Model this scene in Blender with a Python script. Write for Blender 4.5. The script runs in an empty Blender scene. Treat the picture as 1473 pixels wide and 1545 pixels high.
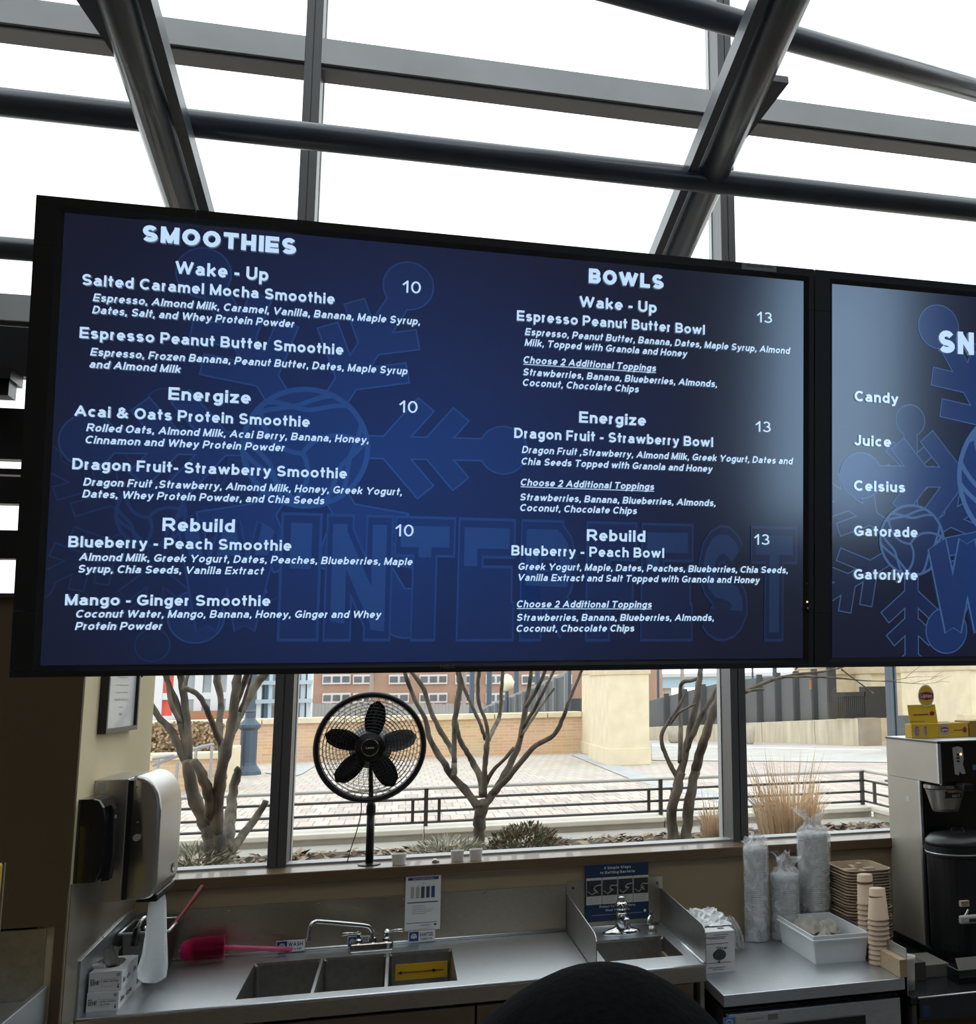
import bpy, bmesh, math, random
from mathutils import Vector, Matrix
random.seed(7)
PI = math.pi
# ---------------------------------------------------------------- camera, world, lights, exposure
IW, IH = 1473, 1545
PX, PY, F = 1060.5, 766.0, 1630.5
YAW, PITCH, ROLL = .2702, .1618, .0165
S = 4/3                                    # metres per survey unit
C0 = Vector((0, 0, 1.65)); CW = Vector((0, 0, 1.9))
def cam_axes():
    cy, sy = math.cos(YAW), math.sin(YAW)
    f = Vector((sy*math.cos(PITCH), cy*math.cos(PITCH), math.sin(PITCH)))
    r = Vector((cy, -sy, 0)); d = f.cross(r)
    cr, sr = math.cos(ROLL), math.sin(ROLL)
    return r*cr+d*sr, -r*sr+d*cr, f
AR, AD, AF = cam_axes()
def W(p): return CW+(Vector(p)-C0)*S       # survey -> world metres
scn = bpy.context.scene
COL = scn.collection
cam = bpy.data.cameras.new('camera'); co = bpy.data.objects.new('camera', cam); COL.objects.link(co)
m3 = Matrix((AR, -AD, -AF)).transposed()
co.matrix_world = Matrix.Translation(CW) @ m3.to_4x4()
cam.sensor_fit = 'HORIZONTAL'; cam.sensor_width = 36; cam.lens = F/IW*36
cam.shift_x = (IW/2-PX)/IW; cam.shift_y = (PY-IH/2)/IW
cam.clip_start = .05; cam.clip_end = 500
scn.camera = co
scn.view_settings.view_transform = 'Standard'; scn.view_settings.look = 'None'
scn.view_settings.gamma = 1; scn.view_settings.use_curve_mapping = False
scn.view_settings.exposure = 0
wd = bpy.data.worlds.new('overcast sky'); scn.world = wd; wd.use_nodes = True
nt = wd.node_tree; nt.nodes.clear()
wo = nt.nodes.new('ShaderNodeOutputWorld'); bg = nt.nodes.new('ShaderNodeBackground')
tc = nt.nodes.new('ShaderNodeTexCoord'); nz = nt.nodes.new('ShaderNodeTexNoise'); rp = nt.nodes.new('ShaderNodeValToRGB')
nz.inputs['Scale'].default_value = 2.2; nz.inputs['Detail'].default_value = 5; nz.inputs['Roughness'].default_value = .55
rp.color_ramp.elements[0].position = .56; rp.color_ramp.elements[0].color = (.95, .98, 1.0, 1)
rp.color_ramp.elements[1].position = .74; rp.color_ramp.elements[1].color = (.56, .66, .70, 1)
nt.links.new(tc.outputs['Generated'], nz.inputs['Vector']); nt.links.new(nz.outputs['Fac'], rp.inputs['Fac'])
nt.links.new(rp.outputs['Color'], bg.inputs['Color']); nt.links.new(bg.outputs['Background'], wo.inputs['Surface'])
bg.inputs['Strength'].default_value = 2.35
def area(name, loc, rot, sx, sy, power, col):
    l = bpy.data.lights.new(name, 'AREA'); l.shape = 'RECTANGLE'; l.size = sx; l.size_y = sy; l.energy = power; l.color = col
    o = bpy.data.objects.new(name, l); COL.objects.link(o); o.location = loc; o.rotation_euler = rot
    return o
area('unseen_fill_light', (0.6, 1.6, 5.6), (0, 0, 0), 2.4, .5, 20, (.86, .93, 1))  # unseen fill light added to brighten the interior
area('unseen_fill_light', (0.6, -2.2, 5.6), (0, 0, 0), 2.4, .5, 24, (1, .9, .78))  # second added fill, warmer, lifting surfaces that face the camera

# ---------------------------------------------------------------- unprojection and mesh helpers
def ray(x, y): return AR*((x-PX)/F)+AD*((y-PY)/F)+AF
def aty(x, y, Y): r = ray(x, y); return C0+r*(Y/r.y)
def atx(x, y, X): r = ray(x, y); return C0+r*(X/r.x)
def atz(x, y, z): r = ray(x, y); return C0+r*((z-C0.z)/r.z)
def dist(p): return (Vector(p)-C0).dot(AF)
def pxr(p, px): return px*dist(p)/F        # px at p -> survey units
MATS = {}
def mat(name, col, rough=.6, metal=0, bump=0, scale=30, var=0, emit=None, es=1, spec=.5, coat=0, alpha=1, stretch=None, trans=0, detail=3):
    if name in MATS: return MATS[name]
    m = bpy.data.materials.new(name); m.use_nodes = True; n = m.node_tree; b = n.nodes['Principled BSDF']
    b.inputs['Base Color'].default_value = (*col, 1); b.inputs['Roughness'].default_value = rough; b.inputs['Metallic'].default_value = metal
    b.inputs['Specular IOR Level'].default_value = spec; b.inputs['Coat Weight'].default_value = coat
    b.inputs['Alpha'].default_value = alpha; b.inputs['Transmission Weight'].default_value = trans
    if emit: b.inputs['Emission Color'].default_value = (*emit, 1); b.inputs['Emission Strength'].default_value = es
    if bump or var:
        t = n.nodes.new('ShaderNodeTexCoord'); mp = n.nodes.new('ShaderNodeMapping'); z = n.nodes.new('ShaderNodeTexNoise')
        if stretch: mp.inputs['Scale'].default_value = stretch
        z.inputs['Scale'].default_value = scale; z.inputs['Detail'].default_value = detail
        n.links.new(t.outputs['Object'], mp.inputs['Vector']); n.links.new(mp.outputs['Vector'], z.inputs['Vector'])
        if var:
            mx = n.nodes.new('ShaderNodeMix'); mx.data_type = 'RGBA'
            mx.inputs[6].default_value = (*[c*(1-var) for c in col], 1); mx.inputs[7].default_value = (*[min(1, c*(1+var)) for c in col], 1)
            r = n.nodes.new('ShaderNodeMapRange'); r.inputs['From Min'].default_value = .3; r.inputs['From Max'].default_value = .7
            n.links.new(z.outputs['Fac'], r.inputs['Value']); n.links.new(r.outputs['Result'], mx.inputs[0])
            n.links.new(mx.outputs[2], b.inputs['Base Color'])
        if bump:
            bp = n.nodes.new('ShaderNodeBump'); bp.inputs['Strength'].default_value = bump; bp.inputs['Distance'].default_value = .01
            n.links.new(z.outputs['Fac'], bp.inputs['Height']); n.links.new(bp.outputs['Normal'], b.inputs['Normal'])
    MATS[name] = m; return m
def glass_mat(name, tint, refl=.06, rough=0.0):
    if name in MATS: return MATS[name]
    m = bpy.data.materials.new(name); m.use_nodes = True; n = m.node_tree; n.nodes.clear()
    o = n.nodes.new('ShaderNodeOutputMaterial'); mx = n.nodes.new('ShaderNodeMixShader')
    t = n.nodes.new('ShaderNodeBsdfTransparent'); g = n.nodes.new('ShaderNodeBsdfGlossy'); f = n.nodes.new('ShaderNodeFresnel')
    t.inputs['Color'].default_value = (*tint, 1); g.inputs['Roughness'].default_value = rough; f.inputs['IOR'].default_value = 1.45
    ge = n.nodes.new('ShaderNodeNewGeometry'); k = n.nodes.new('ShaderNodeMath'); k.operation = 'SUBTRACT'; k.inputs[0].default_value = 1; n.links.new(ge.outputs['Backfacing'], k.inputs[1])
    k2 = n.nodes.new('ShaderNodeMath'); k2.operation = 'MULTIPLY'; n.links.new(f.outputs[0], k2.inputs[0]); n.links.new(k.outputs[0], k2.inputs[1])
    n.links.new(k2.outputs[0], mx.inputs[0]); n.links.new(t.outputs[0], mx.inputs[1]); n.links.new(g.outputs[0], mx.inputs[2])
    n.links.new(mx.outputs[0], o.inputs['Surface']); MATS[name] = m; return m
def film_mat(name, col, cover, rough=.25):
    """crinkled clear film: part see-through, part glossy/diffuse"""
    m = bpy.data.materials.new(name); m.use_nodes = True; n = m.node_tree; b = n.nodes['Principled BSDF']; o = n.nodes['Material Output']
    b.inputs['Base Color'].default_value = (*col, 1); b.inputs['Roughness'].default_value = rough
    t = n.nodes.new('ShaderNodeBsdfTransparent'); mx = n.nodes.new('ShaderNodeMixShader')
    tcn = n.nodes.new('ShaderNodeTexCoord'); z = n.nodes.new('ShaderNodeTexNoise'); z.inputs['Scale'].default_value = 14; z.inputs['Detail'].default_value = 3
    z.inputs['Distortion'].default_value = 1.5
    r = n.nodes.new('ShaderNodeMapRange'); r.inputs['From Min'].default_value = .35; r.inputs['From Max'].default_value = .7
    r.inputs['To Min'].default_value = cover*.5; r.inputs['To Max'].default_value = min(1, cover*1.6)
    bp = n.nodes.new('ShaderNodeBump'); bp.inputs['Strength'].default_value = .6; bp.inputs['Distance'].default_value = .01
    n.links.new(tcn.outputs['Object'], z.inputs['Vector']); n.links.new(z.outputs['Fac'], r.inputs['Value'])
    n.links.new(z.outputs['Fac'], bp.inputs['Height']); n.links.new(bp.outputs['Normal'], b.inputs['Normal'])
    n.links.new(r.outputs['Result'], mx.inputs[0]); n.links.new(t.outputs[0], mx.inputs[1]); n.links.new(b.outputs[0], mx.inputs[2])
    n.links.new(mx.outputs[0], o.inputs['Surface']); MATS[name] = m; return m
def brick_mat(name, c1, c2, mortar, bw, bh, scale=1.0, rough=.85, plane='XZ', mortar_size=.012, bump=.4, rot=0):
    m = bpy.data.materials.new(name); m.use_nodes = True; n = m.node_tree; b = n.nodes['Principled BSDF']; b.inputs['Roughness'].default_value = rough
    t = n.nodes.new('ShaderNodeTexCoord'); sp = n.nodes.new('ShaderNodeSeparateXYZ'); cb = n.nodes.new('ShaderNodeCombineXYZ')
    n.links.new(t.outputs['Object'], sp.inputs[0])
    n.links.new(sp.outputs[0 if plane[0] == 'X' else 1], cb.inputs[0]); n.links.new(sp.outputs[2 if plane[1] == 'Z' else 1], cb.inputs[1])
    mp = n.nodes.new('ShaderNodeMapping'); mp.inputs['Rotation'].default_value = (0, 0, rot)
    k = n.nodes.new('ShaderNodeTexBrick'); n.links.new(cb.outputs[0], mp.inputs['Vector']); n.links.new(mp.outputs[0], k.inputs['Vector'])
    k.inputs['Color1'].default_value = (*c1, 1); k.inputs['Color2'].default_value = (*c2, 1); k.inputs['Mortar'].default_value = (*mortar, 1)
    k.inputs['Scale'].default_value = scale; k.inputs['Brick Width'].default_value = bw; k.inputs['Row Height'].default_value = bh
    k.inputs['Mortar Size'].default_value = mortar_size; k.inputs['Bias'].default_value = 0
    z = n.nodes.new('ShaderNodeTexNoise'); z.inputs['Scale'].default_value = 1.3; z.inputs['Detail'].default_value = 5
    n.links.new(t.outputs['Object'], z.inputs['Vector'])
    mx = n.nodes.new('ShaderNodeMix'); mx.data_type = 'RGBA'; mx.blend_type = 'MULTIPLY'; mx.inputs[0].default_value = .35
    n.links.new(k.outputs['Color'], mx.inputs[6]); n.links.new(z.outputs['Color'], mx.inputs[7])
    g = n.nodes.new('ShaderNodeHueSaturation'); g.inputs['Saturation'].default_value = .95; g.inputs['Value'].default_value = 1.25
    n.links.new(mx.outputs[2], g.inputs['Color']); n.links.new(g.outputs[0], b.inputs['Base Color'])
    bp = n.nodes.new('ShaderNodeBump'); bp.inputs['Strength'].default_value = bump; bp.inputs['Distance'].default_value = .01; bp.invert = True
    n.links.new(k.outputs['Fac'], bp.inputs['Height']); n.links.new(bp.outputs['Normal'], b.inputs['Normal'])
    MATS[name] = m; return m

def NB(): return bmesh.new()
def root_loc(o):
    v = Vector((0, 0, 0))
    while o is not None: v += o.location; o = o.parent
    return v
def obj(name, bm, m, parent=None, smooth=False, kind=None, label=None, raw=False, doubles=False):
    """bm holds survey coordinates; written as metres relative to the parent thing"""
    if isinstance(bm, bmesh.types.BMesh):
        if doubles: bmesh.ops.remove_doubles(bm, verts=bm.verts, dist=1e-5)
        off = root_loc(parent) if parent else Vector((0, 0, 0))
        for v in bm.verts: v.co = (v.co if raw else W(v.co))-off
        me = bpy.data.meshes.new(name); bmesh.ops.recalc_face_normals(bm, faces=bm.faces); bm.to_mesh(me); bm.free()
    else: me = bm
    for mm in (m if isinstance(m, (list, tuple)) else [m]): me.materials.append(mm)
    if smooth:
        for p in me.polygons: p.use_smooth = True
    o = bpy.data.objects.new(name, me); COL.objects.link(o)
    if parent: o.parent = parent
    if kind: o['kind'] = kind
    if label: o['label'] = label
    return o
def tag(o, label, cat, group=None, kind=None):
    o['label'] = label; o['category'] = cat
    if group: o['group'] = group
    if kind: o['kind'] = kind
    return o
def thing(name, label, cat, loc, group=None):
    o = bpy.data.objects.new(name, None); COL.objects.link(o); o.location = W(loc); o.empty_display_size = .05
    return tag(o, label, cat, group)
def single(name, bm, m, label, cat, group=None, smooth=False, kind=None):
    """a thing of one mesh, origin at its base centre"""
    bmesh.ops.recalc_face_normals(bm, faces=bm.faces)
    for v in bm.verts: v.co = W(v.co)
    xs = [v.co.x for v in bm.verts]; ys = [v.co.y for v in bm.verts]; zs = [v.co.z for v in bm.verts]
    c = Vector(((min(xs)+max(xs))/2, (min(ys)+max(ys))/2, min(zs)))
    for v in bm.verts: v.co -= c
    me = bpy.data.meshes.new(name); bm.to_mesh(me); bm.free()
    o = obj(name, me, m, smooth=smooth); o.location = c
    return tag(o, label, cat, group, kind)
def struct(name, bm, m, parent=None, label=None, smooth=False):
    o = obj(name, bm, m, parent, smooth=smooth)
    if not parent: o['kind'] = 'structure'
    if label: o['label'] = label
    return o
def dup(root, delta, label=None, group=None):
    r = root.copy(); COL.objects.link(r); r.location = root.location+Vector(delta)
    if label: r['label'] = label
    if group: r['group'] = group
    for ch in root.children:
        c = ch.copy(); COL.objects.link(c); c.parent = r
        for g in ch.children:
            d = g.copy(); COL.objects.link(d); d.parent = c
    return r
def box(bm, x0, x1, y0, y1, z0, z1, bev=0):
    vs = [bm.verts.new(p) for p in ((x0, y0, z0), (x1, y0, z0), (x1, y1, z0), (x0, y1, z0), (x0, y0, z1), (x1, y0, z1), (x1, y1, z1), (x0, y1, z1))]
    fs = [bm.faces.new([vs[i] for i in f]) for f in ((0, 3, 2, 1), (4, 5, 6, 7), (0, 1, 5, 4), (1, 2, 6, 5), (2, 3, 7, 6), (3, 0, 4, 7))]
    if bev:
        es = list({e for f in fs for e in f.edges})
        bmesh.ops.bevel(bm, geom=es, offset=bev, segments=2, profile=.5, affect='EDGES')
    return bm
def hexa(bm, b, t):
    """b, t: four bottom and four top corners"""
    vs = [bm.verts.new(p) for p in list(b)+list(t)]
    for f in ((0, 3, 2, 1), (4, 5, 6, 7), (0, 1, 5, 4), (1, 2, 6, 5), (2, 3, 7, 6), (3, 0, 4, 7)): bm.faces.new([vs[i] for i in f])
    return bm
def quad(bm, pts): bm.faces.new([bm.verts.new(p) for p in pts]); return bm
def prism(bm, pts, d):
    """planar polygon pts extruded by vector d"""
    d = Vector(d); a = [bm.verts.new(p) for p in pts]; b = [bm.verts.new(Vector(p)+d) for p in pts]; n = len(pts)
    bm.faces.new(a); bm.faces.new(b[::-1])
    for i in range(n): bm.faces.new((a[i], a[(i+1) % n], b[(i+1) % n], b[i]))
    return bm
def tube(bm, pts, r, seg=8, caps=True):
    pts = [Vector(p) for p in pts]; n = len(pts); rs = r if isinstance(r, (list, tuple)) else [r]*n
    up = None; rings = []
    for i, p in enumerate(pts):
        t = (pts[min(i+1, n-1)]-pts[max(i-1, 0)])
        t = t.normalized() if t.length > 1e-9 else Vector((0, 0, 1))
        if up is None: up = t.orthogonal().normalized()
        up = (up-t*up.dot(t)); up = up.normalized() if up.length > 1e-6 else t.orthogonal().normalized()
        s = t.cross(up)
        rings.append([bm.verts.new(p+(up*math.cos(2*PI*k/seg)+s*math.sin(2*PI*k/seg))*rs[i]) for k in range(seg)])
    for a, b in zip(rings, rings[1:]):
        for k in range(seg): bm.faces.new((a[k], a[(k+1) % seg], b[(k+1) % seg], b[k]))
    if caps: bm.faces.new(rings[0][::-1]); bm.faces.new(rings[-1])
    return bm
def smooth_path(pts, n=4):
    P = [Vector(p) for p in pts]; out = []
    for i in range(len(P)-1):
        p0 = P[max(i-1, 0)]; p1 = P[i]; p2 = P[i+1]; p3 = P[min(i+2, len(P)-1)]
        for k in range(n):
            t = k/n; out.append(.5*((2*p1)+(p2-p0)*t+(2*p0-5*p1+4*p2-p3)*t*t+(3*p1-p0-3*p2+p3)*t**3))
    out.append(P[-1]); return out
def lathe(bm, prof, o, seg=24, ax='z', sx=1, sy=1):
    """prof: (radius, height) list about point o"""
    o = Vector(o); rings = []
    for r, h in prof:
        ring = []
        for k in range(seg):
            a = 2*PI*k/seg; c, s = math.cos(a)*r*sx, math.sin(a)*r*sy
            v = {'z': (c, s, h), 'y': (c, h, s), 'x': (h, c, s)}[ax]
            ring.append(bm.verts.new(o+Vector(v)))
        rings.append(ring)
    for a, b in zip(rings, rings[1:]):
        for k in range(seg): bm.faces.new((a[k], a[(k+1) % seg], b[(k+1) % seg], b[k]))
    if prof[0][0] > 1e-6: bm.faces.new(rings[0][::-1])
    if prof[-1][0] > 1e-6: bm.faces.new(rings[-1])
    return bm
def torus(bm, o, R, r, ax='y', seg=40, rs=8):
    o = Vector(o); rings = []
    for i in range(seg):
        a = 2*PI*i/seg; ring = []
        for j in range(rs):
            b = 2*PI*j/rs; rad = R+r*math.cos(b); h = r*math.sin(b)
            v = {'z': (math.cos(a)*rad, math.sin(a)*rad, h), 'y': (math.cos(a)*rad, h, math.sin(a)*rad), 'x': (h, math.cos(a)*rad, math.sin(a)*rad)}[ax]
            ring.append(bm.verts.new(o+Vector(v)))
        rings.append(ring)
    for i in range(seg):
        for j in range(rs): bm.faces.new((rings[i][j], rings[(i+1) % seg][j], rings[(i+1) % seg][(j+1) % rs], rings[i][(j+1) % rs]))
    return bm
TC = {}
XH = .73                                    # lowercase height when capitals are 1 high
# stroke letters: body width, then strokes; a stroke is a point list, or ('a', cx, cy, rx, ry, start, end) for an arc
GL = {
 'A': (.96, [(0, 0), (.5, 1), (1, 0)], [(.17, .34), (.83, .34)]),
 'B': (.80, [(0, 0), (0, 1)], [(0, 1), (.6, 1)], ('a', .6, .76, .34, .24, 90, -90), [(0, .52), (.6, .52)], ('a', .64, .26, .36, .26, 90, -90), [(0, 0), (.64, 0)]),
 'C': (.86, ('a', .57, .5, .57, .5, 46, 314)),
 'D': (.84, [(0, 0), (0, 1)], [(0, 1), (.42, 1)], ('a', .42, .5, .58, .5, 90, -90), [(0, 0), (.42, 0)]),
 'E': (.74, [(0, 0), (0, 1)], [(0, 1), (1, 1)], [(0, .52), (.93, .52)], [(0, 0), (1, 0)]),
 'F': (.68, [(0, 0), (0, 1)], [(0, 1), (1, 1)], [(0, .50), (.88, .50)]),
 'G': (.92, ('a', .54, .5, .54, .5, 46, 325), [(1, .16), (1, .46)], [(.6, .46), (1, .46)]),
 'H': (.80, [(0, 0), (0, 1)], [(1, 0), (1, 1)], [(0, .52), (1, .52)]),
 'I': (.20, [(.5, 0), (.5, 1)]),
 'J': (.62, [(1, 1), (1, .32)], ('a', .5, .32, .5, .32, 0, -170)),
 'K': (.86, [(0, 0), (0, 1)], [(1, 1), (0, .34)], [(.32, .55), (1, 0)]),
 'L': (.68, [(0, 0), (0, 1)], [(0, 0), (1, 0)]),
 'M': (.96, [(0, 0), (0, 1)], [(1, 0), (1, 1)], [(0, 1), (.5, 0), (1, 1)]),
 'N': (.80, [(0, 0), (0, 1)], [(1, 0), (1, 1)], [(0, 1), (1, 0)]),
 'O': (.94, ('a', .5, .5, .5, .5, 0, 360)),
 'P': (.78, [(0, 0), (0, 1)], [(0, 1), (.6, 1)], ('a', .6, .72, .4, .28, 90, -90), [(0, .44), (.6, .44)]),
 'Q': (.94, ('a', .5, .5, .5, .5, 0, 360), [(.6, .24), (1, -.02)]),
 'R': (.86, [(0, 0), (0, 1)], [(0, 1), (.58, 1)], ('a', .58, .74, .38, .26, 90, -90), [(0, .48), (.58, .48)], [(.5, .48), (1, 0)]),
 'S': (.80, ('a', .5, .755, .46, .245, 25, 270), ('a', .5, .255, .5, .255, 90, -158)),
 'T': (.80, [(0, 1), (1, 1)], [(.5, 0), (.5, 1)]),
 'U': (.80, [(0, 1), (0, .34)], ('a', .5, .34, .5, .34, 180, 360), [(1, .34), (1, 1)]),
 'V': (.92, [(0, 1), (.5, 0), (1, 1)]),
 'W': (1.30, [(0, 1), (.25, 0), (.5, 1), (.75, 0), (1, 1)]),
 'X': (.90, [(0, 0), (1, 1)], [(0, 1), (1, 0)]),
 'Y': (.92, [(0, 1), (.5, .44), (1, 1)], [(.5, .44), (.5, 0)]),
 'Z': (.80, [(0, 1), (1, 1), (0, 0), (1, 0)]),
 'a': (.68, ('a', .47, .50, .44, .23, 155, 0), [(.92, .5), (.92, .14), (1, 0)], [(.92, .43), (.4, .41)], ('a', .4, .205, .4, .205, 90, 270), ('a', .4, .30, .52, .30, 270, 350)),
 'b': (.68, [(0, 0), (0, 1)], ('a', .5, .365, .5, .365, 0, 360)),
 'c': (.62, ('a', .57, .365, .57, .365, 46, 314)),
 'd': (.68, [(1, 0), (1, 1)], ('a', .5, .365, .5, .365, 0, 360)),
 'e': (.68, ('a', .5, .365, .5, .365, 0, 318), [(.02, .35), (1, .35)]),
 'f': (.42, [(.45, 0), (.45, .76)], ('a', .9, .76, .45, .24, 180, 95), [(0, .73), (.95, .73)]),
 'g': (.68, ('a', .5, .365, .5, .365, 0, 360), [(1, .73), (1, -.02)], ('a', .5, -.02, .5, .26, 0, -150)),
 'h': (.64, [(0, 0), (0, 1)], ('a', .5, .45, .5, .28, 180, 0), [(1, .45), (1, 0)]),
 'i': (.20, [(.5, 0), (.5, .73)], [(.5, .98), (.5, 1)]),
 'j': (.28, [(.7, .73), (.7, -.08)], ('a', .2, -.08, .5, .2, 0, -90), [(.7, .98), (.7, 1)]),
 'k': (.64, [(0, 0), (0, 1)], [(.95, .73), (0, .22)], [(.36, .42), (1, 0)]),
 'l': (.20, [(.5, 0), (.5, 1)]),
 'm': (1.02, [(0, 0), (0, .73)], ('a', .25, .47, .25, .26, 180, 0), [(.5, .47), (.5, 0)], ('a', .75, .47, .25, .26, 180, 0), [(1, .47), (1, 0)]),
 'n': (.64, [(0, 0), (0, .73)], ('a', .5, .45, .5, .28, 180, 0), [(1, .45), (1, 0)]),
 'o': (.72, ('a', .5, .365, .5, .365, 0, 360)),
 'p': (.68, [(0, -.28), (0, .73)], ('a', .5, .365, .5, .365, 0, 360)),
 'q': (.68, [(1, -.28), (1, .73)], ('a', .5, .365, .5, .365, 0, 360)),
 'r': (.38, [(0, 0), (0, .73)], ('a', 1.0, .40, 1.0, .33, 175, 88)),
 's': (.62, ('a', .5, .55, .46, .18, 25, 270), ('a', .5, .19, .5, .19, 90, -158)),
 't': (.42, [(.42, .97), (.42, .2)], ('a', .87, .2, .45, .2, 180, 265), [(0, .73), (.95, .73)]),
 'u': (.64, [(0, .73), (0, .28)], ('a', .5, .28, .5, .28, 180, 360), [(1, .73), (1, 0)]),
 'v': (.68, [(0, .73), (.5, 0), (1, .73)]),
 'w': (1.0, [(0, .73), (.25, 0), (.5, .73), (.75, 0), (1, .73)]),
 'x': (.68, [(0, 0), (1, .73)], [(0, .73), (1, 0)]),
 'y': (.68, [(0, .73), (.52, .0)], [(1, .73), (.42, -.22), (.12, -.28)]),
 'z': (.60, [(0, .73), (1, .73), (0, 0), (1, 0)]),
 '0': (.66, ('a', .5, .5, .5, .5, 0, 360)),
 '1': (.46, [(.9, 0), (.9, 1)], [(.9, 1), (.1, .72)]),
 '2': (.66, ('a', .5, .71, .48, .29, 165, -25), [(.93, .58), (0, 0), (1, 0)]),
 '3': (.66, ('a', .48, .76, .42, .24, 155, -90), ('a', .48, .27, .52, .27, 90, -155)),
 '4': (.70, [(.76, 0), (.76, 1), (0, .3), (1, .3)]),
 '5': (.66, [(.9, 1), (.2, 1), (.1, .54)], ('a', .47, .32, .53, .32, 130, -150)),
 '6': (.66, ('a', .5, .32, .5, .32, 0, 360), ('a', .62, .5, .62, .5, 75, 190)),
 '7': (.66, [(0, 1), (1, 1), (.35, 0)]),
 '8': (.66, ('a', .5, .76, .43, .24, 0, 360), ('a', .5, .26, .5, .26, 0, 360)),
 '9': (.66, ('a', .5, .68, .5, .32, 0, 360), ('a', .38, .5, .62, .5, -105, 10)),
 ',': (.20, [(.5, .02), (.5, -.02), (.2, -.16)]), '.': (.20, [(.5, 0), (.5, .02)]), '-': (.36, [(0, .37), (1, .37)]), ' ': (.26,),
 '&': (.96, [(1, 0), (.2, .7), (.2, .9), (.42, 1), (.64, .9), (.6, .7), (.1, .4), (.02, .2), (.15, .03), (.42, 0), (.72, .14), (.95, .5)]),
}
def stroke_pts(ch, h, inset):
    """centre lines of a letter, drawn inwards by inset so that the outer edge keeps the letter height"""
    g = GL.get(ch, GL['-']); Wd = g[0]; out = []
    ys = [(-.28, -.28+inset), (0, inset), (XH, XH-inset), (1, 1-inset)]
    def fy(y):
        for (a, b), (c, d) in zip(ys, ys[1:]):
            if y <= c or (c, d) == ys[-1]: return b+(y-a)*(d-b)/(c-a)
    def fx(x): return inset+x*max(.001, Wd-2*inset)
    for st in g[1:]:
        if st[0] == 'a':
            _, cx, cy, rx, ry, a0, a1 = st; n = max(4, int(abs(a1-a0)/24))
            top = cy+ry; P = [(cx+rx*math.cos(math.radians(a0+(a1-a0)*k/n)), cy+ry*math.sin(math.radians(a0+(a1-a0)*k/n))) for k in range(n+1)]
            lo, hi = fy(cy-ry), fy(cy+ry); P = [(fx(x), lo+(y-(cy-ry))/(2*ry)*(hi-lo)) for x, y in P]; out.append((P, True))
        else:
            Q = [(fx(x), fy(y)) for x, y in st]; cur = [Q[0]]
            for k in range(1, len(Q)):
                cur.append(Q[k])
                if k < len(Q)-1:
                    a = Vector((Q[k][0]-Q[k-1][0], Q[k][1]-Q[k-1][1])).normalized(); b = Vector((Q[k+1][0]-Q[k][0], Q[k+1][1]-Q[k][1])).normalized()
                    if a.dot(b) < -.2: out.append((cur, False)); cur = [Q[k]]
            out.append((cur, False))
    return Wd, out
def text_geo(txt, bold=0, res=3, shear=0, inset=None):
    """bold = half the stroke width as a share of the capital height"""
    h = bold if bold else .062; k = (txt, h, shear, inset)
    if k in TC: return TC[k]
    vs, fs, x = [], [], 0
    def q4(P): o = len(vs); vs.extend(Vector((p[0]+shear*p[1], p[1])) for p in P); fs.append(tuple(range(o, o+len(P))))
    for ch in txt:
        Wd, S_ = stroke_pts(ch, h, h if inset is None else inset)
        for P, arc in S_:
            n = len(P); closed = arc and math.hypot(P[0][0]-P[-1][0], P[0][1]-P[-1][1]) < 1e-4
            L, R_ = [], []
            for i in range(n):
                a = P[i-1] if i else (P[-2] if closed else None); b = P[i]; c = P[i+1] if i < n-1 else (P[1] if closed else None)
                d1 = Vector((b[0]-a[0], b[1]-a[1])).normalized() if a else None; d2 = Vector((c[0]-b[0], c[1]-b[1])).normalized() if c else None
                t = (d1+d2) if (d1 and d2) else (d1 or d2)
                t = t.normalized() if t.length > 1e-6 else d1
                dt = abs(t.dot(d1 or d2)); m = h/dt if dt > .65 else h*1.05
                nx, ny = -t.y*m, t.x*m; ex = 0
                sl = d1 or d2; ex = 0 if arc else (1 if abs(sl.x*sl.y) < .02 else (.62 if h < .135 else .25))
                if not a: b = (b[0]-d2.x*h*ex, b[1]-d2.y*h*ex)
                if not c: b = (b[0]+d1.x*h*ex, b[1]+d1.y*h*ex)
                L.append((x+b[0]+nx, b[1]+ny)); R_.append((x+b[0]-nx, b[1]-ny))
            for i in range(n-1): q4([L[i], R_[i], R_[i+1], L[i+1]])
        x += Wd+(.15 if ch != ' ' else .1)
    x0 = min(v.x for v in vs); x1 = max(v.x for v in vs)
    TC[k] = (vs, fs, x0, x1); return TC[k]
CAP = 1.0
def put_text(bm, txt, o, U, V, cap, width=None, bold=0, shear=0, align='L', fit_height=False, res=3):
    """o: baseline start; U, V unit directions; cap: cap height; width: total width"""
    vs, fs, x0, x1 = text_geo(txt, (bold if bold > .05 else .098) if bold else 0, res, shear)
    sy = cap/CAP; sx = (width/(x1-x0)) if width else sy
    w = (x1-x0)*sx; dx = 0 if align == 'L' else (-w/2 if align == 'C' else -w)
    o = Vector(o); N_ = U.cross(V); nv = [None]*len(vs)
    for q, f in enumerate(fs):
        for i in f: v = vs[i]; nv[i] = bm.verts.new(o+U*((v.x-x0)*sx+dx)+V*(v.y*sy)+N_*((q % 9)*5e-6))
    for f in fs:
        try: bm.faces.new([nv[i] for i in f])
        except ValueError: pass
    return w
UX, UZ = Vector((1, 0, 0)), Vector((0, 0, 1))

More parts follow.
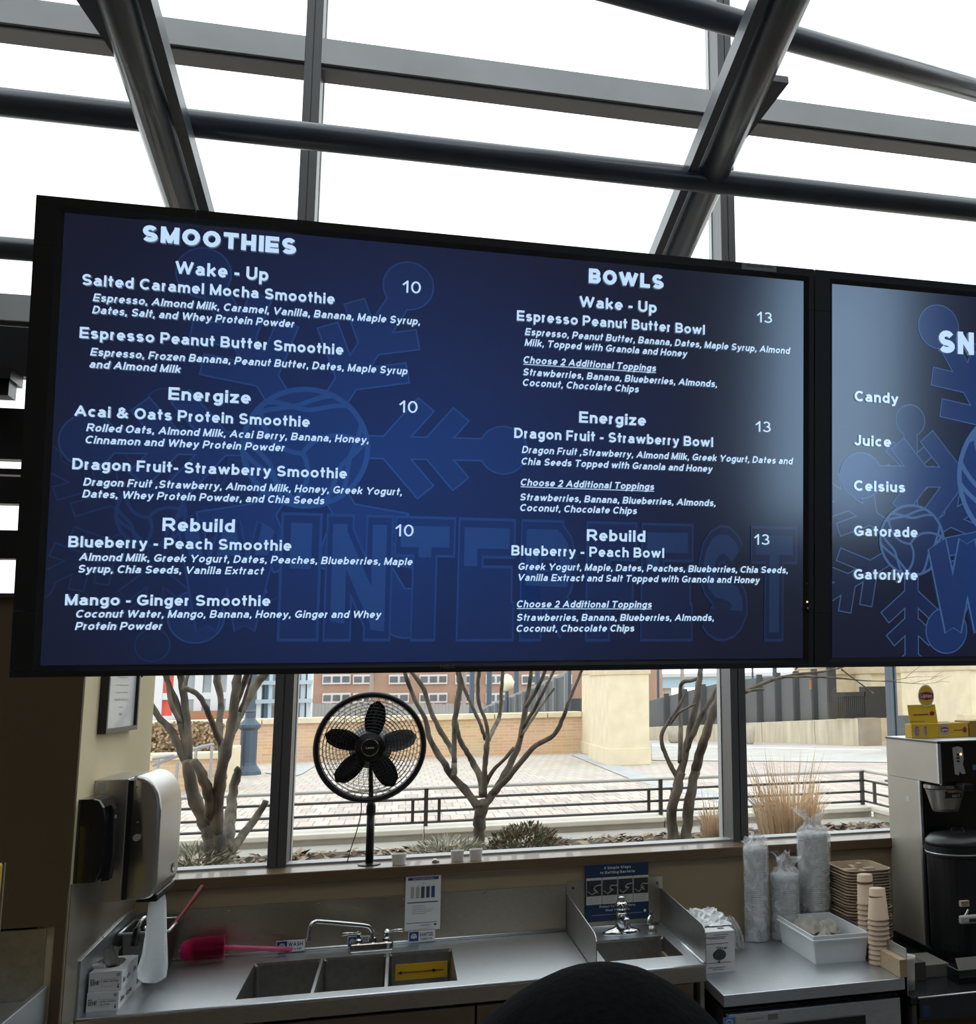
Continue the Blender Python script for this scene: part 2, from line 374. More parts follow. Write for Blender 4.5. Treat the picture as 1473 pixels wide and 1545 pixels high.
# ---------------------------------------------------------------- materials
steel = mat('brushed stainless steel', (.58, .61, .64), .36, 1, bump=.06, scale=40, var=.08, stretch=(1, 8, 8))
steel_w = mat('brushed steel tinted as room reflection', (.42, .375, .305), .36, 1, bump=.06, scale=40, var=.08, stretch=(1, 8, 8))  # steel copy with the warm dark room's reflection put into its colour
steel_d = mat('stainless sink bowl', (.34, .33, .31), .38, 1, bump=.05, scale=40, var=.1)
steel_c = mat('satin dispenser steel', (.52, .51, .48), .33, 1, bump=.04, scale=60, var=.06, stretch=(8, 8, 1))
chrome = mat('chrome', (.62, .63, .64), .08, 1)
black_pl = mat('black plastic', (.008, .008, .01), .35, 0)
black_gl = mat('glossy black plastic', (.006, .007, .009), .12, 0, coat=.5)
bezel = mat('matte bezel black', (.020, .022, .026), .45)
alu = mat('dark bronze aluminium frame', (.09, .09, .095), .42, .3, var=.06, scale=5)
alu_l = mat('grey anodised transom', (.36, .37, .38), .45, .3, var=.08, scale=3)
cap_m = mat('pale mullion cap', (.42, .43, .43), .4, .2)
steelpaint = mat('dark blue grey truss paint', (.045, .056, .076), .34, 0, var=.12, scale=8, coat=.1)
beige = mat('beige wall paint', (.70, .60, .39), .75, bump=.05, scale=250)
beige_d = mat('tan laminate', (.27, .205, .125), .6, bump=.04, scale=180, var=.04)
brown = mat('brown wall panel', (.075, .048, .021), .7, bump=.05, scale=200, var=.05)
woodsill = mat('brown window sill', (.105, .064, .030), .4, bump=.05, scale=20, var=.12, stretch=(1, 12, 12), coat=.2)
floor_m = mat('grey quarry floor', (.12, .115, .11), .5, bump=.05, scale=12, var=.15)
ceil_m = mat('dark ceiling', (.06, .062, .066), .8, var=.1, scale=4)
white_p = mat('white plastic', (.62, .66, .68), .4, var=.04, scale=10)
paper = mat('white card', (.62, .63, .63), .7)
towel_m = mat('paper towel', (.78, .82, .84), .8, bump=.2, scale=180)
ink = mat('black ink', (.02, .02, .025), .7)
blue_i = mat('blue print', (.01, .035, .16), .55)
pale_i = mat('pale print', (.5, .52, .55), .6)
grey_i = mat('grey print', (.16, .16, .16), .6)
glass = glass_mat('window glass', (.95, .965, .96))
bark = mat('smooth mottled bark', (.10, .082, .062), .85, bump=.8, scale=7, var=.75, detail=6, stretch=(1.5, 1.5, .7))
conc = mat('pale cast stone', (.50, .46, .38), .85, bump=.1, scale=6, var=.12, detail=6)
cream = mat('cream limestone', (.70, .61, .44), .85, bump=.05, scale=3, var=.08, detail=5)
cream2 = mat('darker cream limestone', (.60, .50, .34), .85, var=.08, scale=3)  # darker cream for bands, cornices and the stone ledge
mulch_m = mat('mulch soil', (.12, .085, .06), .95, bump=.8, scale=30, var=.5)
rail_m = mat('dark metal rail', (.06, .058, .055), .4, .5)
railtop_m = mat('weathered top rail', (.42, .40, .37), .5, .1)
lamp_m = mat('blue grey lamp paint', (.07, .10, .14), .5, .2)

# ---------------------------------------------------------------- room shell
ZG = .225                                   # floor and patio level (survey)
WX, YC, YW = -.72, 2.868, 3.62              # left side wall plane, its near corner, inner face of the window wall
bm = NB(); box(bm, -4, 5, -3.5, 3.72, ZG-.1, ZG); struct('floor', bm, floor_m)
bm = NB(); box(bm, -4, 5, -3.5, .9, 4.9, 5.0); struct('ceiling', bm, ceil_m)
bm = NB()
for x in (-4, -1.83, -.353, 1.118, 2.585, 4.05, 4.94): box(bm, x-.03, x+.03, .9, 3.72, 4.9, 5.0)
for y in (.9, 2.3, 3.66): box(bm, -4, 5, y, y+.06, 4.905, 4.995)
w = struct('window_9', bm, alu)
for a, b in zip((-4, -1.83, -.353, 1.118, 2.585, 4.05), (-1.83, -.353, 1.118, 2.585, 4.05, 4.94)): obj('pane', box(NB(), a+.03, b-.03, .93, 3.69, 4.95, 4.956), glass, w)
back = NB(); YB = -3.4
BX0, BX1, BZ0, BZ1 = 2.12, 3.1, 1.7, 3.45       # the window behind the counter queue
box(back, -4, BX0, YB-.1, YB, ZG, 4.9); box(back, BX1, 5, YB-.1, YB, ZG, 4.9); box(back, BX0, BX1, YB-.1, YB, ZG, BZ0); box(back, BX0, BX1, YB-.1, YB, BZ1, 4.9)
struct('wall_back', back, mat('warm brown back wall', (.13, .09, .055), .7))
bm = NB()
for x in (BX0, BX1-.05): box(bm, x, x+.05, YB-.08, YB+.01, BZ0, BZ1)
for z in (BZ0, BZ1-.05): box(bm, BX0, BX1, YB-.07, YB+.005, z, z+.05)
wb = struct('window_4', bm, alu); obj('pane', box(NB(), BX0, BX1, YB-.05, YB-.044, BZ0, BZ1), glass_mat('glass tinted for bluish reflection', (.72, .86, 1.0)), wb)  # pane tint added to turn its reflection in the screens bluish
bm = NB(); box(bm, -4.1, -4, -3.5, 3.72, ZG-.1, 5); struct('wall_left', bm, beige_d)
bm = NB(); box(bm, 5, 5.1, -3.5, 3.72, ZG-.1, 5); struct('wall_right', bm, beige_d)
# column wall at the left: side face toward the sinks, front face toward the viewer, with the recess of the left counter
bm = NB()
box(bm, WX-.06, WX, YC, YW, ZG, 1.9); struct('wall_side', bm, beige)
RZ = aty(88, 1395, YC).z; RX = aty(84, 1410, YC).x
bm = NB(); box(bm, -2.2, WX-.0005, YC-.012, YC, RZ, 1.875); box(bm, RX, WX-.0005, YC-.012, YC, ZG, RZ)
struct('wall_front', bm, brown)
bm = NB(); box(bm, -2.2, RX, YC, YC+.06, RZ-.0005, RZ+.02); box(bm, RX, RX+.02, YC, YC+.06, ZG, RZ); box(bm, -2.2, WX-.06, YC, YC+.1, RZ+.02, 1.87)
struct('trim_1', bm, mat('dark red brown trim', (.05, .022, .015), .5))
bm = NB(); box(bm, -2.2, RX, YC+.06, YC+.075, ZG, RZ); struct('trim_2', bm, steel_d)
bm = NB(); box(bm, -2.2, WX, YC-.02, YC+.1, 1.875, 1.885); struct('trim_3', bm, bezel)
# steel sheet on the lower side wall
zt = atx(106, 1335, WX).z
bm = NB(); box(bm, WX, WX+.003, YC+.002, YW-.1, .9, zt); struct('trim_4', bm, mat('wall steel sheet', (.40, .36, .29), .35, .8, var=.08, scale=3))
# knee wall and sill
SZ = 1.123
bm = NB(); box(bm, WX, 5, 3.5205, YW+.04, ZG, SZ-.032); struct('wall_knee', bm, beige_d)
bm = NB(); box(bm, WX, 5, 3.508, YW+.02, SZ-.032, SZ, .003); sill = struct('trim_5', bm, woodsill)
bm = NB(); box(bm, -4, WX, YW-.02, YW+.04, ZG, SZ); struct('wall_knee_left', bm, beige_d)
# window wall: mullions, transoms, panes
MX = [-1.83, -.353, 1.118, 2.585, 4.05]
n_win = 0
ZT = [(3.753, 3.86), (2.77, 2.868)]
for i, mx_ in enumerate(MX):
    bm = NB(); h = .027
    lean = 0
    box(bm, mx_-h, mx_-.002, YW, YW+.11, SZ, 4.9); box(bm, mx_+.002, mx_+h, YW, YW+.11, SZ, 4.9); box(bm, mx_-.01, mx_+.01, YW+.006, YW+.10, SZ, 4.9)
    t = struct('trim_%d' % (10+i), bm, alu)
    obj('mullion_cap', box(NB(), mx_-.03, mx_+.03, YW+.118, YW+.16, SZ-.2, 4.9), cap_m, t, label='pale outer mullion cap')
edges = [-4]+MX+[5]
for a, b in zip(edges, edges[1:]):
    n_win += 1
    bm = NB(); a2, b2 = a+(.027 if a in MX else 0), b-(.027 if b in MX else 0)
    for (z0, z1) in ZT:
        box(bm, a2, b2, YW-.004, YW+.085, z0+.014, z1); 
    box(bm, a2, b2, YW, YW+.085, 4.86, 4.9); box(bm, a2, b2, YW+.02, YW+.085, SZ-.01, SZ+.006)
    w = struct('window_%d' % (n_win if n_win < 4 else n_win+1), bm, alu_l)
    g = NB()
    for (z0, z1) in ZT:
        box(g, a2, b2, YW+.01, YW+.1, z0, z0+.013)
    obj('transom_gasket', g, alu, w)
    for z0, z1 in ((SZ+.006, 2.77), (2.868, 3.753), (3.86, 4.86)):
        obj('pane', box(NB(), a2-.004, b2+.004, YW+.112, YW+.117, z0-.004, z1+.004), glass, w)
# dark service bulkhead seen in the strip left of the menu screens: panels with openings
bars = [(493, 567), (616, 693), (707, 716), (719, 760), (800, 843), (905, 930)]
bh = thing('dark_bulkhead', 'dark slatted bulkhead with narrow openings left of the menu screens', 'bulkhead', (-1.5, 3.3, 1.9))
for y0, y1 in bars:
    a = aty(20, y0, 3.3); b = aty(20, y1, 3.3)
    obj('panel', box(NB(), -1.8, WX-.09, 3.3, 3.34, b.z, a.z), black_pl, bh)
obj('side_post', box(NB(), WX-.1, WX-.06, 3.29, 3.35, 1.88, 2.76), black_pl, bh)
obj('side_post', box(NB(), -1.84, -1.8, 3.29, 3.35, 1.88, 2.76), black_pl, bh)
bl = NB(); p = aty(10, 590, 3.26)
box(bl, p.x-.1, aty(26, 590, 3.26).x, 3.2, 3.3, aty(20, 580, 3.26).z, aty(20, 562, 3.26).z); box(bl, p.x-.1, aty(21, 590, 3.26).x, 3.22, 3.28, aty(20, 602, 3.26).z, aty(20, 580, 3.26).z)
obj('spotlight', bl, black_pl, bh)

# ---------------------------------------------------------------- roof steel: rafters, purlins, brace
vd = ray(583, 1378); vd = vd/vd.y
def raf(x, y): p = aty(x, y, 3.45); return p, vd
def raf_at_y(p, Y): return p+vd*(Y-p.y)
def rafter_hit(p, x, y, v=None):
    best = None; v = v or vd
    for i in range(400):
        q = p-v*(i*.01); d = project(q)
        e = abs(d[1]-y)
        if best is None or e < best[0]: best = (e, q)
    return best[1]
def project(p):
    q = Vector(p)-C0; z = q.dot(AF); return PX+F*q.dot(AR)/z, PY+F*q.dot(AD)/z
rafters = []
for nm, (px_, py_), lab, side in (('roof_rafter', (968, 503), 'dark tubular roof rafter with gusset plate sloping down behind the bowls menu', -1), ('roof_rafter', (337, 510), 'dark tubular roof rafter sloping down behind the smoothies heading', 1)):
    p0 = aty(px_, py_, 3.56); r = thing(nm, lab, 'beam', p0); vr = vd
    if side > 0: vr = p0-aty(187, 30, rafter_hit(p0, 0, 30).y); vr = vr/vr.y
    pe = p0-vr*3.4; rad = pxr(rafter_hit(p0, 0, 250, vr), 25)
    obj('tube', tube(NB(), [p0+vr*.06, pe], rad, 20), steelpaint, r, smooth=True)
    # side fin: plate running beside the tube with a slit of light between them
    n = vr.cross(UX).normalized(); off = UX*(side*(rad*1.42))
    bm = NB(); a0 = p0+off+vr*.05; a1 = pe+off
    w2 = n*rad*.55; t2 = UX*.012
    hexa(bm, [a0-w2-t2, a0-w2+t2, a1-w2+t2, a1-w2-t2], [a0+w2-t2, a0+w2+t2, a1+w2+t2, a1+w2-t2])
    obj('side_fin', bm, steelpaint, r)
    q = rafter_hit(p0, 0, 225 if side < 0 else 100, vr)
    q2 = rafter_hit(p0, 0, 108 if side < 0 else -10, vr)
    d = UX*(-side*rad*.95)
    bm = NB(); prism(bm, [q+d*.6, q2+d*1.9+n*.0, q2+d*.3, q+d*.3], n*.02)
    obj('gusset_plate', bm, steelpaint, r)
    bm = NB(); e = p0+vr*.05; box(bm, e.x-.09, e.x+.09, YW-.008, YW-.001, e.z-.12, e.z+.09, .002); obj('end_plate', bm, steelpaint, r)
    rafters.append((p0, rad))
h1 = rafter_hit(rafters[0][0], 0, 262)
def px_line_y(x, pts):
    (xa, ya), (xb, yb) = pts; return ya+(yb-ya)*(x-xa)/(xb-xa)
YP = h1.y
c1 = aty(740, 236, YP); rr = pxr(c1, 19.5)
bm = NB(); tube(bm, [(-4, YP, c1.z), (5, YP, c1.z)], rr, 20)
single('roof_purlin', bm, steelpaint, 'long dark horizontal roof tube crossing both rafters above the screens', 'beam', smooth=True)
c2 = aty(28, 376, YP+.25)
bm = NB(); tube(bm, [(-4, c2.y, c2.z), (5, c2.y, c2.z)], rr*.85, 20)
single('roof_purlin', bm, steelpaint, 'lower dark roof tube showing only left of the smoothies screen', 'beam', smooth=True)
ba, bb = aty(880, -30, 2.35), aty(1600, 172, 3.2)
bm = NB(); tube(bm, [ba-(bb-ba)*.6, bb+(bb-ba)*.45], pxr(aty(1150, 45, 2.6), 20), 20)
single('roof_brace', bm, steelpaint, 'dark diagonal roof tube slanting across the top right corner', 'beam', smooth=True)

# ---------------------------------------------------------------- outdoors
pav = brick_mat('herringbone patio pavers', (.52, .455, .405), (.46, .40, .355), (.36, .33, .30), .2133, .6, 1, plane='XY', mortar_size=.014, bump=.3)
bm = NB(); box(bm, -40, 60, 3.9, 90, ZG-.2, ZG); g = struct('ground_patio', bm, pav)
PM = [mat('paver rose', (.52, .44, .39), .85, var=.1, scale=9), mat('paver buff', (.56, .50, .44), .85, var=.1, scale=9), mat('paver grey rose', (.44, .385, .35), .85, var=.1, scale=9)]
PW, PL = .16, .45; pmesh = []
for k in range(3):
    bm = NB(); box(bm, 0, PW-.012, 0, PL-.02, 0, .007)
    for v in bm.verts: v.co = v.co*S
    me_ = bpy.data.meshes.new('paver'); bmesh.ops.recalc_face_normals(bm, faces=bm.faces); bm.to_mesh(me_); bm.free(); me_.materials.append(PM[k]); pmesh.append(me_)
n_ = 0; rest = NB()
for j in range(12):
    y = 11.2+PL*j; x = math.floor(-.235*y/PW)*PW+(PW/2 if j % 2 else 0)
    while x < .50*y:
        k = random.choice((0, 0, 1, 1, 2))
        if n_ < 300:
            o = bpy.data.objects.new('paver', pmesh[k]); COL.objects.link(o); o.parent = g; o.location = W((x, y, ZG)); n_ += 1
        else:
            f0 = len(rest.faces); box(rest, x, x+PW-.012, y, y+PL-.02, ZG, ZG+.007); rest.faces.ensure_lookup_table()
            for f in rest.faces[f0:]: f.material_index = k
        x += PW
obj('paver_field', rest, PM, g, kind='stuff')
slate = mat('grey slate paving', (.42, .43, .44), .8, var=.12, scale=2, bump=.1)
asph = mat('pale asphalt road', (.52, .51, .49), .9, var=.1, scale=1.5)
def gpoly(pts, m, name, h=.009):
    bm = NB(); prism(bm, [atz(x, y, ZG+h) for x, y in pts], (0, 0, .004)); return struct(name, bm, m)
gpoly([(862, 1139), (893, 1139), (1000, 1178), (958, 1178)], slate, 'ground_band_1')
gpoly([(958, 1178), (1000, 1178), (1300, 1240), (1200, 1240)], slate, 'ground_band_2')
gpoly([(400, 1166), (446, 1155), (480, 1153), (455, 1168), (440, 1172)], slate, 'ground_band_3')
gpoly([(984, 1121), (1500, 1130), (1500, 1155), (1350, 1150), (984, 1147)], asph, 'ground_road')
gpoly([(984, 1124), (1330, 1131), (1330, 1133), (984, 1126)], mat('kerb line', (.66, .65, .62), .8), 'ground_kerb', .014)

# planter with curb, railing, mulch
YR = 7.5
ct = aty(740, 1245, YR).z; SO = .66
cx1 = aty(1316, 1232, YR).x
pl = thing('planter_curb', 'low cast stone planter curb running behind the trees outside', 'curb', (0, YR, ZG))
xs = [aty(x, 1250, YR).x for x in (-250, 300, 640, 1003)]+[cx1]
for a, b in zip(xs, xs[1:]):
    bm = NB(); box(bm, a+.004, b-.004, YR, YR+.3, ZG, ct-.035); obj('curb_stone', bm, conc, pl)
    bm = NB(); box(bm, a+.003, b-.003, YR-.025, YR+.32, ct-.033, ct, .006); obj('cap_stone', bm, mat('pale cap stone', (.66, .62, .54), .8, var=.08, scale=4), pl)  # caps paler than the curb stones
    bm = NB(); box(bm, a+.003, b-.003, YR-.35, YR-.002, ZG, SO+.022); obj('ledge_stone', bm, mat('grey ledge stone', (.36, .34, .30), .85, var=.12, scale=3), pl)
for a, b in ((4.0, 5.6), (5.61, YR-.03)):
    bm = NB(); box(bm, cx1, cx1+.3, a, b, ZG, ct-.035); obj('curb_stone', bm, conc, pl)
    bm = NB(); box(bm, cx1-.02, cx1+.32, a, b, ct-.033, ct, .006); obj('cap_stone', bm, MATS['pale cap stone'], pl)
bm = NB(); gx, gy = 70, 30
gv = [[bm.verts.new((-4+(cx1+4)*i/gx, 3.95+(YR-.345-3.95)*j/gy, SO-.02+.03*random.random()+(.02*math.sin(i*.35+1)*math.sin(j*.3)))) for j in range(gy+1)] for i in range(gx+1)]
for i in range(gx):
    for j in range(gy): bm.faces.new((gv[i][j], gv[i+1][j], gv[i+1][j+1], gv[i][j+1]))
o = obj('planter_soil', bm, mulch_m, smooth=True, kind='structure')
# fallen leaves
bm = NB()
for i in range(4200):
    x = random.uniform(-2.6, cx1-.05); y = random.uniform(5.9, YR-.36); z = SO+.012+random.random()*.03
    a = random.uniform(0, 2*PI); l = random.uniform(.02, .05); u = Vector((math.cos(a), math.sin(a), random.uniform(-.6, .6)))*l; v = Vector((-math.sin(a), math.cos(a), random.uniform(-.5, .5)))*l*.4
    p = Vector((x, y, z)); f = bm.faces.new([bm.verts.new(q) for q in (p-u, p-v, p+u, p+v)]); f.material_index = i % 3
o = obj('fallen_leaves', bm, [mat('leaf tan', (.34, .26, .18), .8), mat('leaf brown', (.2, .14, .09), .8), mat('leaf dark', (.1, .07, .05), .9)]); tag(o, 'dry fallen leaves covering the planter soil', 'leaves', kind='stuff')
# railing
rl = thing('metal_railing', 'dark metal railing with four horizontal bars on the planter curb', 'railing', (0, YR+.12, ct))
YRR = YR+.12
rz = [aty(780, y, YRR).z for y in (1184, 1199.6, 1218, 1234)]
rx1 = aty(1305, 1180, YRR).x
for i, z in enumerate(rz):
    r = pxr((0, YRR, z), (2.6, 2, 2, 2)[i])
    obj('rail_bar', tube(NB(), [(-4.5, YRR, z), (rx1, YRR, z), (rx1, YRR-.001, z)], r, 8), railtop_m if i == 0 else rail_m, rl, smooth=True)
    obj('rail_bar', tube(NB(), [(rx1, YRR, z), (rx1, 4.2, z)], r, 8), railtop_m if i == 0 else rail_m, rl, smooth=True)
def post(x, w, z0, z1, y=YRR): obj('rail_post', box(NB(), x-w, x+w, y-w, y+w, z0, z1), rail_m, rl)
for x in (-40, 205, 643, 997, 1302):
    X = aty(x, 1215, YRR).x; post(X, .013, ct, rz[0])
    for s in (-1, 1):
        if x < 1290: post(X+s*.085, .010, rz[3], rz[1])
for y in (7.1, 6.3, 5.4): post(rx1, .013, ct, rz[0], y)
for y in (7.45,): post(rx1, .010, rz[3], rz[1], y)

# trees: px polylines with width px, at their own depth
def tree(label, Y, branches, trunk_n, jit, grp=None):
    x, y, w = branches[0][0]
    base = aty(x, y, Y); base.z = SO
    t = thing('bare_tree', label, 'tree', base)
    for bi, br in enumerate(branches):
        dy = 0 if bi < trunk_n else random.uniform(-jit, jit)
        pts = []; rs = []
        for k, (x, y, w) in enumerate(br):
            f = 0 if bi < trunk_n else min(1, k/2.0)
            p = aty(x, y, Y+dy*f); pts.append(p); rs.append(pxr(p, w*.44))
        sp = smooth_path(pts, 4); n = len(sp)
        rr_ = [rs[min(i//4, len(rs)-1)]*(1-(i % 4)/4)+rs[min(i//4+1, len(rs)-1)]*((i % 4)/4) for i in range(n)]
        sp = [p+Vector((random.uniform(-1, 1), random.uniform(-1, 1), 0))*rr_[i]*.18 if 0 < i else p for i, p in enumerate(sp)]
        rr_ = [r*random.uniform(.92, 1.12) for r in rr_]
        bm = NB(); tube(bm, sp, rr_, 9)
        # twigs at the tip
        if bi >= trunk_n and br[-1][1] < 1030:
            tip = sp[-1]; d0 = (sp[-1]-sp[-3]).normalized()
            def twig(p, d, L, r, dep):
                q = p+d*L; tube(bm, [p, p+d*L*.5+Vector((random.uniform(-1, 1), random.uniform(-1, 1), random.uniform(-1, 1)))*L*.06, q], [r, r*.8, r*.6], 5)
                if dep:
                    for _ in range(2): twig(q, (d+Vector((random.uniform(-.6, .6), random.uniform(-.6, .6), random.uniform(-.1, .4)))).normalized(), L*.75, r*.6, dep-1)
            twig(tip, d0, .28, rs[-1]*.85, 3)
        obj('trunk' if bi < trunk_n else 'branch', bm, bark, t, smooth=True)
    return t
tree('bare tree with many spreading stems outside beside the left wall', 6.5, [
    [(336, 1345, 50), (335, 1320, 46), (330, 1290, 42), (322, 1262, 34), (312, 1240, 28)],
    [(318, 1250, 28), (300, 1220, 23), (287, 1175, 19), (282, 1148, 17)],
    [(283, 1155, 15), (270, 1126, 13), (255, 1098, 12), (238, 1080, 10), (222, 1052, 9), (205, 1020, 7)],
    [(284, 1150, 14), (279, 1115, 13), (268, 1070, 12), (257, 1038, 10), (247, 1012, 9), (238, 975, 7)],
    [(285, 1150, 13), (284, 1100, 12), (276, 1045, 12), (270, 1012, 11), (262, 975, 9)],
    [(272, 1090, 8), (258, 1060, 8), (252, 1015, 6), (250, 1000, 5)],
    [(277, 1042, 8), (283, 1020, 6), (286, 1000, 5)],
    [(334, 1122, 12), (322, 1095, 10), (308, 1062, 9), (296, 1046, 9), (278, 1038, 8)],
    [(320, 1245, 20), (316, 1205, 18), (304, 1168, 16), (292, 1148, 14)],
    [(326, 1262, 24), (328, 1200, 20), (338, 1150, 18), (346, 1110, 17), (352, 1070, 15), (357, 1030, 14), (362, 985, 12)],
    [(336, 1148, 14), (331, 1100, 11), (333, 1060, 10), (328, 1028, 12), (327, 1010, 9), (326, 975, 7)],
    [(346, 1112, 15), (362, 1075, 14), (382, 1040, 14), (402, 1012, 13), (425, 975, 10)],
    [(352, 1072, 10), (365, 1038, 10), (376, 1012, 9), (390, 985, 7)],
    [(362, 1074, 6), (372, 1045, 5), (380, 1015, 4)],
    [(338, 1285, 26), (346, 1245, 19), (350, 1205, 17), (357, 1170, 15), (361, 1158, 9)],
    [(335, 1175, 16), (338, 1130, 14), (345, 1115, 12)],
    [(345, 1290, 18), (362, 1265, 14), (385, 1235, 12), (402, 1208, 11)],
], 1, .35)
tree('slender bare tree forking low outside behind the pedestal fan', 6.85, [
    [(717, 1340, 24), (718, 1300, 23), (722, 1262, 20), (724, 1238, 21), (728, 1210, 22)],
    [(724, 1220, 14), (700, 1190, 14), (683, 1172, 12), (668, 1148, 11), (650, 1118, 9), (641, 1084, 8), (626, 1055, 7), (612, 1018, 7), (606, 985, 6)],
    [(684, 1172, 10), (686, 1145, 9), (680, 1128, 9), (666, 1105, 9), (650, 1073, 8), (640, 1040, 8), (620, 1012, 7), (605, 985, 5)],
    [(686, 1150, 9), (685, 1110, 9), (688, 1075, 10), (694, 1036, 10), (691, 1010, 8), (688, 980, 6)],
    [(729, 1200, 13), (724, 1172, 11), (713, 1149, 10), (703, 1132, 9), (693, 1113, 8), (688, 1090, 8)],
    [(733, 1116, 7), (729, 1105, 6), (722, 1086, 6), (713, 1066, 6), (700, 1038, 6), (693, 1012, 5)],
    [(731, 1200, 11), (732, 1160, 9), (734, 1130, 10), (736, 1112, 7), (733, 1088, 6), (724, 1066, 6), (721, 1040, 6), (723, 1012, 6), (724, 985, 5)],
    [(736, 1118, 8), (744, 1102, 7), (754, 1078, 7), (757, 1040, 6), (759, 1012, 6), (762, 985, 5)],
    [(730, 1215, 14), (748, 1192, 13), (765, 1162, 12), (778, 1136, 11), (786, 1110, 10), (792, 1075, 10), (798, 1040, 7), (802, 1012, 6), (806, 980, 5)],
    [(794, 1066, 8), (810, 1040, 7), (823, 1012, 6), (835, 985, 5)],
    [(789, 1098, 7), (805, 1072, 7), (818, 1047, 6), (835, 1014, 5), (845, 990, 4)],
    [(786, 1112, 5), (804, 1084, 5), (822, 1058, 4), (837, 1038, 4)],
    [(732, 1185, 8), (745, 1162, 7), (762, 1145, 6), (776, 1128, 6)],
    [(745, 1196, 11), (768, 1172, 10), (788, 1147, 9), (810, 1124, 9), (836, 1109, 8), (851, 1080, 7), (859, 1056, 6), (878, 1012, 5), (890, 980, 4)],
], 1, .4)
tree('twin trunked bare tree outside beside the right mullion', 6.7, [
    [(1017, 1340, 22), (1017, 1300, 20), (1016, 1262, 18), (1014, 1220, 18), (1022, 1192, 18), (1028, 1165, 15)],
    [(1038, 1340, 22), (1037, 1290, 20), (1037, 1255, 18), (1041, 1205, 18), (1047, 1175, 17), (1054, 1142, 16)],
    [(1027, 1170, 15), (1034, 1137, 14), (1045, 1088, 13), (1054, 1040, 11), (1057, 1010, 9), (1058, 980, 7)],
    [(1050, 1160, 16), (1058, 1130, 16), (1068, 1100, 15), (1082, 1062, 14), (1092, 1020, 12), (1100, 980, 9)],
    [(1024, 1176, 9), (1012, 1155, 8), (1003, 1135, 8), (998, 1111, 7), (1008, 1091, 6), (1022, 1071, 6), (1035, 1046, 4)],
    [(1027, 1150, 9), (1027, 1100, 8), (1027, 1050, 8), (1030, 1030, 7), (1044, 1027, 6), (1056, 1020, 5), (1062, 995, 4)],
    [(1036, 1134, 10), (1043, 1114, 10), (1060, 1078, 9), (1078, 1048, 8), (1095, 1015, 6)],
    [(1012, 1092, 5), (1025, 1075, 5), (1050, 1062, 3)],
    [(1082, 1066, 7), (1100, 1055, 7), (1125, 1044, 7), (1160, 1028, 6), (1200, 1018, 5), (1250, 1012, 4), (1290, 1000, 3)],
    [(1125, 1044, 5), (1140, 1041, 5), (1152, 1040, 5)],
    [(1180, 1022, 4), (1225, 1021, 4), (1275, 1024, 3)],
    [(1270, 1010, 3), (1290, 1025, 2.5), (1318, 1046, 2)],
    [(1200, 1010, 3), (1212, 1000, 3), (1230, 985, 2)],
], 2, .3)
# shrubs
def leafy(name, label, cat, c, rx, ry, rz_, n, cols, l0, l1, slim=.35, up=.3):
    t = thing(name, label, cat, (c.x, c.y, SO))
    bm = NB()
    for i in range(n):
        a = random.uniform(0, 2*PI); e = random.uniform(-.2, 1); rad = random.uniform(.55, 1)
        q = Vector((math.cos(a)*math.sqrt(max(0, 1-e*e))*rx*rad, math.sin(a)*math.sqrt(max(0, 1-e*e))*ry*rad, e*rz_*rad))
        d = (q.normalized()+Vector((random.uniform(-.7, .7), random.uniform(-.7, .7), random.uniform(-.3, .7)+up))).normalized()
        s = d.orthogonal().normalized(); s.rotate(Matrix.Rotation(random.uniform(0, PI), 3, d)); L = random.uniform(l0, l1)
        p = Vector((c.x, c.y, c.z))+q
        f = bm.faces.new([bm.verts.new(v) for v in (p, p+d*L*.5+s*L*slim*.5, p+d*L, p+d*L*.5-s*L*slim*.5)]); f.material_index = i % len(cols)
    obj('foliage', bm, cols, t, kind='stuff')
    bm = NB()
    for i in range(9):
        a = random.uniform(0, 2*PI); tube(bm, [(c.x, c.y, SO-.02), (c.x+math.cos(a)*rx*.4, c.y+math.sin(a)*ry*.4, c.z), (c.x+math.cos(a)*rx*.7, c.y+math.sin(a)*ry*.7, c.z+rz_*.5)], [.008, .006, .003], 5)
    obj('stem', bm, bark, t)
    return t
olive = [mat('olive leaf', (.11, .11, .05), .55), mat('dark olive leaf', (.06, .065, .035), .6), mat('reddish leaf', (.16, .10, .06), .6)]
palel = [mat('pale dry leaf', (.42, .39, .30), .7), mat('grey green leaf', (.26, .27, .2), .7)]
c = aty(792, 1283, 6.6); leafy('evergreen_shrub', 'dark olive leafy shrub outside right of the slender tree', 'shrub', c, .22, .2, .15, 1700, olive, .018, .04)
c = aty(675, 1290, 6.7); leafy('pale_groundcover', 'pale strappy groundcover plant outside beyond the paper cups on the sill', 'plant', c, .22, .15, .09, 800, palel, .025, .06, .16)
c = aty(297, 1304, 6.5); leafy('pale_groundcover', 'pale strappy groundcover plant at the foot of the leftmost tree', 'plant', c, .20, .15, .09, 800, palel, .025, .06, .16)
c = aty(1010, 1300, 6.9); leafy('pale_groundcover', 'small tuft of pale leaves at the base of the twin trunked tree', 'plant', c, .1, .1, .05, 100, palel, .04, .08, .14)
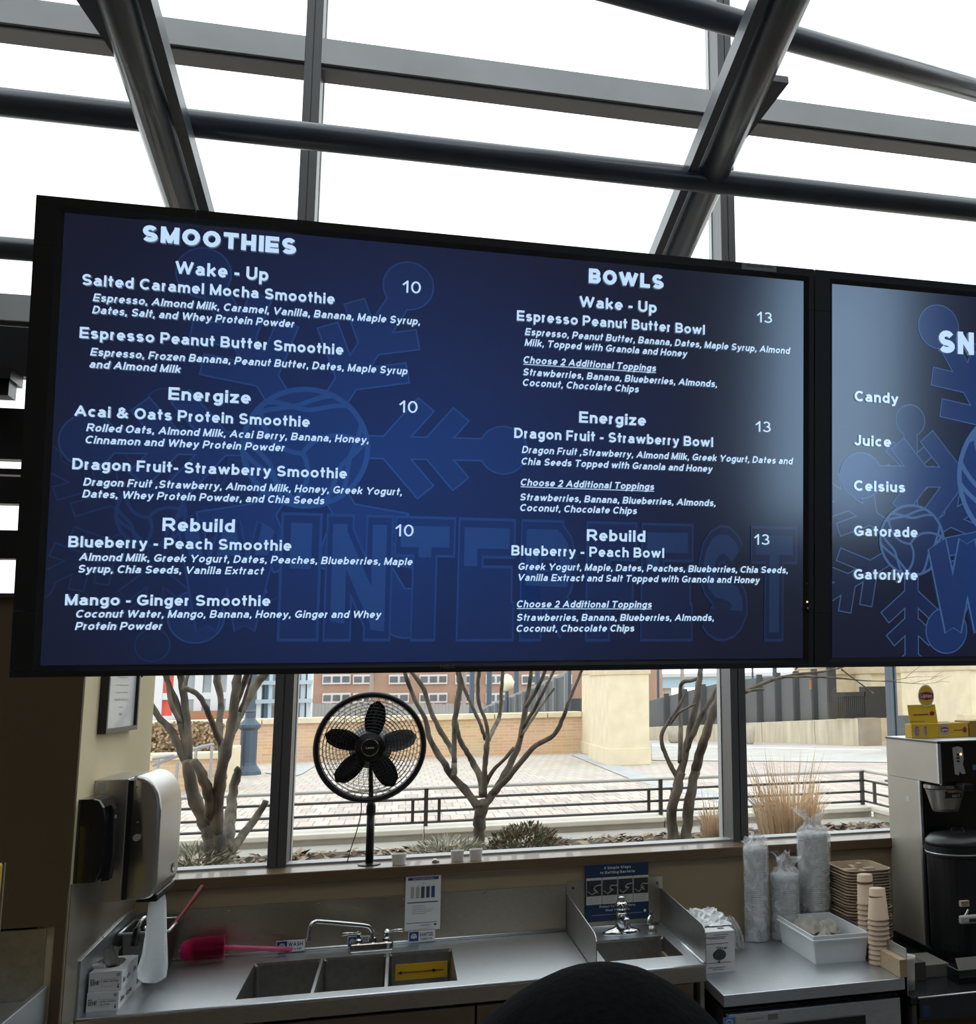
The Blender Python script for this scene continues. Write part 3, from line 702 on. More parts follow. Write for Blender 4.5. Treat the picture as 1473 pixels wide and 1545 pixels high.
def grass(label, c, rad, h, n):
    bm = NB()
    for i in range(n):
        a = random.uniform(0, 2*PI); r0 = rad*.35*math.sqrt(random.random()); p = Vector((c.x+math.cos(a)*r0, c.y+math.sin(a)*r0, SO))
        L = h*random.uniform(.35, 1)*(1 if i % 6 else 1.5); lean = random.uniform(.1, .55)*(1 if i % 6 else .5)
        q1 = p+Vector((math.cos(a)*lean*L*.35, math.sin(a)*lean*L*.35, L*.6)); q2 = p+Vector((math.cos(a)*lean*L, math.sin(a)*lean*L, L*(1-.3*lean)))
        w = Vector((-math.sin(a+1), math.cos(a+1), 0))*.0035
        b = [bm.verts.new(v) for v in (p-w, p+w, q1+w*.8, q1-w*.8, q2)]
        f = bm.faces.new((b[0], b[1], b[2], b[3])); g_ = bm.faces.new((b[3], b[2], b[4])); f.material_index = g_.material_index = i % 2
    return single('ornamental_grass', bm, [mat('straw grass', (.62, .44, .27), .7), mat('pale straw grass', (.72, .58, .42), .7)], label, 'grass')
grass('large tuft of dry straw coloured ornamental grass beyond the bagged cups', aty(1190, 1262, 6.7), .5, .42, 900)
grass('small tuft of dry ornamental grass just left of the right mullion', aty(1080, 1268, 6.8), .22, .26, 320)

# brick wall with cast stone cap beyond the patio
Yb = atz(640, 1143, ZG).y
bwm = brick_mat('buff brick wall', (.56, .36, .20), (.64, .43, .26), (.60, .48, .35), .30, .085, 1, mortar_size=.012)
zc0, zc1 = aty(640, 1087, Yb).z, aty(640, 1079, Yb).z
xa, xb = aty(-500, 1140, Yb).x, aty(878, 1140, Yb).x
bw = thing('brick_garden_wall', 'long buff brick wall with cream stone cap across the patio', 'wall', ((xa+xb)/2, Yb, ZG))
obj('brickwork', box(NB(), xa, xb, Yb, Yb+.5, ZG, zc0), bwm, bw)
xs = [aty(x, 1085, Yb).x for x in (-500, 100, 395, 640, 745, 826, 878)]
xs = [xa]+[x for x in [aty(q, 1085, Yb).x for q in (-200, 50, 240, 396, 520, 640, 746, 826)]]+[xb]
for a, b in zip(xs, xs[1:]): obj('cap_stone', box(NB(), a+.01, b-.01, Yb-.08, Yb+.58, zc0, zc1, .01), cream, bw)
# dark louvre fence descending to the left behind the brick wall
lf = thing('louvred_fence', 'dark vertical panel fence stepping down behind the brick wall', 'fence', (2, Yb+8, ZG))
fm = mat('blue grey fence panel', (.085, .095, .10), .6); fpm = mat('fence post grey', (.22, .23, .24), .5)
fx = [728, 738, 749, 760, 770, 780, 790, 801, 813, 825, 838, 855]
for i, (a, b) in enumerate(zip(fx, fx[1:])):
    ya, yb_ = Yb+11-i*.9, Yb+11-(i+1)*.9
    t0, t1 = 1071+(a-728)*(-53/127.), 1071+(b-728)*(-53/127.)
    A0, B0 = aty(a, 1085, ya), aty(b, 1085, yb_); A1, B1 = aty(a, t0, ya), aty(b, t1, yb_)
    th = Vector((0, .08, 0))
    hexa_b = [Vector((A0.x, A0.y, ZG)), Vector((B0.x, B0.y, ZG)), Vector((B0.x, B0.y, ZG))+th, Vector((A0.x, A0.y, ZG))+th]
    obj('fence_panel', hexa(NB(), hexa_b, [A1, B1, B1+th, A1+th]), fm, lf)
    obj('fence_post', box(NB(), B0.x-.06, B0.x+.04, B0.y-.1, B0.y+.02, ZG, B1.z+.03), fpm, lf)
    obj('fence_cap', hexa(NB(), [A1-th*.5, B1-th*.5, B1+th, A1+th], [A1-th*.5+UZ*.07, B1-th*.5+UZ*.07, B1+th+UZ*.07, A1+th+UZ*.07]), fpm, lf)
def block(bm, px0, px1, yb0, Y0, depth, ytop=900, z0=ZG):
    a = aty(px0, yb0, Y0); b = aty(px1, yb0, Y0); t = aty(px0, ytop, Y0)
    box(bm, a.x, b.x, Y0, Y0+depth, z0, t.z); return a.x, b.x, t.z
tk = NB(); a = aty(857, 1050, Yb+.6); box(tk, a.x, aty(862, 1050, Yb+.6).x, Yb+.6, Yb+.8, ZG, a.z+3.5)
single('steel_fence_post', tk, lamp_m, 'tall dark steel post left of the cream stone pillar', 'post')
bm = NB(); block(bm, 862, 880, 1078, Yb+1.5, .1, 1054); single('fence_gate_panel', bm, fm, 'short dark fence panel between the steel post and cream pillar', 'fence')
# cream pillars
Yp = atz(918, 1156, ZG).y
def pillar(label, l, r, Y, depth, plinth_y, band_y):
    x0, x1 = aty(l, 1120, Y).x, aty(r, 1120, Y).x
    t = thing('stone_pillar', label, 'pillar', ((x0+x1)/2, Y, ZG)); zp = aty(l, plinth_y, Y).z; zb = aty(l, band_y, Y).z
    obj('shaft', box(NB(), x0+.02, x1-.02, Y+.02, Y+depth-.02, zp, zb), cream, t)
    obj('plinth', box(NB(), x0, x1, Y, Y+depth, ZG, zp, .01), cream, t)
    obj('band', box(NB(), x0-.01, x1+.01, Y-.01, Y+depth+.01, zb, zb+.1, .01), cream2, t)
    obj('upper_shaft', box(NB(), x0, x1, Y, Y+depth, zb+.1, zb+3.2), cream, t)
    return t
pillar('broad cream stone pillar outside left of the twin trunked tree', 918, 982, Yp, 2.1, 1130, 1018)
Yp2 = atz(877, 1141, ZG).y
pillar('narrow cream stone pillar at the end of the brick wall', 890, 930, Yp2+.1, 1.2, 1122, 1017)
# far cream retaining wall and dark fences on the right
Y1 = atz(1136, 1116, ZG).y; Y2 = atz(1299, 1125, ZG).y
def wallseg(t, nm, p0, p1, Ya, Yb_, yt0, yt1, m, thick=.5, z0=None, yb0=None, yb1=None):
    A, B = aty(p0, 1100, Ya), aty(p1, 1100, Yb_); za, zb = aty(p0, yt0, Ya).z, aty(p1, yt1, Yb_).z
    ba_ = ZG if yb0 is None else aty(p0, yb0, Ya).z; bb_ = ZG if yb1 is None else aty(p1, yb1, Yb_).z
    th = Vector((0, thick, 0)); q = lambda P, z: Vector((P.x, P.y, z))
    return obj(nm, hexa(NB(), [q(A, ba_), q(B, bb_), q(B, bb_)+th, q(A, ba_)+th], [q(A, za), q(B, zb), q(B, zb)+th, q(A, za)+th]), m, t)
rw = thing('retaining_wall', 'pale low retaining wall across the road on the right', 'wall', (14, Y1, ZG))
for a, b in ((975, 1060), (1060, 1150), (1150, 1230), (1230, 1304)):
    f = lambda x: Y1+1.5+(Y2-Y1-1.5)*(x-975)/(1304-975)
    g_ = lambda x: 1098+(1084-1098)*(x-975)/(1304-975)
    wallseg(rw, 'wall_section', a, b-.6, f(a), f(b), g_(a), g_(b), mat('streaked cream wall', (.62, .56, .44), .9, var=.18, scale=2, stretch=(3, 3, .3)), .3)
Yr2 = Y2-.2
x0, x1 = aty(1304, 1100, Yr2).x, aty(1330, 1100, Yr2).x
obj('end_pier', box(NB(), x0, x1, Yr2, Yr2+1.2, ZG, aty(1304, 1084, Yr2).z), mat('grey brown pier', (.36, .31, .25), .9, var=.1, scale=3), rw)
def fence_run(label, p0, p1, Ya, Yb_, yb0, yb1, t0, t1, n):
    t = thing('picket_fence', label, 'fence', aty((p0+p1)/2, yb0, (Ya+Yb_)/2))
    for i in range(n):
        f0, f1 = i/n, (i+1)/n; L = lambda a, b, f: a+(b-a)*f
        a, b = L(p0, p1, f0), L(p0, p1, f1); ya, yb_ = L(Ya, Yb_, f0), L(Ya, Yb_, f1)
        wallseg(t, 'fence_panel', a, b, ya, yb_, L(t0, t1, f0), L(t0, t1, f1), mat('dark fence panel', (.15, .155, .16), .7, var=.1, scale=1), .06, None, L(yb0, yb1, f0), L(yb0, yb1, f1))
        P = aty(b, L(yb0, yb1, f1), yb_); Q = aty(b, L(t0, t1, f1), yb_)
        obj('fence_post', box(NB(), P.x-.07, P.x+.05, P.y-.1, P.y+.02, P.z-.02, Q.z+.08), mat('dark fence post', (.055, .06, .065), .6), t)
    return t
fence_run('dark fence above the retaining wall just right of the cream pillar', 978, 1090, f(978)+.45, f(1090)+.45, 1099, 1092, 1058, 1030, 4)
fence_far = fence_run('dark tall fence above the retaining wall behind the right lamp post', 1092, 1258, f(1092)+.45, f(1258)+.45, 1095, 1086, 1028, 1012, 6)
# gate fence of vertical pickets
t = thing('picket_gate', 'black vertical picket gate beside the cream building', 'gate', aty(1285, 1084, Y2+.4))
for i in range(15):
    x = 1262+i*3.0; p = aty(x, 1084, Y2+.3); q = aty(x, 1050-(x-1262)*.08, Y2+.3)
    obj('picket', box(NB(), p.x-.02, p.x+.02, p.y, p.y+.04, p.z, q.z), mat('black picket', (.03, .032, .035), .5), t)
p = aty(1260, 1050, Y2+.28); q = aty(1306, 1046, Y2+.28)
obj('rail', box(NB(), p.x, q.x, p.y, p.y+.05, p.z-.02, p.z+.08), MATS['black picket'], t)
obj('post', box(NB(), q.x-.02, q.x+.55, p.y, p.y+.3, aty(1300, 1084, Y2+.28).z, q.z+.15), MATS['black picket'], t)
p = aty(1258, 1084, Y2+.25); obj('post', box(NB(), p.x-.1, p.x+.1, p.y, p.y+.1, p.z, p.z+2.2), MATS['black picket'], t)
p = aty(1221, 1026, f(1225)+.36); q = aty(1231, 1040, f(1225)+.36)
obj('notice_plate', box(NB(), p.x, q.x, p.y-.02, p.y, q.z, p.z), mat('orange notice', (.5, .25, .1), .6), fence_far, label='small orange notice plate')
# cream building at the right
Yq = atz(1335, 1135, ZG).y-2
t = thing('cream_building', 'cream stone building with recessed bay on the far right', 'building', (aty(1400, 1100, Yq).x, Yq, ZG))
x0, x1 = [aty(v, 1050, Yr2+1.6).x for v in (1316, 1366)]; x2, x3 = [aty(v, 1050, Yq+1).x for v in (1428, 1800)]
zt_ = aty(1400, 850, Yq).z; zb_ = aty(1400, 1012, Yq).z
for nm, xx0, xx1, yy in (('wall_bay', x0, x1, Yr2+1.6), ('recess', x1, x2, Yr2+2.6), ('wall_bay', x2, x3, Yq)):
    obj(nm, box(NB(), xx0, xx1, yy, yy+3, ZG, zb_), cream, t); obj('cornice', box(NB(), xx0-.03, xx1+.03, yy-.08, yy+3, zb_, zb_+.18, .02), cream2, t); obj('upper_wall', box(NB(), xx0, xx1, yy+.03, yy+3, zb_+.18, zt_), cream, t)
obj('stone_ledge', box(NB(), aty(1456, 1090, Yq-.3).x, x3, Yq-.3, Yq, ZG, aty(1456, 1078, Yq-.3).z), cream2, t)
obj('door_panel', box(NB(), aty(1362, 1080, Yq+.9).x, aty(1376, 1080, Yq+.9).x, Yq+.85, Yq+1.21, ZG, aty(1362, 1080, Yq+.9).z), fm, t)
Ys = 14.5
p = aty(1342, 1050, Ys); q = aty(1354, 1050, Ys)
t = thing('steel_column', 'tall blue grey steel column outside above the coffee brewer', 'column', ((p.x+q.x)/2, Ys, ZG))
for i, (u, v) in enumerate(((0, .2), (.26, .74), (.8, 1))): obj('flange' if i != 1 else 'web', box(NB(), p.x+(q.x-p.x)*u, p.x+(q.x-p.x)*v, Ys+(.04 if i == 1 else 0), Ys+.12, ZG, 4.3), lamp_m if i != 1 else mat('column web', (.14, .16, .18), .5), t)
obj('base_plate', box(NB(), p.x-.05, q.x+.05, Ys-.05, Ys+.17, ZG, ZG+.03), lamp_m, t)
# lamp posts
def lamp_post(label, x, ybase, prof_px, group=None, head=True):
    b = atz(x, ybase, ZG); k = dist(b)/F
    t = thing('lamp_post', label, 'lamp post', b)
    prof = [(w/2*k, h*k) for w, h in prof_px]
    bm = NB(); lathe(bm, prof, b, 14); obj('pole', bm, lamp_m, t, smooth=False)
    top = prof[-1][1]; r = prof[-1][0]
    bm = NB(); lathe(bm, [(r, top), (r*3, top+r), (r*2.4, top+r*2), (r*4.2, top+r*7), (r*3.6, top+r*8), (r*1.2, top+r*10), (0, top+r*12)], b, 14); obj('lantern', bm, mat('frosted lantern', (.7, .68, .6), .4), t, smooth=True)
    return t
PB = [(40, 0), (38, 5), (26, 14), (24, 18), (24, 66), (32, 70), (32, 74), (20, 80), (14, 84), (14, 92), (16, 94), (13, 97), (13, 330), (10, 420)]
lamp_post('heavy blue grey lamp post standing on the patio left of the mullion', 373, 1169, PB)
PR = [(27, 0), (27, 8), (22, 9), (20, 14), (11, 26), (11, 52), (14, 54), (12, 58), (7, 62), (6, 190), (5, 240)]
lamp_post('blue grey lamp post on a stone footing before the right dark fence', 1172, 1117, PR)
lamp_post('slim pale blue lamp post right of the cream pillar', 994, 1112, [(12, 0), (8, 6), (6, 22), (8, 24), (4, 30), (4, 160), (3, 200)])
lamp_post('slim distant lamp post beside the thin planter urn', 1138, 1112, [(7, 0), (5, 6), (4, 22), (4, 24), (3, 30), (3, 120), (3, 150)])
# planter urns
def urn(label, x, yb_, w, h):
    b = atz(x, yb_, ZG); k = dist(b)/F; bm = NB()
    lathe(bm, [(w*.28*k, 0), (w*.42*k, h*.15*k), (w*.5*k, h*.6*k), (w*.5*k, h*k), (w*.45*k, h*k), (w*.44*k, h*.85*k), (0, h*.8*k)], b, 16)
    single('planter_urn', bm, conc, label, 'planter', smooth=True)
urn('round pale planter urn seen through the twin trunked tree', 1018, 1121, 22, 24); urn('round pale planter urn beside the right mullion', 1132, 1123, 16, 28)

# left: lower brick planter, hedge, handrails
Yl = atz(290, 1195, ZG).y
t = thing('brick_planter', 'low brick planter with cream cap behind the leftmost tree', 'planter', (aty(280, 1190, Yl).x, Yl, ZG))
xl0, xl1 = aty(60, 1190, Yl).x, aty(330, 1190, Yl).x; zz = aty(290, 1146, Yl).z
obj('brickwork', box(NB(), xl0, xl1, Yl, Yl+.35, ZG, zz), bwm, t); obj('cap_stone', box(NB(), xl0-.03, xl1+.03, Yl-.04, Yl+.4, zz, aty(290, 1136, Yl).z, .01), cream, t)
obj('end_pier', box(NB(), aty(329, 1190, Yl-.1).x, aty(352, 1190, Yl-.1).x, Yl-.1, Yl+.5, ZG, aty(340, 1127, Yl).z, .01), cream, t)
Yh = Yl+2; c = aty(262, 1110, Yh)
t = thing('clipped_hedge', 'brown leaved winter hedge behind the low brick planter', 'hedge', (c.x, c.y, ZG)); bm = NB()
hx0, hx1 = aty(100, 1110, Yh).x, aty(322, 1110, Yh).x; hz0, hz1 = ZG, aty(262, 1096, Yh).z
for i in range(15000):
    p = Vector((random.uniform(hx0, hx1), random.uniform(Yh, Yh+1), hz0+(hz1-hz0)*(random.random()**.5)+random.uniform(-.05, .05))); a = random.uniform(0, 6.28); l = .032
    u = Vector((math.cos(a), 0, math.sin(a)))*l; v = Vector((-math.sin(a), random.uniform(-.5, .5), math.cos(a)))*l*.7
    f = bm.faces.new([bm.verts.new(q) for q in (p-u, p-v, p+u, p+v)]); f.material_index = i % 3
obj('foliage', bm, [mat('hedge brown', (.34, .23, .13), .8), mat('hedge tan', (.42, .31, .19), .8), mat('hedge dark', (.16, .10, .05), .9)], t, kind='stuff')
t = thing('step_handrail', 'grey steel handrails of the steps behind the leftmost tree', 'handrail', (aty(300, 1190, Yl-.4).x, Yl-.4, ZG)); hm = mat('grey handrail', (.30, .31, .32), .4, .5)
def hp(x, y, Y=Yl-.4): return aty(x, y, Y)
for pts in ([(230, 1145), (262, 1140), (262, 1142)], [(230, 1155), (300, 1128), (322, 1123), (322, 1124)], [(288, 1130), (302, 1130), (302, 1131)]):
    obj('rail', tube(NB(), [hp(*p) for p in pts], .025, 6), hm, t)
for x, y in ((239, 1145), (268, 1150), (296, 1130), (320, 1123)):
    a = hp(x, y); obj('post', tube(NB(), [(a.x, a.y, ZG), (a.x, a.y, a.z)], .022, 6), hm, t)

# glass fronted building far left
Yg = 33.0; t = thing('glass_building', 'grey glass fronted building with red panel beyond the left brick wall', 'building', (aty(320, 1050, Yg).x, Yg, ZG))
gg = mat('far grey glazing', (.30, .33, .35), .15, .3, var=.25, scale=.6); gf = mat('pale window frame', (.62, .64, .66), .5); rd = mat('red panel', (.75, .10, .07), .6)
xs = [aty(v, 1050, Yg).x for v in (40, 90, 140, 190, 240, 268, 300, 325, 348, 368)]; zs = [ZG, aty(300, 1084, Yg).z, aty(300, 1050, Yg).z, aty(300, 1012, Yg).z, aty(300, 950, Yg).z, aty(300, 905, Yg).z]
for i, (a, b) in enumerate(zip(xs, xs[1:])):
    for j, (c_, d_) in enumerate(zip(zs[1:], zs[2:])):
        obj('red_panel' if i == 4 else 'window', box(NB(), a+.1, b-.1, Yg, Yg+.1, c_+.08, d_-.08), rd if i == 4 else gg, t)
    obj('mullion', box(NB(), b-.1, b+.1, Yg-.12, Yg+.12, zs[1], zs[-1]), gf, t)
for z in zs[1:]: obj('transom', box(NB(), xs[0], xs[-1], Yg-.1, Yg+.12, z-.09, z+.09), gf, t)
obj('wall', box(NB(), xs[0], xs[-1], Yg+.13, Yg+.5, ZG, zs[-1]), mat('far wall', (.4, .38, .36), .8), t)
obj('base_wall', box(NB(), aty(275, 1080, Yg-.6).x, aty(348, 1080, Yg-.6).x, Yg-.6, Yg-.2, ZG, aty(300, 1073, Yg-.6).z), mat('brick base', (.36, .16, .09), .8), t)
# blue white glass tower
Yt = 36.0; t = thing('blue_glass_tower', 'pale blue glazed stair tower behind the left lamp post and mullion', 'building', (aty(420, 1050, Yt).x, Yt, ZG))
cols = [mat('tower frame', (.45, .55, .63), .4), mat('tower pale glass', (.50, .66, .78), .2), mat('tower deep glass', (.22, .36, .48), .2), mat('tower white panel', (.72, .78, .80), .5)]
px_ = [370, 378, 386, 396, 404, 412, 420, 428, 436, 444, 452, 461, 470]
for i, (a, b) in enumerate(zip(px_, px_[1:])):
    A, B = aty(a, 1050, Yt).x, aty(b, 1050, Yt).x
    obj('panel', box(NB(), A+.03, B-.03, Yt+(i % 2)*.3, Yt+1, ZG, aty(a, 900, Yt).z), cols[(0, 1, 3, 2, 1, 2, 0, 1, 2, 1, 0, 3)[i]], t)
for y in (1030, 1058): z = aty(420, y, Yt).z; obj('floor_band', box(NB(), aty(370, y, Yt).x, aty(470, y, Yt).x, Yt-.1, Yt+.5, z-.06, z+.06), cols[0], t)
# far red brick office block
Yf = 62.0; t = thing('brick_office_block', 'distant red brick building with rows of white framed windows', 'building', (aty(660, 1050, Yf).x, Yf, ZG))
fb = mat('far red brick', (.36, .225, .165), .9, var=.15, scale=.5)
X0, X1 = aty(466, 1050, Yf).x, aty(1000, 1050, Yf).x; ztop = aty(660, 860, Yf).z
obj('wall', box(NB(), X0, X1, Yf, Yf+8, ZG, ztop), fb, t)
wf = mat('white window frame', (.62, .60, .58), .6); wg = mat('office glazing', (.13, .14, .15), .2, .2, var=.3, scale=.7)
for ry in (940, 968, 996, 1025, 1053):
    for cx in range(9):
        x = 483+cx*50+(0 if cx % 2 else 4); wpx = 30 if cx % 3 else 42
        if x+wpx > 980: continue
        a, b = aty(x, ry-7, Yf), aty(x+wpx, ry+7, Yf); h0, h1_ = min(a.z, b.z), max(a.z, b.z)
        fr = obj('window', box(NB(), a.x, b.x, Yf-.12, Yf+.05, h0, h1_), wf, t)
        n = 2 if wpx < 40 else 3
        for k in range(n):
            u0 = a.x+(b.x-a.x)*(k+.12)/n; u1 = a.x+(b.x-a.x)*(k+.88)/n
            obj('pane', box(NB(), u0, u1, Yf-.16, Yf-.1, h0+.1, h1_-.1), wg, fr)
for x in (1004, 600): pass
obj('lower_band', box(NB(), X0, X1, Yf-.4, Yf, ZG, aty(660, 1068, Yf).z), mat('far grey base', (.30, .30, .30), .8), t)
# pale picket fence far behind brick wall
Yk = 40.0; t = thing('pale_board_fence', 'pale grey board fence in front of the distant brick block', 'fence', (aty(660, 1075, Yk).x, Yk, ZG))
for i in range(50):
    x = 470+i*5.2
    if x > 730: break
    a = aty(x, 1061+random.random()*2, Yk); b = aty(x+4.4, 1075, Yk); obj('board', box(NB(), a.x, b.x, Yk, Yk+.08, ZG, a.z), mat('weathered board', (.36, .35, .33), .8), t)
# parked dark car far off
c = atz(657, 1062, ZG); Yc_ = 50; a = aty(655, 1058, Yc_); 
# distant poles and far trees, distant bridge band on the right
for x in (712, 738, 779, 811): 
    Y_ = 37; p = aty(x, 1060, Y_); single('street_pole', tube(NB(), [(p.x, Y_, ZG), (p.x, Y_, 9)], .09, 8), lamp_m, {712: 'first thin street pole before the distant brick block', 738: 'second thin street pole, beside the distant globe lamp', 779: 'third thin street pole right of the distant globe lamp', 811: 'rightmost thin street pole behind the stepped dark fence'}[x], 'pole')
Y_ = 30; p = aty(765, 1040, Y_); gl = thing('globe_lamp', 'distant globe street lamp above the stepped dark fence', 'lamp post', (p.x, Y_, ZG))
obj('pole', tube(NB(), [(p.x, Y_, ZG), (p.x, Y_, p.z)], .05, 8), lamp_m, gl); obj('globe', lathe(NB(), [(0.05, -.05), (.17, .05), (.2, .2), (.12, .36), (0, .42)], p, 12), mat('cream globe', (.8, .75, .55), .4), gl, smooth=True)
Yv = 75.0; t = thing('distant_overpass', 'pale blue distant overpass girder beyond the right fences', 'bridge', (aty(1100, 1030, Yv).x, Yv, ZG))
a, b = aty(975, 1030, Yv), aty(1330, 1035, Yv); obj('girder', box(NB(), a.x, b.x, Yv, Yv+2, a.z-.4, a.z+.35), mat('pale blue girder', (.42, .58, .66), .6), t)
obj('deck', box(NB(), a.x, b.x, Yv-.3, Yv+3, a.z+.35, a.z+.6), mat('pale deck', (.6, .6, .6), .8), t)
for i in range(6): x = a.x+(b.x-a.x)*(i+.5)/6; obj('pier', box(NB(), x-.4, x+.4, Yv+.3, Yv+1.5, ZG, a.z-.4), conc, t)
def far_tree(label, x, Y, h, seed, m):
    random.seed(seed); p = aty(x, 1060, Y); bm = NB()
    def grow(q, d, L, r, dep):
        e = q+d*L; tube(bm, [q, e], [r, r*.7], 5, caps=False)
        if dep:
            for _ in range(3): grow(e, (d+Vector((random.uniform(-.7, .7), random.uniform(-.7, .7), random.uniform(-.1, .5)))).normalized(), L*.72, r*.62, dep-1)
    grow(Vector((p.x, Y, ZG)), UZ, h*.3, h*.018, 5)
    single('bare_street_tree', bm, m, label, 'tree')
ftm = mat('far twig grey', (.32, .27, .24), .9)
far_tree('hazy bare street tree before the distant brick block, left one', 560, 52, 7, 3, ftm)
far_tree('hazy bare street tree between the distant windows and globe lamp', 700, 50, 6.5, 4, ftm)
far_tree('hazy bare street tree right of the cream pillar', 1030, 58, 8, 5, ftm)
far_tree('hazy bare street tree beyond the dark fence near the right lamp post', 1170, 44, 7, 6, ftm)
far_tree('hazy bare street tree beyond the picket gate', 1285, 34, 6, 8, ftm)
random.seed(11)

# ================================================================ menu screens
SY_, ST = .012, .091
SO_ = Vector((-.401, 1.312, 1.669)); SW, SH = .911, .523
SU = Vector((math.cos(SY_), math.sin(SY_), 0)); SV = Vector((0, -math.sin(ST), math.cos(ST))); SV = (SV-SU*SV.dot(SU)).normalized(); SN = SU.cross(SV)
def suv(x, y):
    r = ray(x, y); t = (SO_-C0).dot(SN)/r.dot(SN); p = C0+r*t-SO_; return p.dot(SU), p.dot(SV)
def SP(u, v, n=0): return SO_+SU*u+SV*v+SN*n
def emis(name, col, rough=.15, k=1.0):
    m = mat(name, (.004, .004, .005), rough, emit=col, es=k); m.node_tree.nodes['Principled BSDF'].inputs['IOR'].default_value = 2.4; return m
def gen_ramp(m, dark, bright, cx, cz, rad):
    """radial tone of the displayed picture, in metres from the lower left screen corner"""
    n = m.node_tree; b = n.nodes['Principled BSDF']; t = n.nodes.new('ShaderNodeTexCoord'); v = n.nodes.new('ShaderNodeVectorMath'); v.operation = 'SUBTRACT'; v.inputs[1].default_value = (cx*1.215, 0, cz*.69)
    s = n.nodes.new('ShaderNodeVectorMath'); s.operation = 'MULTIPLY'; s.inputs[1].default_value = (1/(1.215*rad), 0, .62/(.69*rad)); l = n.nodes.new('ShaderNodeVectorMath'); l.operation = 'LENGTH'
    r = n.nodes.new('ShaderNodeValToRGB'); r.color_ramp.interpolation = 'EASE'; r.color_ramp.elements[0].color = (*bright, 1); r.color_ramp.elements[1].color = (*dark, 1)
    z = n.nodes.new('ShaderNodeTexNoise'); z.inputs['Scale'].default_value = 60; a = n.nodes.new('ShaderNodeMath'); a.operation = 'MULTIPLY_ADD'; a.inputs[1].default_value = .12
    n.links.new(t.outputs['Object'], v.inputs[0]); n.links.new(v.outputs[0], s.inputs[0]); n.links.new(s.outputs[0], l.inputs[0]); n.links.new(t.outputs['Object'], z.inputs['Vector'])
    n.links.new(z.outputs['Fac'], a.inputs[0]); n.links.new(l.outputs['Value'], a.inputs[2]); n.links.new(a.outputs[0], r.inputs['Fac']); n.links.new(r.outputs['Color'], b.inputs['Emission Color'])
def art(name, gain, add, g=(.42, .42, .56), base=((.0022, .0060, .022), (.0035, .024, .115))):
    m = emis(name, (0, 0, 0)); gen_ramp(m, *[tuple(c*gain+a*w for c, a in zip(col, add)) for col, w in ((base[0], .6), (base[1], 1))], *g); return m
txt_m = emis('screen text', (.52, .72, .97),   .15, 1)
pan_m = emis('screen picture', (.01, .03, .1)); gen_ramp(pan_m, (.0022, .0060, .022), (.0035, .024, .115), .42, .42, .56)
pan2_m = emis('screen picture two', (.01, .03, .1)); gen_ramp(pan2_m, (.0022, .006, .024), (.004, .036, .19), .62, .42, .5)
G2 = (.62, .42, .5); P2_ = ((.0022, .006, .024), (.004, .036, .19))
fillA, outA = art('flake fill', 1.2, (.0006, .006, .026)), art('flake line', 1.3, (.008, .030, .085))
fillB, outB = art('flake fill dark', .95, (.0002, .002, .008)), art('flake line dark', 1.1, (.004, .014, .045))
fillL, outL, frost = art('letter fill', 1.05, (.0002, .004, .02)), art('letter line', 1.2, (.005, .020, .065)), art('letter frost', 1.2, (.006, .024, .072))
fillR, outR = art('flake fill bright', 1.15, (.003, .026, .12), G2, P2_), art('flake line bright', 1.2, (.06, .14, .32), G2, P2_)
SK = [0]
def spoly(bm, pts, n):
    SK[0] += 1; n += (SK[0] % 13)*6e-6
    try: bm.faces.new([bm.verts.new(SP(u, v, n)) for u, v in pts])
    except ValueError: pass
def sdisc(bm, c, r, n, seg=30, r0=0):
    if not r0: spoly(bm, [(c[0]+r*math.cos(2*PI*i/seg), c[1]+r*math.sin(2*PI*i/seg)) for i in range(seg)], n); return
    for i in range(seg):
        a, b = 2*PI*i/seg, 2*PI*(i+1)/seg
        q = [(c[0]+r*math.cos(a), c[1]+r*math.sin(a)), (c[0]+r*math.cos(b), c[1]+r*math.sin(b))]
        if r0: spoly(bm, q+[(c[0]+r0*math.cos(b), c[1]+r0*math.sin(b)), (c[0]+r0*math.cos(a), c[1]+r0*math.sin(a))], n)
        else: spoly(bm, q+[c], n)
def sbar(bm, a, b, w, n, lim=None):
    d = Vector((b[0]-a[0], b[1]-a[1])); L = d.length; d /= L; p = Vector((-d.y, d.x))*w
    spoly(bm, [(a[0]+p.x, a[1]+p.y), (b[0]+p.x, b[1]+p.y), (b[0]-p.x, b[1]-p.y), (a[0]-p.x, a[1]-p.y)], n)
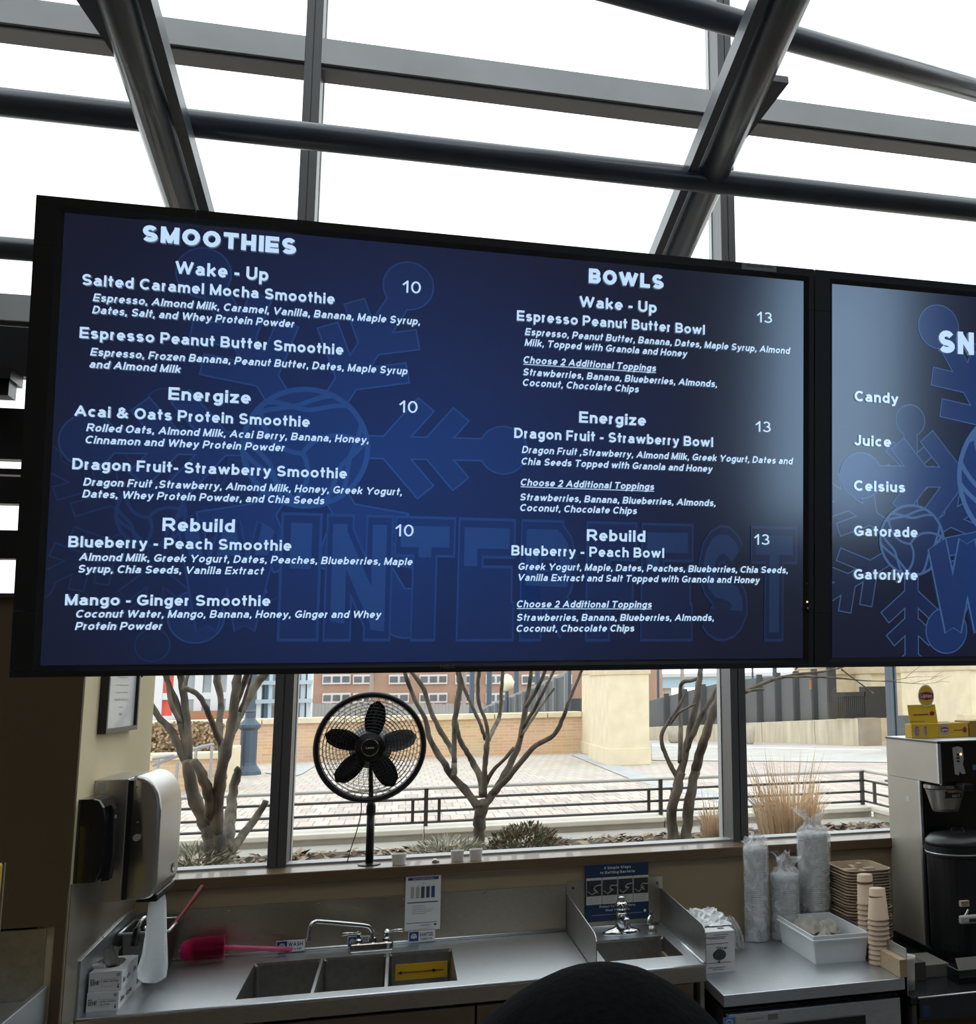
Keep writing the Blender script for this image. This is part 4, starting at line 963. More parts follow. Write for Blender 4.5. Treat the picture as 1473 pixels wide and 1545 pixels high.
def flake(parent, c, R, rot, n, fm_, om, lw, x1=None, cr=.125, bw=.055):
    """snowflake of six arms: outline plate behind, fill plate in front; x1 clips to the panel"""
    for inf, m_, nm, nn in ((lw, om, 'snowflake_outline', n), (0, fm_, 'snowflake', n+.0002)):
        bm = NB(); g = 0 if inf else 0
        for k in range(6):
            a = rot+k*PI/3; d = Vector((math.cos(a), math.sin(a))); P = lambda s, t=0: (c[0]+d.x*s-d.y*t, c[1]+d.y*s+d.x*t)
            sbar(bm, P(0), P(R), R*bw+inf, nn); sdisc(bm, P(R), R*cr+inf, nn, 28)
            for s, L in ((.40, .30), (.62, .24)):
                for sg in (-1, 1):
                    a2 = a+sg*PI/3.6; e = (c[0]+d.x*R*s+math.cos(a2)*(R*L+inf), c[1]+d.y*R*s+math.sin(a2)*(R*L+inf)); sbar(bm, P(R*s), e, R*bw*.9+inf, nn)
        # clip against the panel edges
        for co_, no_ in ((SP(x1[0], 0), -SU), (SP(x1[1], 0), SU), (SP(0, x1[2]), -SV), (SP(0, x1[3]), SV)):
            bmesh.ops.bisect_plane(bm, geom=bm.verts[:]+bm.edges[:]+bm.faces[:], plane_co=co_, plane_no=no_, clear_outer=True)
        obj(nm, bm, m_, parent)
def ball(parent, c, R, n, fm_, om, lw, x1):
    bm = NB(); sdisc(bm, c, R, n); 
    def clip(bm):
        for co_, no_ in ((SP(x1[0], 0), -SU), (SP(x1[1], 0), SU), (SP(0, x1[2]), -SV), (SP(0, x1[3]), SV)):
            bmesh.ops.bisect_plane(bm, geom=bm.verts[:]+bm.edges[:]+bm.faces[:], plane_co=co_, plane_no=no_, clear_outer=True)
    clip(bm); obj('volleyball', bm, fm_, parent)
    bm = NB(); sdisc(bm, c, R, n+.0002, 48, R-lw)
    J = (c[0]-.05*R, c[1]-.1*R)
    for k in range(3):
        a0 = 2*PI*k/3+.5
        for j, off in enumerate((0, .32, .62)):
            pts = []
            for i in range(13):
                t = i/12; a = a0+off*1.25*(1-.1*t); 
                sx_ = J[0]+math.cos(a+.9*(1-t)-.3)*R*t if j == 0 else c[0]+R*math.cos(a0+off+2.0*t*.75)*(.98-.45*math.sin(PI*t)*(1-off*.6))
                sy_ = J[1]+math.sin(a+.9*(1-t)-.3)*R*t if j == 0 else c[1]+R*math.sin(a0+off+2.0*t*.75)*(.98-.45*math.sin(PI*t)*(1-off*.6))
                pts.append((sx_, sy_))
            for a_, b_ in zip(pts, pts[1:]):
                if (a_[0]-c[0])**2+(a_[1]-c[1])**2 < (R*1.02)**2 and (b_[0]-c[0])**2+(b_[1]-c[1])**2 < (R*1.02)**2 and Vector((a_[0]-b_[0], a_[1]-b_[1])).length > 1e-6: sbar(bm, a_, b_, lw*.45, n+.0002)
    clip(bm); obj('volleyball_seams', bm, om, parent)
EDGE = .0045
def screen(i, label):
    u0 = i*(SW+.0015); o = SP(u0, 0)
    t = thing('menu_screen', label, 'screen', o, 'wall display screens')
    il, ib = suv(79, 650)[0], suv(700, 998)[1]          # picture area
    ir, it = suv(1213, 700)[0], suv(700, 376)[1]
    l, r, b_, t_ = u0+il, u0+SW-(SW-ir), ib, it
    if i: r = u0+ir
    D = .045
    def fr(nm, a, b, c_, d_, n0, n1, m=bezel):
        P = [SP(a, c_, n0), SP(b, c_, n0), SP(b, d_, n0), SP(a, d_, n0)]; Q = [SP(a, c_, n1), SP(b, c_, n1), SP(b, d_, n1), SP(a, d_, n1)]
        return obj(nm, hexa(NB(), P, Q), m, t)
    lp = .0055
    fr('housing', u0+.01, u0+SW-.01, .01, SH-.01, -D, -.004)
    top = [(u0, u0+.16), (u0+.1605, u0+SW-.05), (u0+SW-.0495, u0+SW)] if i == 0 else [(u0, u0+.05), (u0+.0505, u0+.6), (u0+.6005, u0+SW)]
    for a, b in top: fr('bezel_top', a, b, t_+lp, SH, -.03, .004)
    bot = [(u0, u0+SW-.045), (u0+SW-.0445, u0+SW)] if i == 0 else [(u0, u0+.05), (u0+.0505, u0+SW)]
    for a, b in bot: fr('bezel_bottom', a, b, 0, b_-lp, -.03, .004)
    sp = [(b_-lp+.0003, .07), (.0705, SH-.055), (SH-.0545, t_+lp-.0003)]
    for c_, d_ in sp: fr('bezel_left', u0, l-lp, c_, d_, -.03, .004); fr('bezel_right', r+lp, u0+SW, c_, d_, -.03, .004)
    bm = NB()                                            # sloping inner lip
    def lipq(a, b, c_, d_): quad(bm, [SP(*a, .004), SP(*b, .004), SP(*c_, -.002), SP(*d_, -.002)])
    lipq((l-lp, b_-lp), (l-lp, t_+lp), (l, t_), (l, b_)); lipq((r+lp, t_+lp), (r+lp, b_-lp), (r, b_), (r, t_)); lipq((l-lp, t_+lp), (r+lp, t_+lp), (r, t_), (l, t_)); lipq((r+lp, b_-lp), (l-lp, b_-lp), (l, b_), (r, b_))
    obj('bezel_lip', bm, mat('bezel lip', (.022, .026, .032), .35), t)
    bm = NB(); hexa(bm, [SP(l, b_, -.004), SP(r, b_, -.004), SP(r, t_, -.004), SP(l, t_, -.004)], [SP(l, b_, -.002), SP(r, b_, -.002), SP(r, t_, -.002), SP(l, t_, -.002)])
    obj('display_panel', bm, pan_m if i == 0 else pan2_m, t, label='dark blue menu picture')
    return t, (l+.0005, r-.0005, b_+.0005, t_-.0005)
s1, B1 = screen(0, 'wide black menu screen listing smoothies and bowls in white text')
s2, B2 = screen(1, 'black menu screen at the right edge listing candy and drinks')
k1 = SW/1170
def puv(x, y): return suv(x, y)
def dpx(x, y, d): a = suv(x, y); b = suv(x+d, y); return b[0]-a[0]
NZ = -.0018
flake(s1, puv(238, 790), dpx(238, 790, 195), PI/2, NZ, fillB, outB, .0016, B1)
flake(s1, puv(462, 672), dpx(462, 672, 298), .02, NZ+.0005, fillA, outA, .0018, B1)
ball(s1, puv(462, 675), dpx(462, 675, 97), NZ+.001, fillA, outA, .006, B1)
ball(s1, puv(228, 776), dpx(228, 776, 55), NZ+.0010, fillB, outB, .004, B1)
flake(s2, puv(1376, 820), dpx(1376, 820, 165), PI/2, NZ, fillB, outR, .0013, B2)
flake(s2, puv(1540, 722), dpx(1540, 722, 219), .02, NZ+.0005, fillR, outR, .0013, B2)
ball(s2, puv(1377, 815), dpx(1377, 815, 49), NZ+.001, fillB, outR, .0035, B2)
ball(s2, puv(1540, 722), dpx(1540, 722, 92), NZ+.001, fillR, outR, .007, B2)
def letters(parent, cells, yt, yb_, n, mats_, clipx):
    for ch, x0, x1 in cells:
        xm = (x0+x1)/2
        a = puv(x0, (yt(x0)+yb_(x0))/2)[0]; b = puv(x1, (yt(x1)+yb_(x1))/2)[0]; v1 = puv(xm, yt(xm))[1]; v0 = puv(xm, yb_(xm))[1]
        for bold, m_, nn, nm in ((.165, mats_[0], 0, 'letter_outline'), (.142, mats_[1], .0002, 'letter'), (.085, mats_[2], .0004, 'letter_frost')):
            vs, fs, xa, xb = text_geo(ch, bold, 4, 0, .165); _, _, xA, xB = text_geo(ch, .165, 4, 0, .165)
            ya, yb2 = 0, CAP; sc = (b-a)/(xB-xA); sv = (v1-v0)/(yb2-ya)
            bm = NB(); nv = [bm.verts.new(SP(a+(v.x-xA)*sc, v0+(v.y-ya)*sv, n+nn+((q4_//4) % 9)*6e-6)) for q4_, v in enumerate(vs)]
            for f in fs:
                try: bm.faces.new([nv[q] for q in f])
                except ValueError: pass
            if nm == 'letter_frost': bmesh.ops.bisect_plane(bm, geom=bm.verts[:]+bm.edges[:]+bm.faces[:], plane_co=SP(0, v0+(v1-v0)*.62), plane_no=-(SV+SU*random.uniform(-.25, .25)), clear_outer=True)
            bmesh.ops.bisect_plane(bm, geom=bm.verts[:]+bm.edges[:]+bm.faces[:], plane_co=SP(clipx, 0), plane_no=SU, clear_outer=True)
            if len(bm.faces): obj(nm, bm, m_, parent)
letters(s1, [('W', 266, 420), ('I', 421, 484), ('N', 490, 592), ('T', 594, 686), ('E', 690, 777), ('R', 785, 870), ('F', 884, 961), ('E', 967, 1046), ('S', 1054, 1129), ('T', 1133, 1203)],
        lambda x: 768+(x-270)*.029, lambda x: 968, NZ+.0016, (outL, fillL, frost), B1[1])
letters(s2, [(c_, 1376+(a_-238)*.84+4, 1376+(b_-238)*.84) for c_, a_, b_ in (('W', 262, 408), ('I', 414, 470), ('N', 480, 575), ('T', 584, 680), ('E', 690, 777), ('R', 785, 870), ('F', 884, 961), ('E', 967, 1046), ('S', 1054, 1129), ('T', 1133, 1203))], lambda x: 800, lambda x: 968, NZ+.0016, (outR, fillR, mat('x', (0, 0, 0)) if 0 else art('letter frost bright', 1.2, (.03, .075, .18), G2, P2_)), B2[1])
def line(parent, txt, xl, yl, xr, cap, kind):
    u, v = puv(xl, yl); u2 = puv(xr, yl+(xr-xl)*.06)[0]
    bold = {'T': .132, 'H': .100, 'I': .098, 'D': .094, 'N': .094, 'P': 0}[kind]; sh = .2 if kind in 'DN' else 0
    capv = abs(suv(xl, yl-cap)[1]-v)
    bm = NB(); put_text(bm, txt, SP(u, v, NZ+.0024), SU, SV, capv, u2-u, bold, sh, res=3)
    if kind == 'N':
        h = capv*.09; y = v-capv*.2; quad(bm, [SP(u, y, NZ+.0024), SP(u2, y, NZ+.0024), SP(u2, y+h, NZ+.0024), SP(u, y+h, NZ+.0024)])
    if parent is s2: bmesh.ops.bisect_plane(bm, geom=bm.verts[:]+bm.edges[:]+bm.faces[:], plane_co=SP(B2[1], 0), plane_no=SU, clear_outer=True)
    obj('text_line', bm, txt_m, parent)
L1 = [("SMOOTHIES", 215, 364, 447, 25, 'T'), ("Wake - Up", 264, 413, 405, 20, 'H'), ("Salted Caramel Mocha Smoothie", 124, 430, 505, 17, 'I'),
 ("Espresso, Almond Milk, Caramel, Vanilla, Banana, Maple Syrup,", 140, 454.5, 634, 12, 'D'), ("Dates, Salt, and Whey Protein Powder", 139, 473, 444, 12, 'D'), ("10", 607, 441, 635, 18, 'P'),
 ("Espresso Peanut Butter Smoothie", 120, 510, 518, 17, 'I'), ("Espresso, Frozen Banana, Peanut Butter, Dates, Maple Syrup", 136, 536.5, 615, 12, 'D'), ("and Almond Milk", 135, 555, 273, 12, 'D'),
 ("Energize", 254, 603, 378, 19, 'H'), ("10", 602, 622, 630, 18, 'P'), ("Acai & Oats Protein Smoothie", 112, 628, 467, 17, 'I'),
 ("Rolled Oats, Almond Milk, Acai Berry, Banana, Honey,", 130, 650.6, 556, 12, 'D'), ("Cinnamon and Whey Protein Powder", 129, 669, 429, 12, 'D'),
 ("Dragon Fruit- Strawberry Smoothie", 109, 708, 523, 17, 'I'), ("Dragon Fruit ,Strawberry, Almond Milk, Honey, Greek Yogurt,", 125.5, 732.7, 606, 12, 'D'), ("Dates, Whey Protein Powder, and Chia Seeds", 124, 750.7, 489, 12, 'D'),
 ("Rebuild", 245, 801, 354, 20, 'H'), ("10", 596, 809, 624, 18, 'P'), ("Blueberry - Peach Smoothie", 103, 825.5, 439, 17, 'I'),
 ("Almond Milk, Greek Yogurt, Dates, Peaches, Blueberries, Maple", 119, 846, 622, 12, 'D'), ("Syrup, Chia Seeds, Vanilla Extract", 118, 864, 398, 12, 'D'),
 ("Mango - Ginger Smoothie", 97.7, 913.3, 407, 17, 'I'), ("Coconut Water, Mango, Banana, Honey, Ginger and Whey", 114.7, 932, 575, 12, 'D'), ("Protein Powder", 113, 950.5, 244, 12, 'D'),
 ("BOWLS", 888.5, 426.8, 1001.5, 22, 'T'), ("Wake - Up", 874, 463, 991, 17, 'H'), ("13", 1142, 486, 1165, 16, 'P'), ("Espresso Peanut Butter Bowl", 780, 483.5, 1063.6, 15.5, 'I'),
 ("Espresso, Peanut Butter, Banana, Dates, Maple Syrup, Almond", 792, 505.5, 1192.8, 10.8, 'D'), ("Milk, Topped with Granola and Honey", 791.5, 521.6, 1037.5, 10.8, 'D'),
 ("Choose 2 Additional Toppings", 790, 547.7, 990, 10.8, 'N'), ("Strawberries, Banana, Blueberries, Almonds,", 789.5, 566.3, 1082, 10.8, 'D'), ("Coconut, Chocolate Chips", 789, 582, 964, 10.8, 'D'),
 ("Energize", 874, 637.5, 974.6, 17, 'H'), ("13", 1139.8, 651.2, 1163, 16, 'P'), ("Dragon Fruit - Strawberry Bowl", 776, 660.7, 1076, 15.5, 'I'),
 ("Dragon Fruit ,Strawberry, Almond Milk, Greek Yogurt, Dates and", 787.4, 683.5, 1197, 10.8, 'D'), ("Chia Seeds Topped with Granola and Honey", 787, 701, 1075.6, 10.8, 'D'),
 ("Choose 2 Additional Toppings", 785.8, 732.7, 987, 10.8, 'N'), ("Strawberries, Banana, Blueberries, Almonds,", 785, 755, 1079.7, 10.8, 'D'), ("Coconut, Chocolate Chips", 785, 771, 961, 10.8, 'D'),
 ("Rebuild", 885.5, 816, 973.7, 17.5, 'H'), ("13", 1137.7, 821.7, 1161, 16, 'P'), ("Blueberry - Peach Bowl", 771.7, 838, 1002, 15.5, 'I'),
 ("Greek Yogurt, Maple, Dates, Peaches, Blueberries, Chia Seeds,", 782.4, 859.8, 1188.7, 10.8, 'D'), ("Vanilla Extract and Salt Topped with Granola and Honey", 782.4, 876.3, 1146.8, 10.8, 'D'),
 ("Choose 2 Additional Toppings", 780, 916.5, 983.3, 10.8, 'N'), ("Strawberries, Banana, Blueberries, Almonds,", 780, 936.8, 1077, 10.8, 'D'), ("Coconut, Chocolate Chips", 779.5, 953.4, 957, 10.8, 'D')]
for a in L1: line(s1, *a)
for a in [("SNACKS", 1417, 531.8, 1590, 34, 'T'), ("Candy", 1289.7, 605.3, 1355.6, 16, 'H'), ("Juice", 1289, 672, 1344.6, 16, 'H'), ("Celsius", 1288.7, 740.4, 1366, 16, 'H'), ("Gatorade", 1288.7, 808.7, 1384.5, 16, 'H'), ("Gatorlyte", 1288.7, 874.3, 1384.5, 16, 'H')]: line(s2, *a)
# bezel marks: maker name, sticker, status lamp, sensor
u, v = suv(664, 1008); bm = NB(); put_text(bm, 'NEC', SP(u, v, .0043), SU, SV, .0042, suv(687, 1008)[0]-u, .02); obj('maker_name', bm, mat('grey logo', (.16, .17, .18), .5), s1)
a, b = suv(1118, 403), suv(1170, 409)
vc = (t_v := (suv(1144, 405)[1])); bm = NB(); hexa(bm, [SP(a[0], vc-.0042, .0041), SP(b[0], vc-.0042, .0041), SP(b[0], vc+.0042, .0041), SP(a[0], vc+.0042, .0041)], [SP(a[0], vc-.0042, .0046), SP(b[0], vc-.0042, .0046), SP(b[0], vc+.0042, .0046), SP(a[0], vc+.0042, .0046)])
st_ = obj('sticker', bm, mat('silver sticker', (.42, .43, .44), .5), s1, label='small silver sticker')
bm = NB(); put_text(bm, 'Displaynote NEC Edition', SP(a[0]+.006, vc+.0002, .0048), SU, SV, .0022, (b[0]-a[0])*.78, .02); obj('sticker_text', bm, blue_i, st_)
u, v = suv(1216.5, 908); bm = NB(); lathe(bm, [(0.0011, 0), (.0009, .0005), (0, .0006)], SP(u, v, .004), 10, 'y'); obj('status_lamp', bm, mat('amber lamp', (.9, .6, .2), .4, emit=(1, .7, .3), es=3), s1)
u, v = suv(1216.5, 919); obj('sensor', lathe(NB(), [(.0030, -.0004), (.0026, -.0012), (0, -.0014)], SP(u, v, .004), 14, 'y'), black_gl, s1)
u, v = suv(1216.5, 881); obj('sensor', lathe(NB(), [(.0014, -.0002), (.001, -.0008), (0, -.0009)], SP(u, v, .004), 10, 'y'), black_gl, s1)
# mounting frame behind the screens
mf = thing('screen_mount', 'black rail and posts behind the menu screens carrying them', 'mount', SP(SW*2, 0, -.06))
for v in (.12, .40): 
    P = [SP(.08, v, -.075), SP(SW*2+.2, v, -.075), SP(SW*2+.2, v, -.0455), SP(.08, v, -.0455)]
    obj('rail', hexa(NB(), P, [p+SV*.04 for p in P]), bezel, mf)
for u in (SW*2+.05, SW*2+.17): p = SP(u, .2, -.09); obj('post', box(NB(), p.x, p.x+.04, p.y-.01, p.y+.04, ZG, 4.9), bezel, mf)

# ================================================================ pedestal fan on the sill
FY = 3.56
fc = aty(559, 1127, FY-.03); R = pxr(fc, 78)
fb_ = aty(557, 1304, FY)
fan = thing('pedestal_fan', 'black round pedestal fan standing before the centre window', 'fan', (fb_.x, FY, SZ))
obj('outer_ring', torus(NB(), fc, R, pxr(fc, 4.2), 'y', 56, 10), black_pl, fan, smooth=True)
bm = NB()
for s, dep in ((-1, .035), (1, .035)):
    for k in range(44):
        a = 2*PI*k/44; tw = .35*s; pts = []
        for i in range(7):
            t = i/6; rr_ = R*(.2+.8*t); aa = a+tw*t*t; pts.append(fc+Vector((math.cos(aa)*rr_, s*dep*(1-t**2.2), math.sin(aa)*rr_)))
        tube(bm, pts, .0008, 4, caps=False)
    for k in range(1, 13):
        t = k/13; torus(bm, fc+Vector((0, s*dep*(1-t**2.2), 0)), R*(.2+.8*t), .0008, 'y', 40, 4)
obj('grille', bm, black_pl, fan, kind='stuff')
for k, ang in enumerate((82, 12, -58, -133, 163)):
    a = math.radians(ang); d = Vector((math.cos(a), 0, math.sin(a))); s = Vector((-math.sin(a), 0, math.cos(a))); bm = NB(); top = []; bot = []
    for i in range(9):
        t = i/8; w = R*(.08+.115*math.sin(PI*min(1, t*.9+.08))**.8)*(1 if t < .97 else .5); c_ = fc+d*(R*(.22+.66*t)); y = Vector((0, .018, 0))
        if t == 1: w *= .35
        top.append(bm.verts.new(c_+s*w+y)); bot.append(bm.verts.new(c_-s*w-y))
    md = [bm.verts.new((top[i].co+bot[i].co)/2+Vector((0, .006, 0))) for i in range(9)]
    for i in range(8): bm.faces.new((top[i], top[i+1], md[i+1], md[i])); bm.faces.new((md[i], md[i+1], bot[i+1], bot[i]))
    bmesh.ops.solidify(bm, geom=bm.faces[:], thickness=.002); obj('blade', bm, black_pl, fan, smooth=True)
obj('motor_housing', lathe(NB(), [(R*.26, -.03), (R*.3, 0), (R*.42, .04), (R*.36, .07), (.02, .08), (0, .08)], fc+Vector((0, .0, 0)), 24, 'y'), black_pl, fan, smooth=True)
hub = obj('grille_badge', lathe(NB(), [(0, -.042), (R*.155, -.042), (R*.165, -.040), (R*.17, -.032)], fc, 28, 'y'), black_gl, fan)
obj('badge_ring', torus(NB(), fc+Vector((0, -.042, 0)), R*.155, .0013, 'y', 32, 6), chrome, hub)
bm = NB(); put_text(bm, 'Lasko', fc+Vector((0, -.0432, -.003)), UX, UZ, .0062, None, .02, align='C'); obj('badge_text', bm, pale_i, hub)
py = FY+.02
zz = aty(559, 1222, FY).z
obj('pole', tube(NB(), [(fb_.x+.001, py, zz-.005), (fc.x, py, fc.z-R*.2)], pxr(fb_, 3.6), 12), black_pl, fan, smooth=True)
obj('lower_pole', tube(NB(), [(fb_.x, py, SZ+.004), (fb_.x, py, zz)], pxr(fb_, 6.0), 14), black_pl, fan, smooth=True)
obj('height_collar', lathe(NB(), [(pxr(fb_, 5), 0), (pxr(fb_, 7), .004), (pxr(fb_, 7), .03), (pxr(fb_, 5.5), .042), (0, .042)], (fb_.x, py, zz-.02), 14), black_pl, fan, smooth=True)
obj('base', lathe(NB(), [(.034, 0), (.034, .003), (.016, .006), (0, .006)], (fb_.x, py, SZ), 20), black_pl, fan)
pts = [aty(545, 1205, py), aty(545, 1225, py), aty(538, 1255, py), aty(528, 1285, py), aty(524, 1302, py)]
obj('power_cord', tube(NB(), smooth_path(pts), .0016, 6), black_pl, fan, smooth=True)

# things on the sill
def cupset(label, x, y0, y1, w, Y=3.555, grp=None):
    b = aty(x, y1, Y); b.z = SZ; h = aty(x, y0, Y).z-SZ; r = pxr(b, w/2); bm = NB()
    lathe(bm, [(0, 0), (r*.86, 0), (r, h), (r*1.03, h), (r*.95, h-.002), (r*.8, .003), (0, .003)], b, 20)
    return single('small_cup', bm, mat('white paper cup', (.72, .70, .66), .6), label, 'cup', grp, smooth=False)
cupset('small white cup on the sill just right of the fan pole', 602, 1288, 1304, 22)
cupset('left one of the two small white cups standing together on the sill', 690, 1283, 1299, 20)
cupset('right one of the two small white cups standing together on the sill', 718, 1281, 1297, 20)
b = aty(657, 1299, 3.55); single('metal_clip', box(box(NB(), b.x-.010, b.x+.012, 3.545, 3.56, SZ, SZ+.006, .001), b.x-.006, b.x+.004, 3.54, 3.565, SZ+.006, SZ+.009), mat('pale clip', (.6, .6, .58), .4), 'small white clip lying on the sill between the cups', 'clip')

# ================================================================ left side wall things
# framed certificate
fy0, fy1 = atx(146, 1108, WX).y, atx(195, 1100, WX).y
fz0 = atx(146, 1108, WX).z; ff = thing('picture_frame', 'black framed certificate on the beige side wall above the dispensers', 'picture frame', (WX, (fy0+fy1)/2, fz0))
d = .02; x1 = WX+d; H_ = .22; w = .012
for a in ((fy0, fy0+w, fz0, fz0+H_), (fy1-w, fy1, fz0, fz0+H_), (fy0+w, fy1-w, fz0, fz0+w), (fy0+w, fy1-w, fz0+H_-w, fz0+H_)): obj('frame_side', box(NB(), WX, x1, *a), black_pl, ff)
obj('sheet', box(NB(), WX+.003, WX+.012, fy0+w, fy1-w, fz0+w, fz0+H_-w), mat('certificate paper', (.62, .67, .72), .4, coat=.4), ff)
bm = NB(); UYm = Vector((0, 1, 0)); X_ = WX+.0125; cy = (fy0+fy1)/2
for k, (txt, cap, wd_) in enumerate((('PERMIT', .006, .06), ('Food Service', .005, .11), ('Establishment', .005, .10), ('is hereby granted', .004, .13), ('in good standing', .004, .12), ('Health District', .005, .14), ('issued', .004, .04), ('seal', .008, .03))):
    put_text(bm, txt, Vector((X_, cy-wd_/2, fz0+H_-.045-k*.019)), UYm, UZ, cap, wd_, 0)
obj('sheet_text', bm, grey_i, ff)
bm = NB(); lathe(bm, [(.002, 0), (.002, .004), (0, .005)], atx(213, 1021, WX)+Vector((0, 0, 0)), 8, 'x'); single('wall_screw', bm, black_pl, 'small dark screw head high on the beige side wall', 'screw')

Y0 = atx(129.5, 1363, WX).y; TW = .265
def yzp(p): return aty(p[0], p[1], Y0)
tl, tr_, br_, bl_ = [yzp(p) for p in ((142.7, 1177.3), (194, 1176.5), (182.3, 1360), (129.5, 1363))]
td = thing('paper_towel_dispenser', 'large stainless paper towel dispenser with a towel hanging on the left wall', 'dispenser', (WX, Y0+TW/2, bl_.z))
xm = (tr_.x+br_.x)/2
bm = NB(); box(bm, WX, xm, Y0, Y0+TW, bl_.z, tl.z, .002); hs = obj('housing', bm, steel_c, td)
obj('gasket', box(NB(), xm, xm+.012, Y0+.004, Y0+TW-.004, bl_.z+.002, tl.z-.004), black_pl, td)
xc0 = xm+.012; prof = [(xc0, 1171), ]
zT, zB = aty(201, 1171, Y0).z, aty(187, 1359, Y0).z; xF = aty(242, 1240, Y0).x; rB = (xF-xc0)
pf = [(xc0, zB), (xc0+rB*.35, zB)]+[(xF-rB*.35+math.cos(a)*rB*.35, zB+.03-math.sin(-a)*.0+math.sin(a)*.03) for a in [math.radians(t) for t in (-80, -60, -40, -20, 0)]]
pf += [(xc0+rB*(.12)+math.cos(a)*rB*.88, zT-.085+math.sin(a)*.085) for a in [math.radians(t) for t in (0, 15, 30, 45, 60, 75, 90)]]+[(xc0, zT)]
bm = NB(); prism(bm, [(x, Y0+.001, z) for x, z in pf], (0, TW-.002, 0))
ed = [e for e in bm.edges if abs(e.verts[0].co.y-e.verts[1].co.y) < 1e-6 and not (abs(e.verts[0].co.x-xc0) < 1e-5 and abs(e.verts[1].co.x-xc0) < 1e-5)]
bmesh.ops.bevel(bm, geom=ed, offset=.010, segments=4, profile=.6, affect='EDGES')
cv = obj('front_cover', bm, steel_c, td, smooth=True)
for p in cv.data.polygons: p.use_smooth = True
bm = NB(); q = aty(206, 1264, Y0); lathe(bm, [(0.0085, -.001), (.0085, .003)], q, 20, 'y'); obj('lock_cap', bm, mat('worn metal cap', (.5, .47, .4), .5, .6), cv)
bm = NB()
for p in ((206, 1187), (204.5, 1205), (207, 1241)): lathe(bm, [(.0022, -.0008), (.0022, .003)], aty(*p, Y0), 10, 'y')
obj('rivet', bm, grey_i, cv)
bm = NB(); q = aty(150, 1183, Y0); box(bm, q.x-.002, q.x+.014, Y0-.0006, Y0, q.z-.016, q.z+.003); obj('sticker', bm, mat('grey sticker', (.35, .35, .34), .6), hs, label='small grey blank sticker')
zz = zB+.012; obj('towel_chute', box(NB(), xF-.05, xF-.002, Y0+.03, Y0+TW-.02, zB-.012, zB+.006, .003), black_pl, td)
bm = NB(); q = Vector((xF+.0015, Y0+TW*.72, zB+.045)); lathe(bm, [(.013, -.002), (.013, .0008), (0, .0008)], q, 18, 'x', 1, 1); 
obj('sight_window', bm, black_gl, cv)
# hanging towel, curling where it meets the worktop
tw_l = [(236, 1346), (224, 1364), (222, 1381), (219, 1410), (214, 1440), (207, 1462), (208, 1477), (216, 1483)]
tw_r = [(247, 1335), (251, 1358), (251.5, 1380), (252, 1408), (253, 1435), (253.5, 1458), (251, 1474), (243, 1484)]
bm = NB(); rows = []
for i, (a, b) in enumerate(zip(tw_l, tw_r)):
    row = []
    for k in range(7):
        t = k/6; Yk_ = 3.10+.13*t+.012*math.sin(t*PI)*(1+i*.2)
        if i > 2: Yk_ = 3.10+.13*t+.02*(i-2)*(.5-abs(t-.5))
        p = aty(a[0]+(b[0]-a[0])*t, a[1]+(b[1]-a[1])*t+(2*math.sin(t*PI) if i == 6 else 0), Yk_)
        p.z = max(p.z, .9025+.002*k)
        row.append(bm.verts.new(p))
    rows.append(row)
for a, b in zip(rows, rows[1:]):
    for k in range(6): bm.faces.new((a[k], a[k+1], b[k+1], b[k]))
bmesh.ops.solidify(bm, geom=bm.faces[:], thickness=.0008)
obj('towel_sheet', bm, towel_m, td, smooth=True, label='white paper towel sheet')

# soap dispenser
ys = YC+.018; xf = aty(157, 1260, ys).x; yb2 = min(Y0-.006, atx(177, 1260, xf).y); z1_ = aty(135, 1206, ys).z; z0_ = aty(135, 1332, ys).z
sd = thing('soap_dispenser', 'black soap dispenser beside the steel towel dispenser on the left wall', 'dispenser', (WX, (ys+yb2)/2, z0_))
pr = [(WX, z0_), (xf-.012, z0_), (xf-.004, z0_+.02), (xf-.001, z0_+.06), (xf, z1_-.05), (xf-.004, z1_-.02), (xf-.014, z1_-.004), (xf-.026, z1_), (WX, z1_)]
bm = NB(); prism(bm, [(x, ys, z) for x, z in pr], (0, yb2-ys, 0)); bmesh.ops.bevel(bm, geom=[e for e in bm.edges if abs(e.verts[0].co.y-e.verts[1].co.y) < 1e-6 and e.verts[0].co.x > WX+.001 and e.verts[1].co.x > WX+.001], offset=.005, segments=3, profile=.5, affect='EDGES')
obj('body', bm, black_gl, sd)
bm = NB(); ym = (ys+yb2)/2
prism(bm, [(xf+.0005, ym-.012, z1_-.02), (xf+.006, ym-.012, z1_-.03), (xf+.010, ym-.012, z0_+.05), (xf+.005, ym-.012, z0_-.004), (xf-.012, ym-.012, z0_-.006), (xf-.004, ym-.012, z0_+.03)], (0, .034, 0)); obj('push_lever', bm, black_pl, sd)
bm = NB(); box(bm, xf+.001, xf+.0078, ym-.004, ym+.014, z1_-.052, z1_-.045); obj('level_window', bm, grey_i, sd)

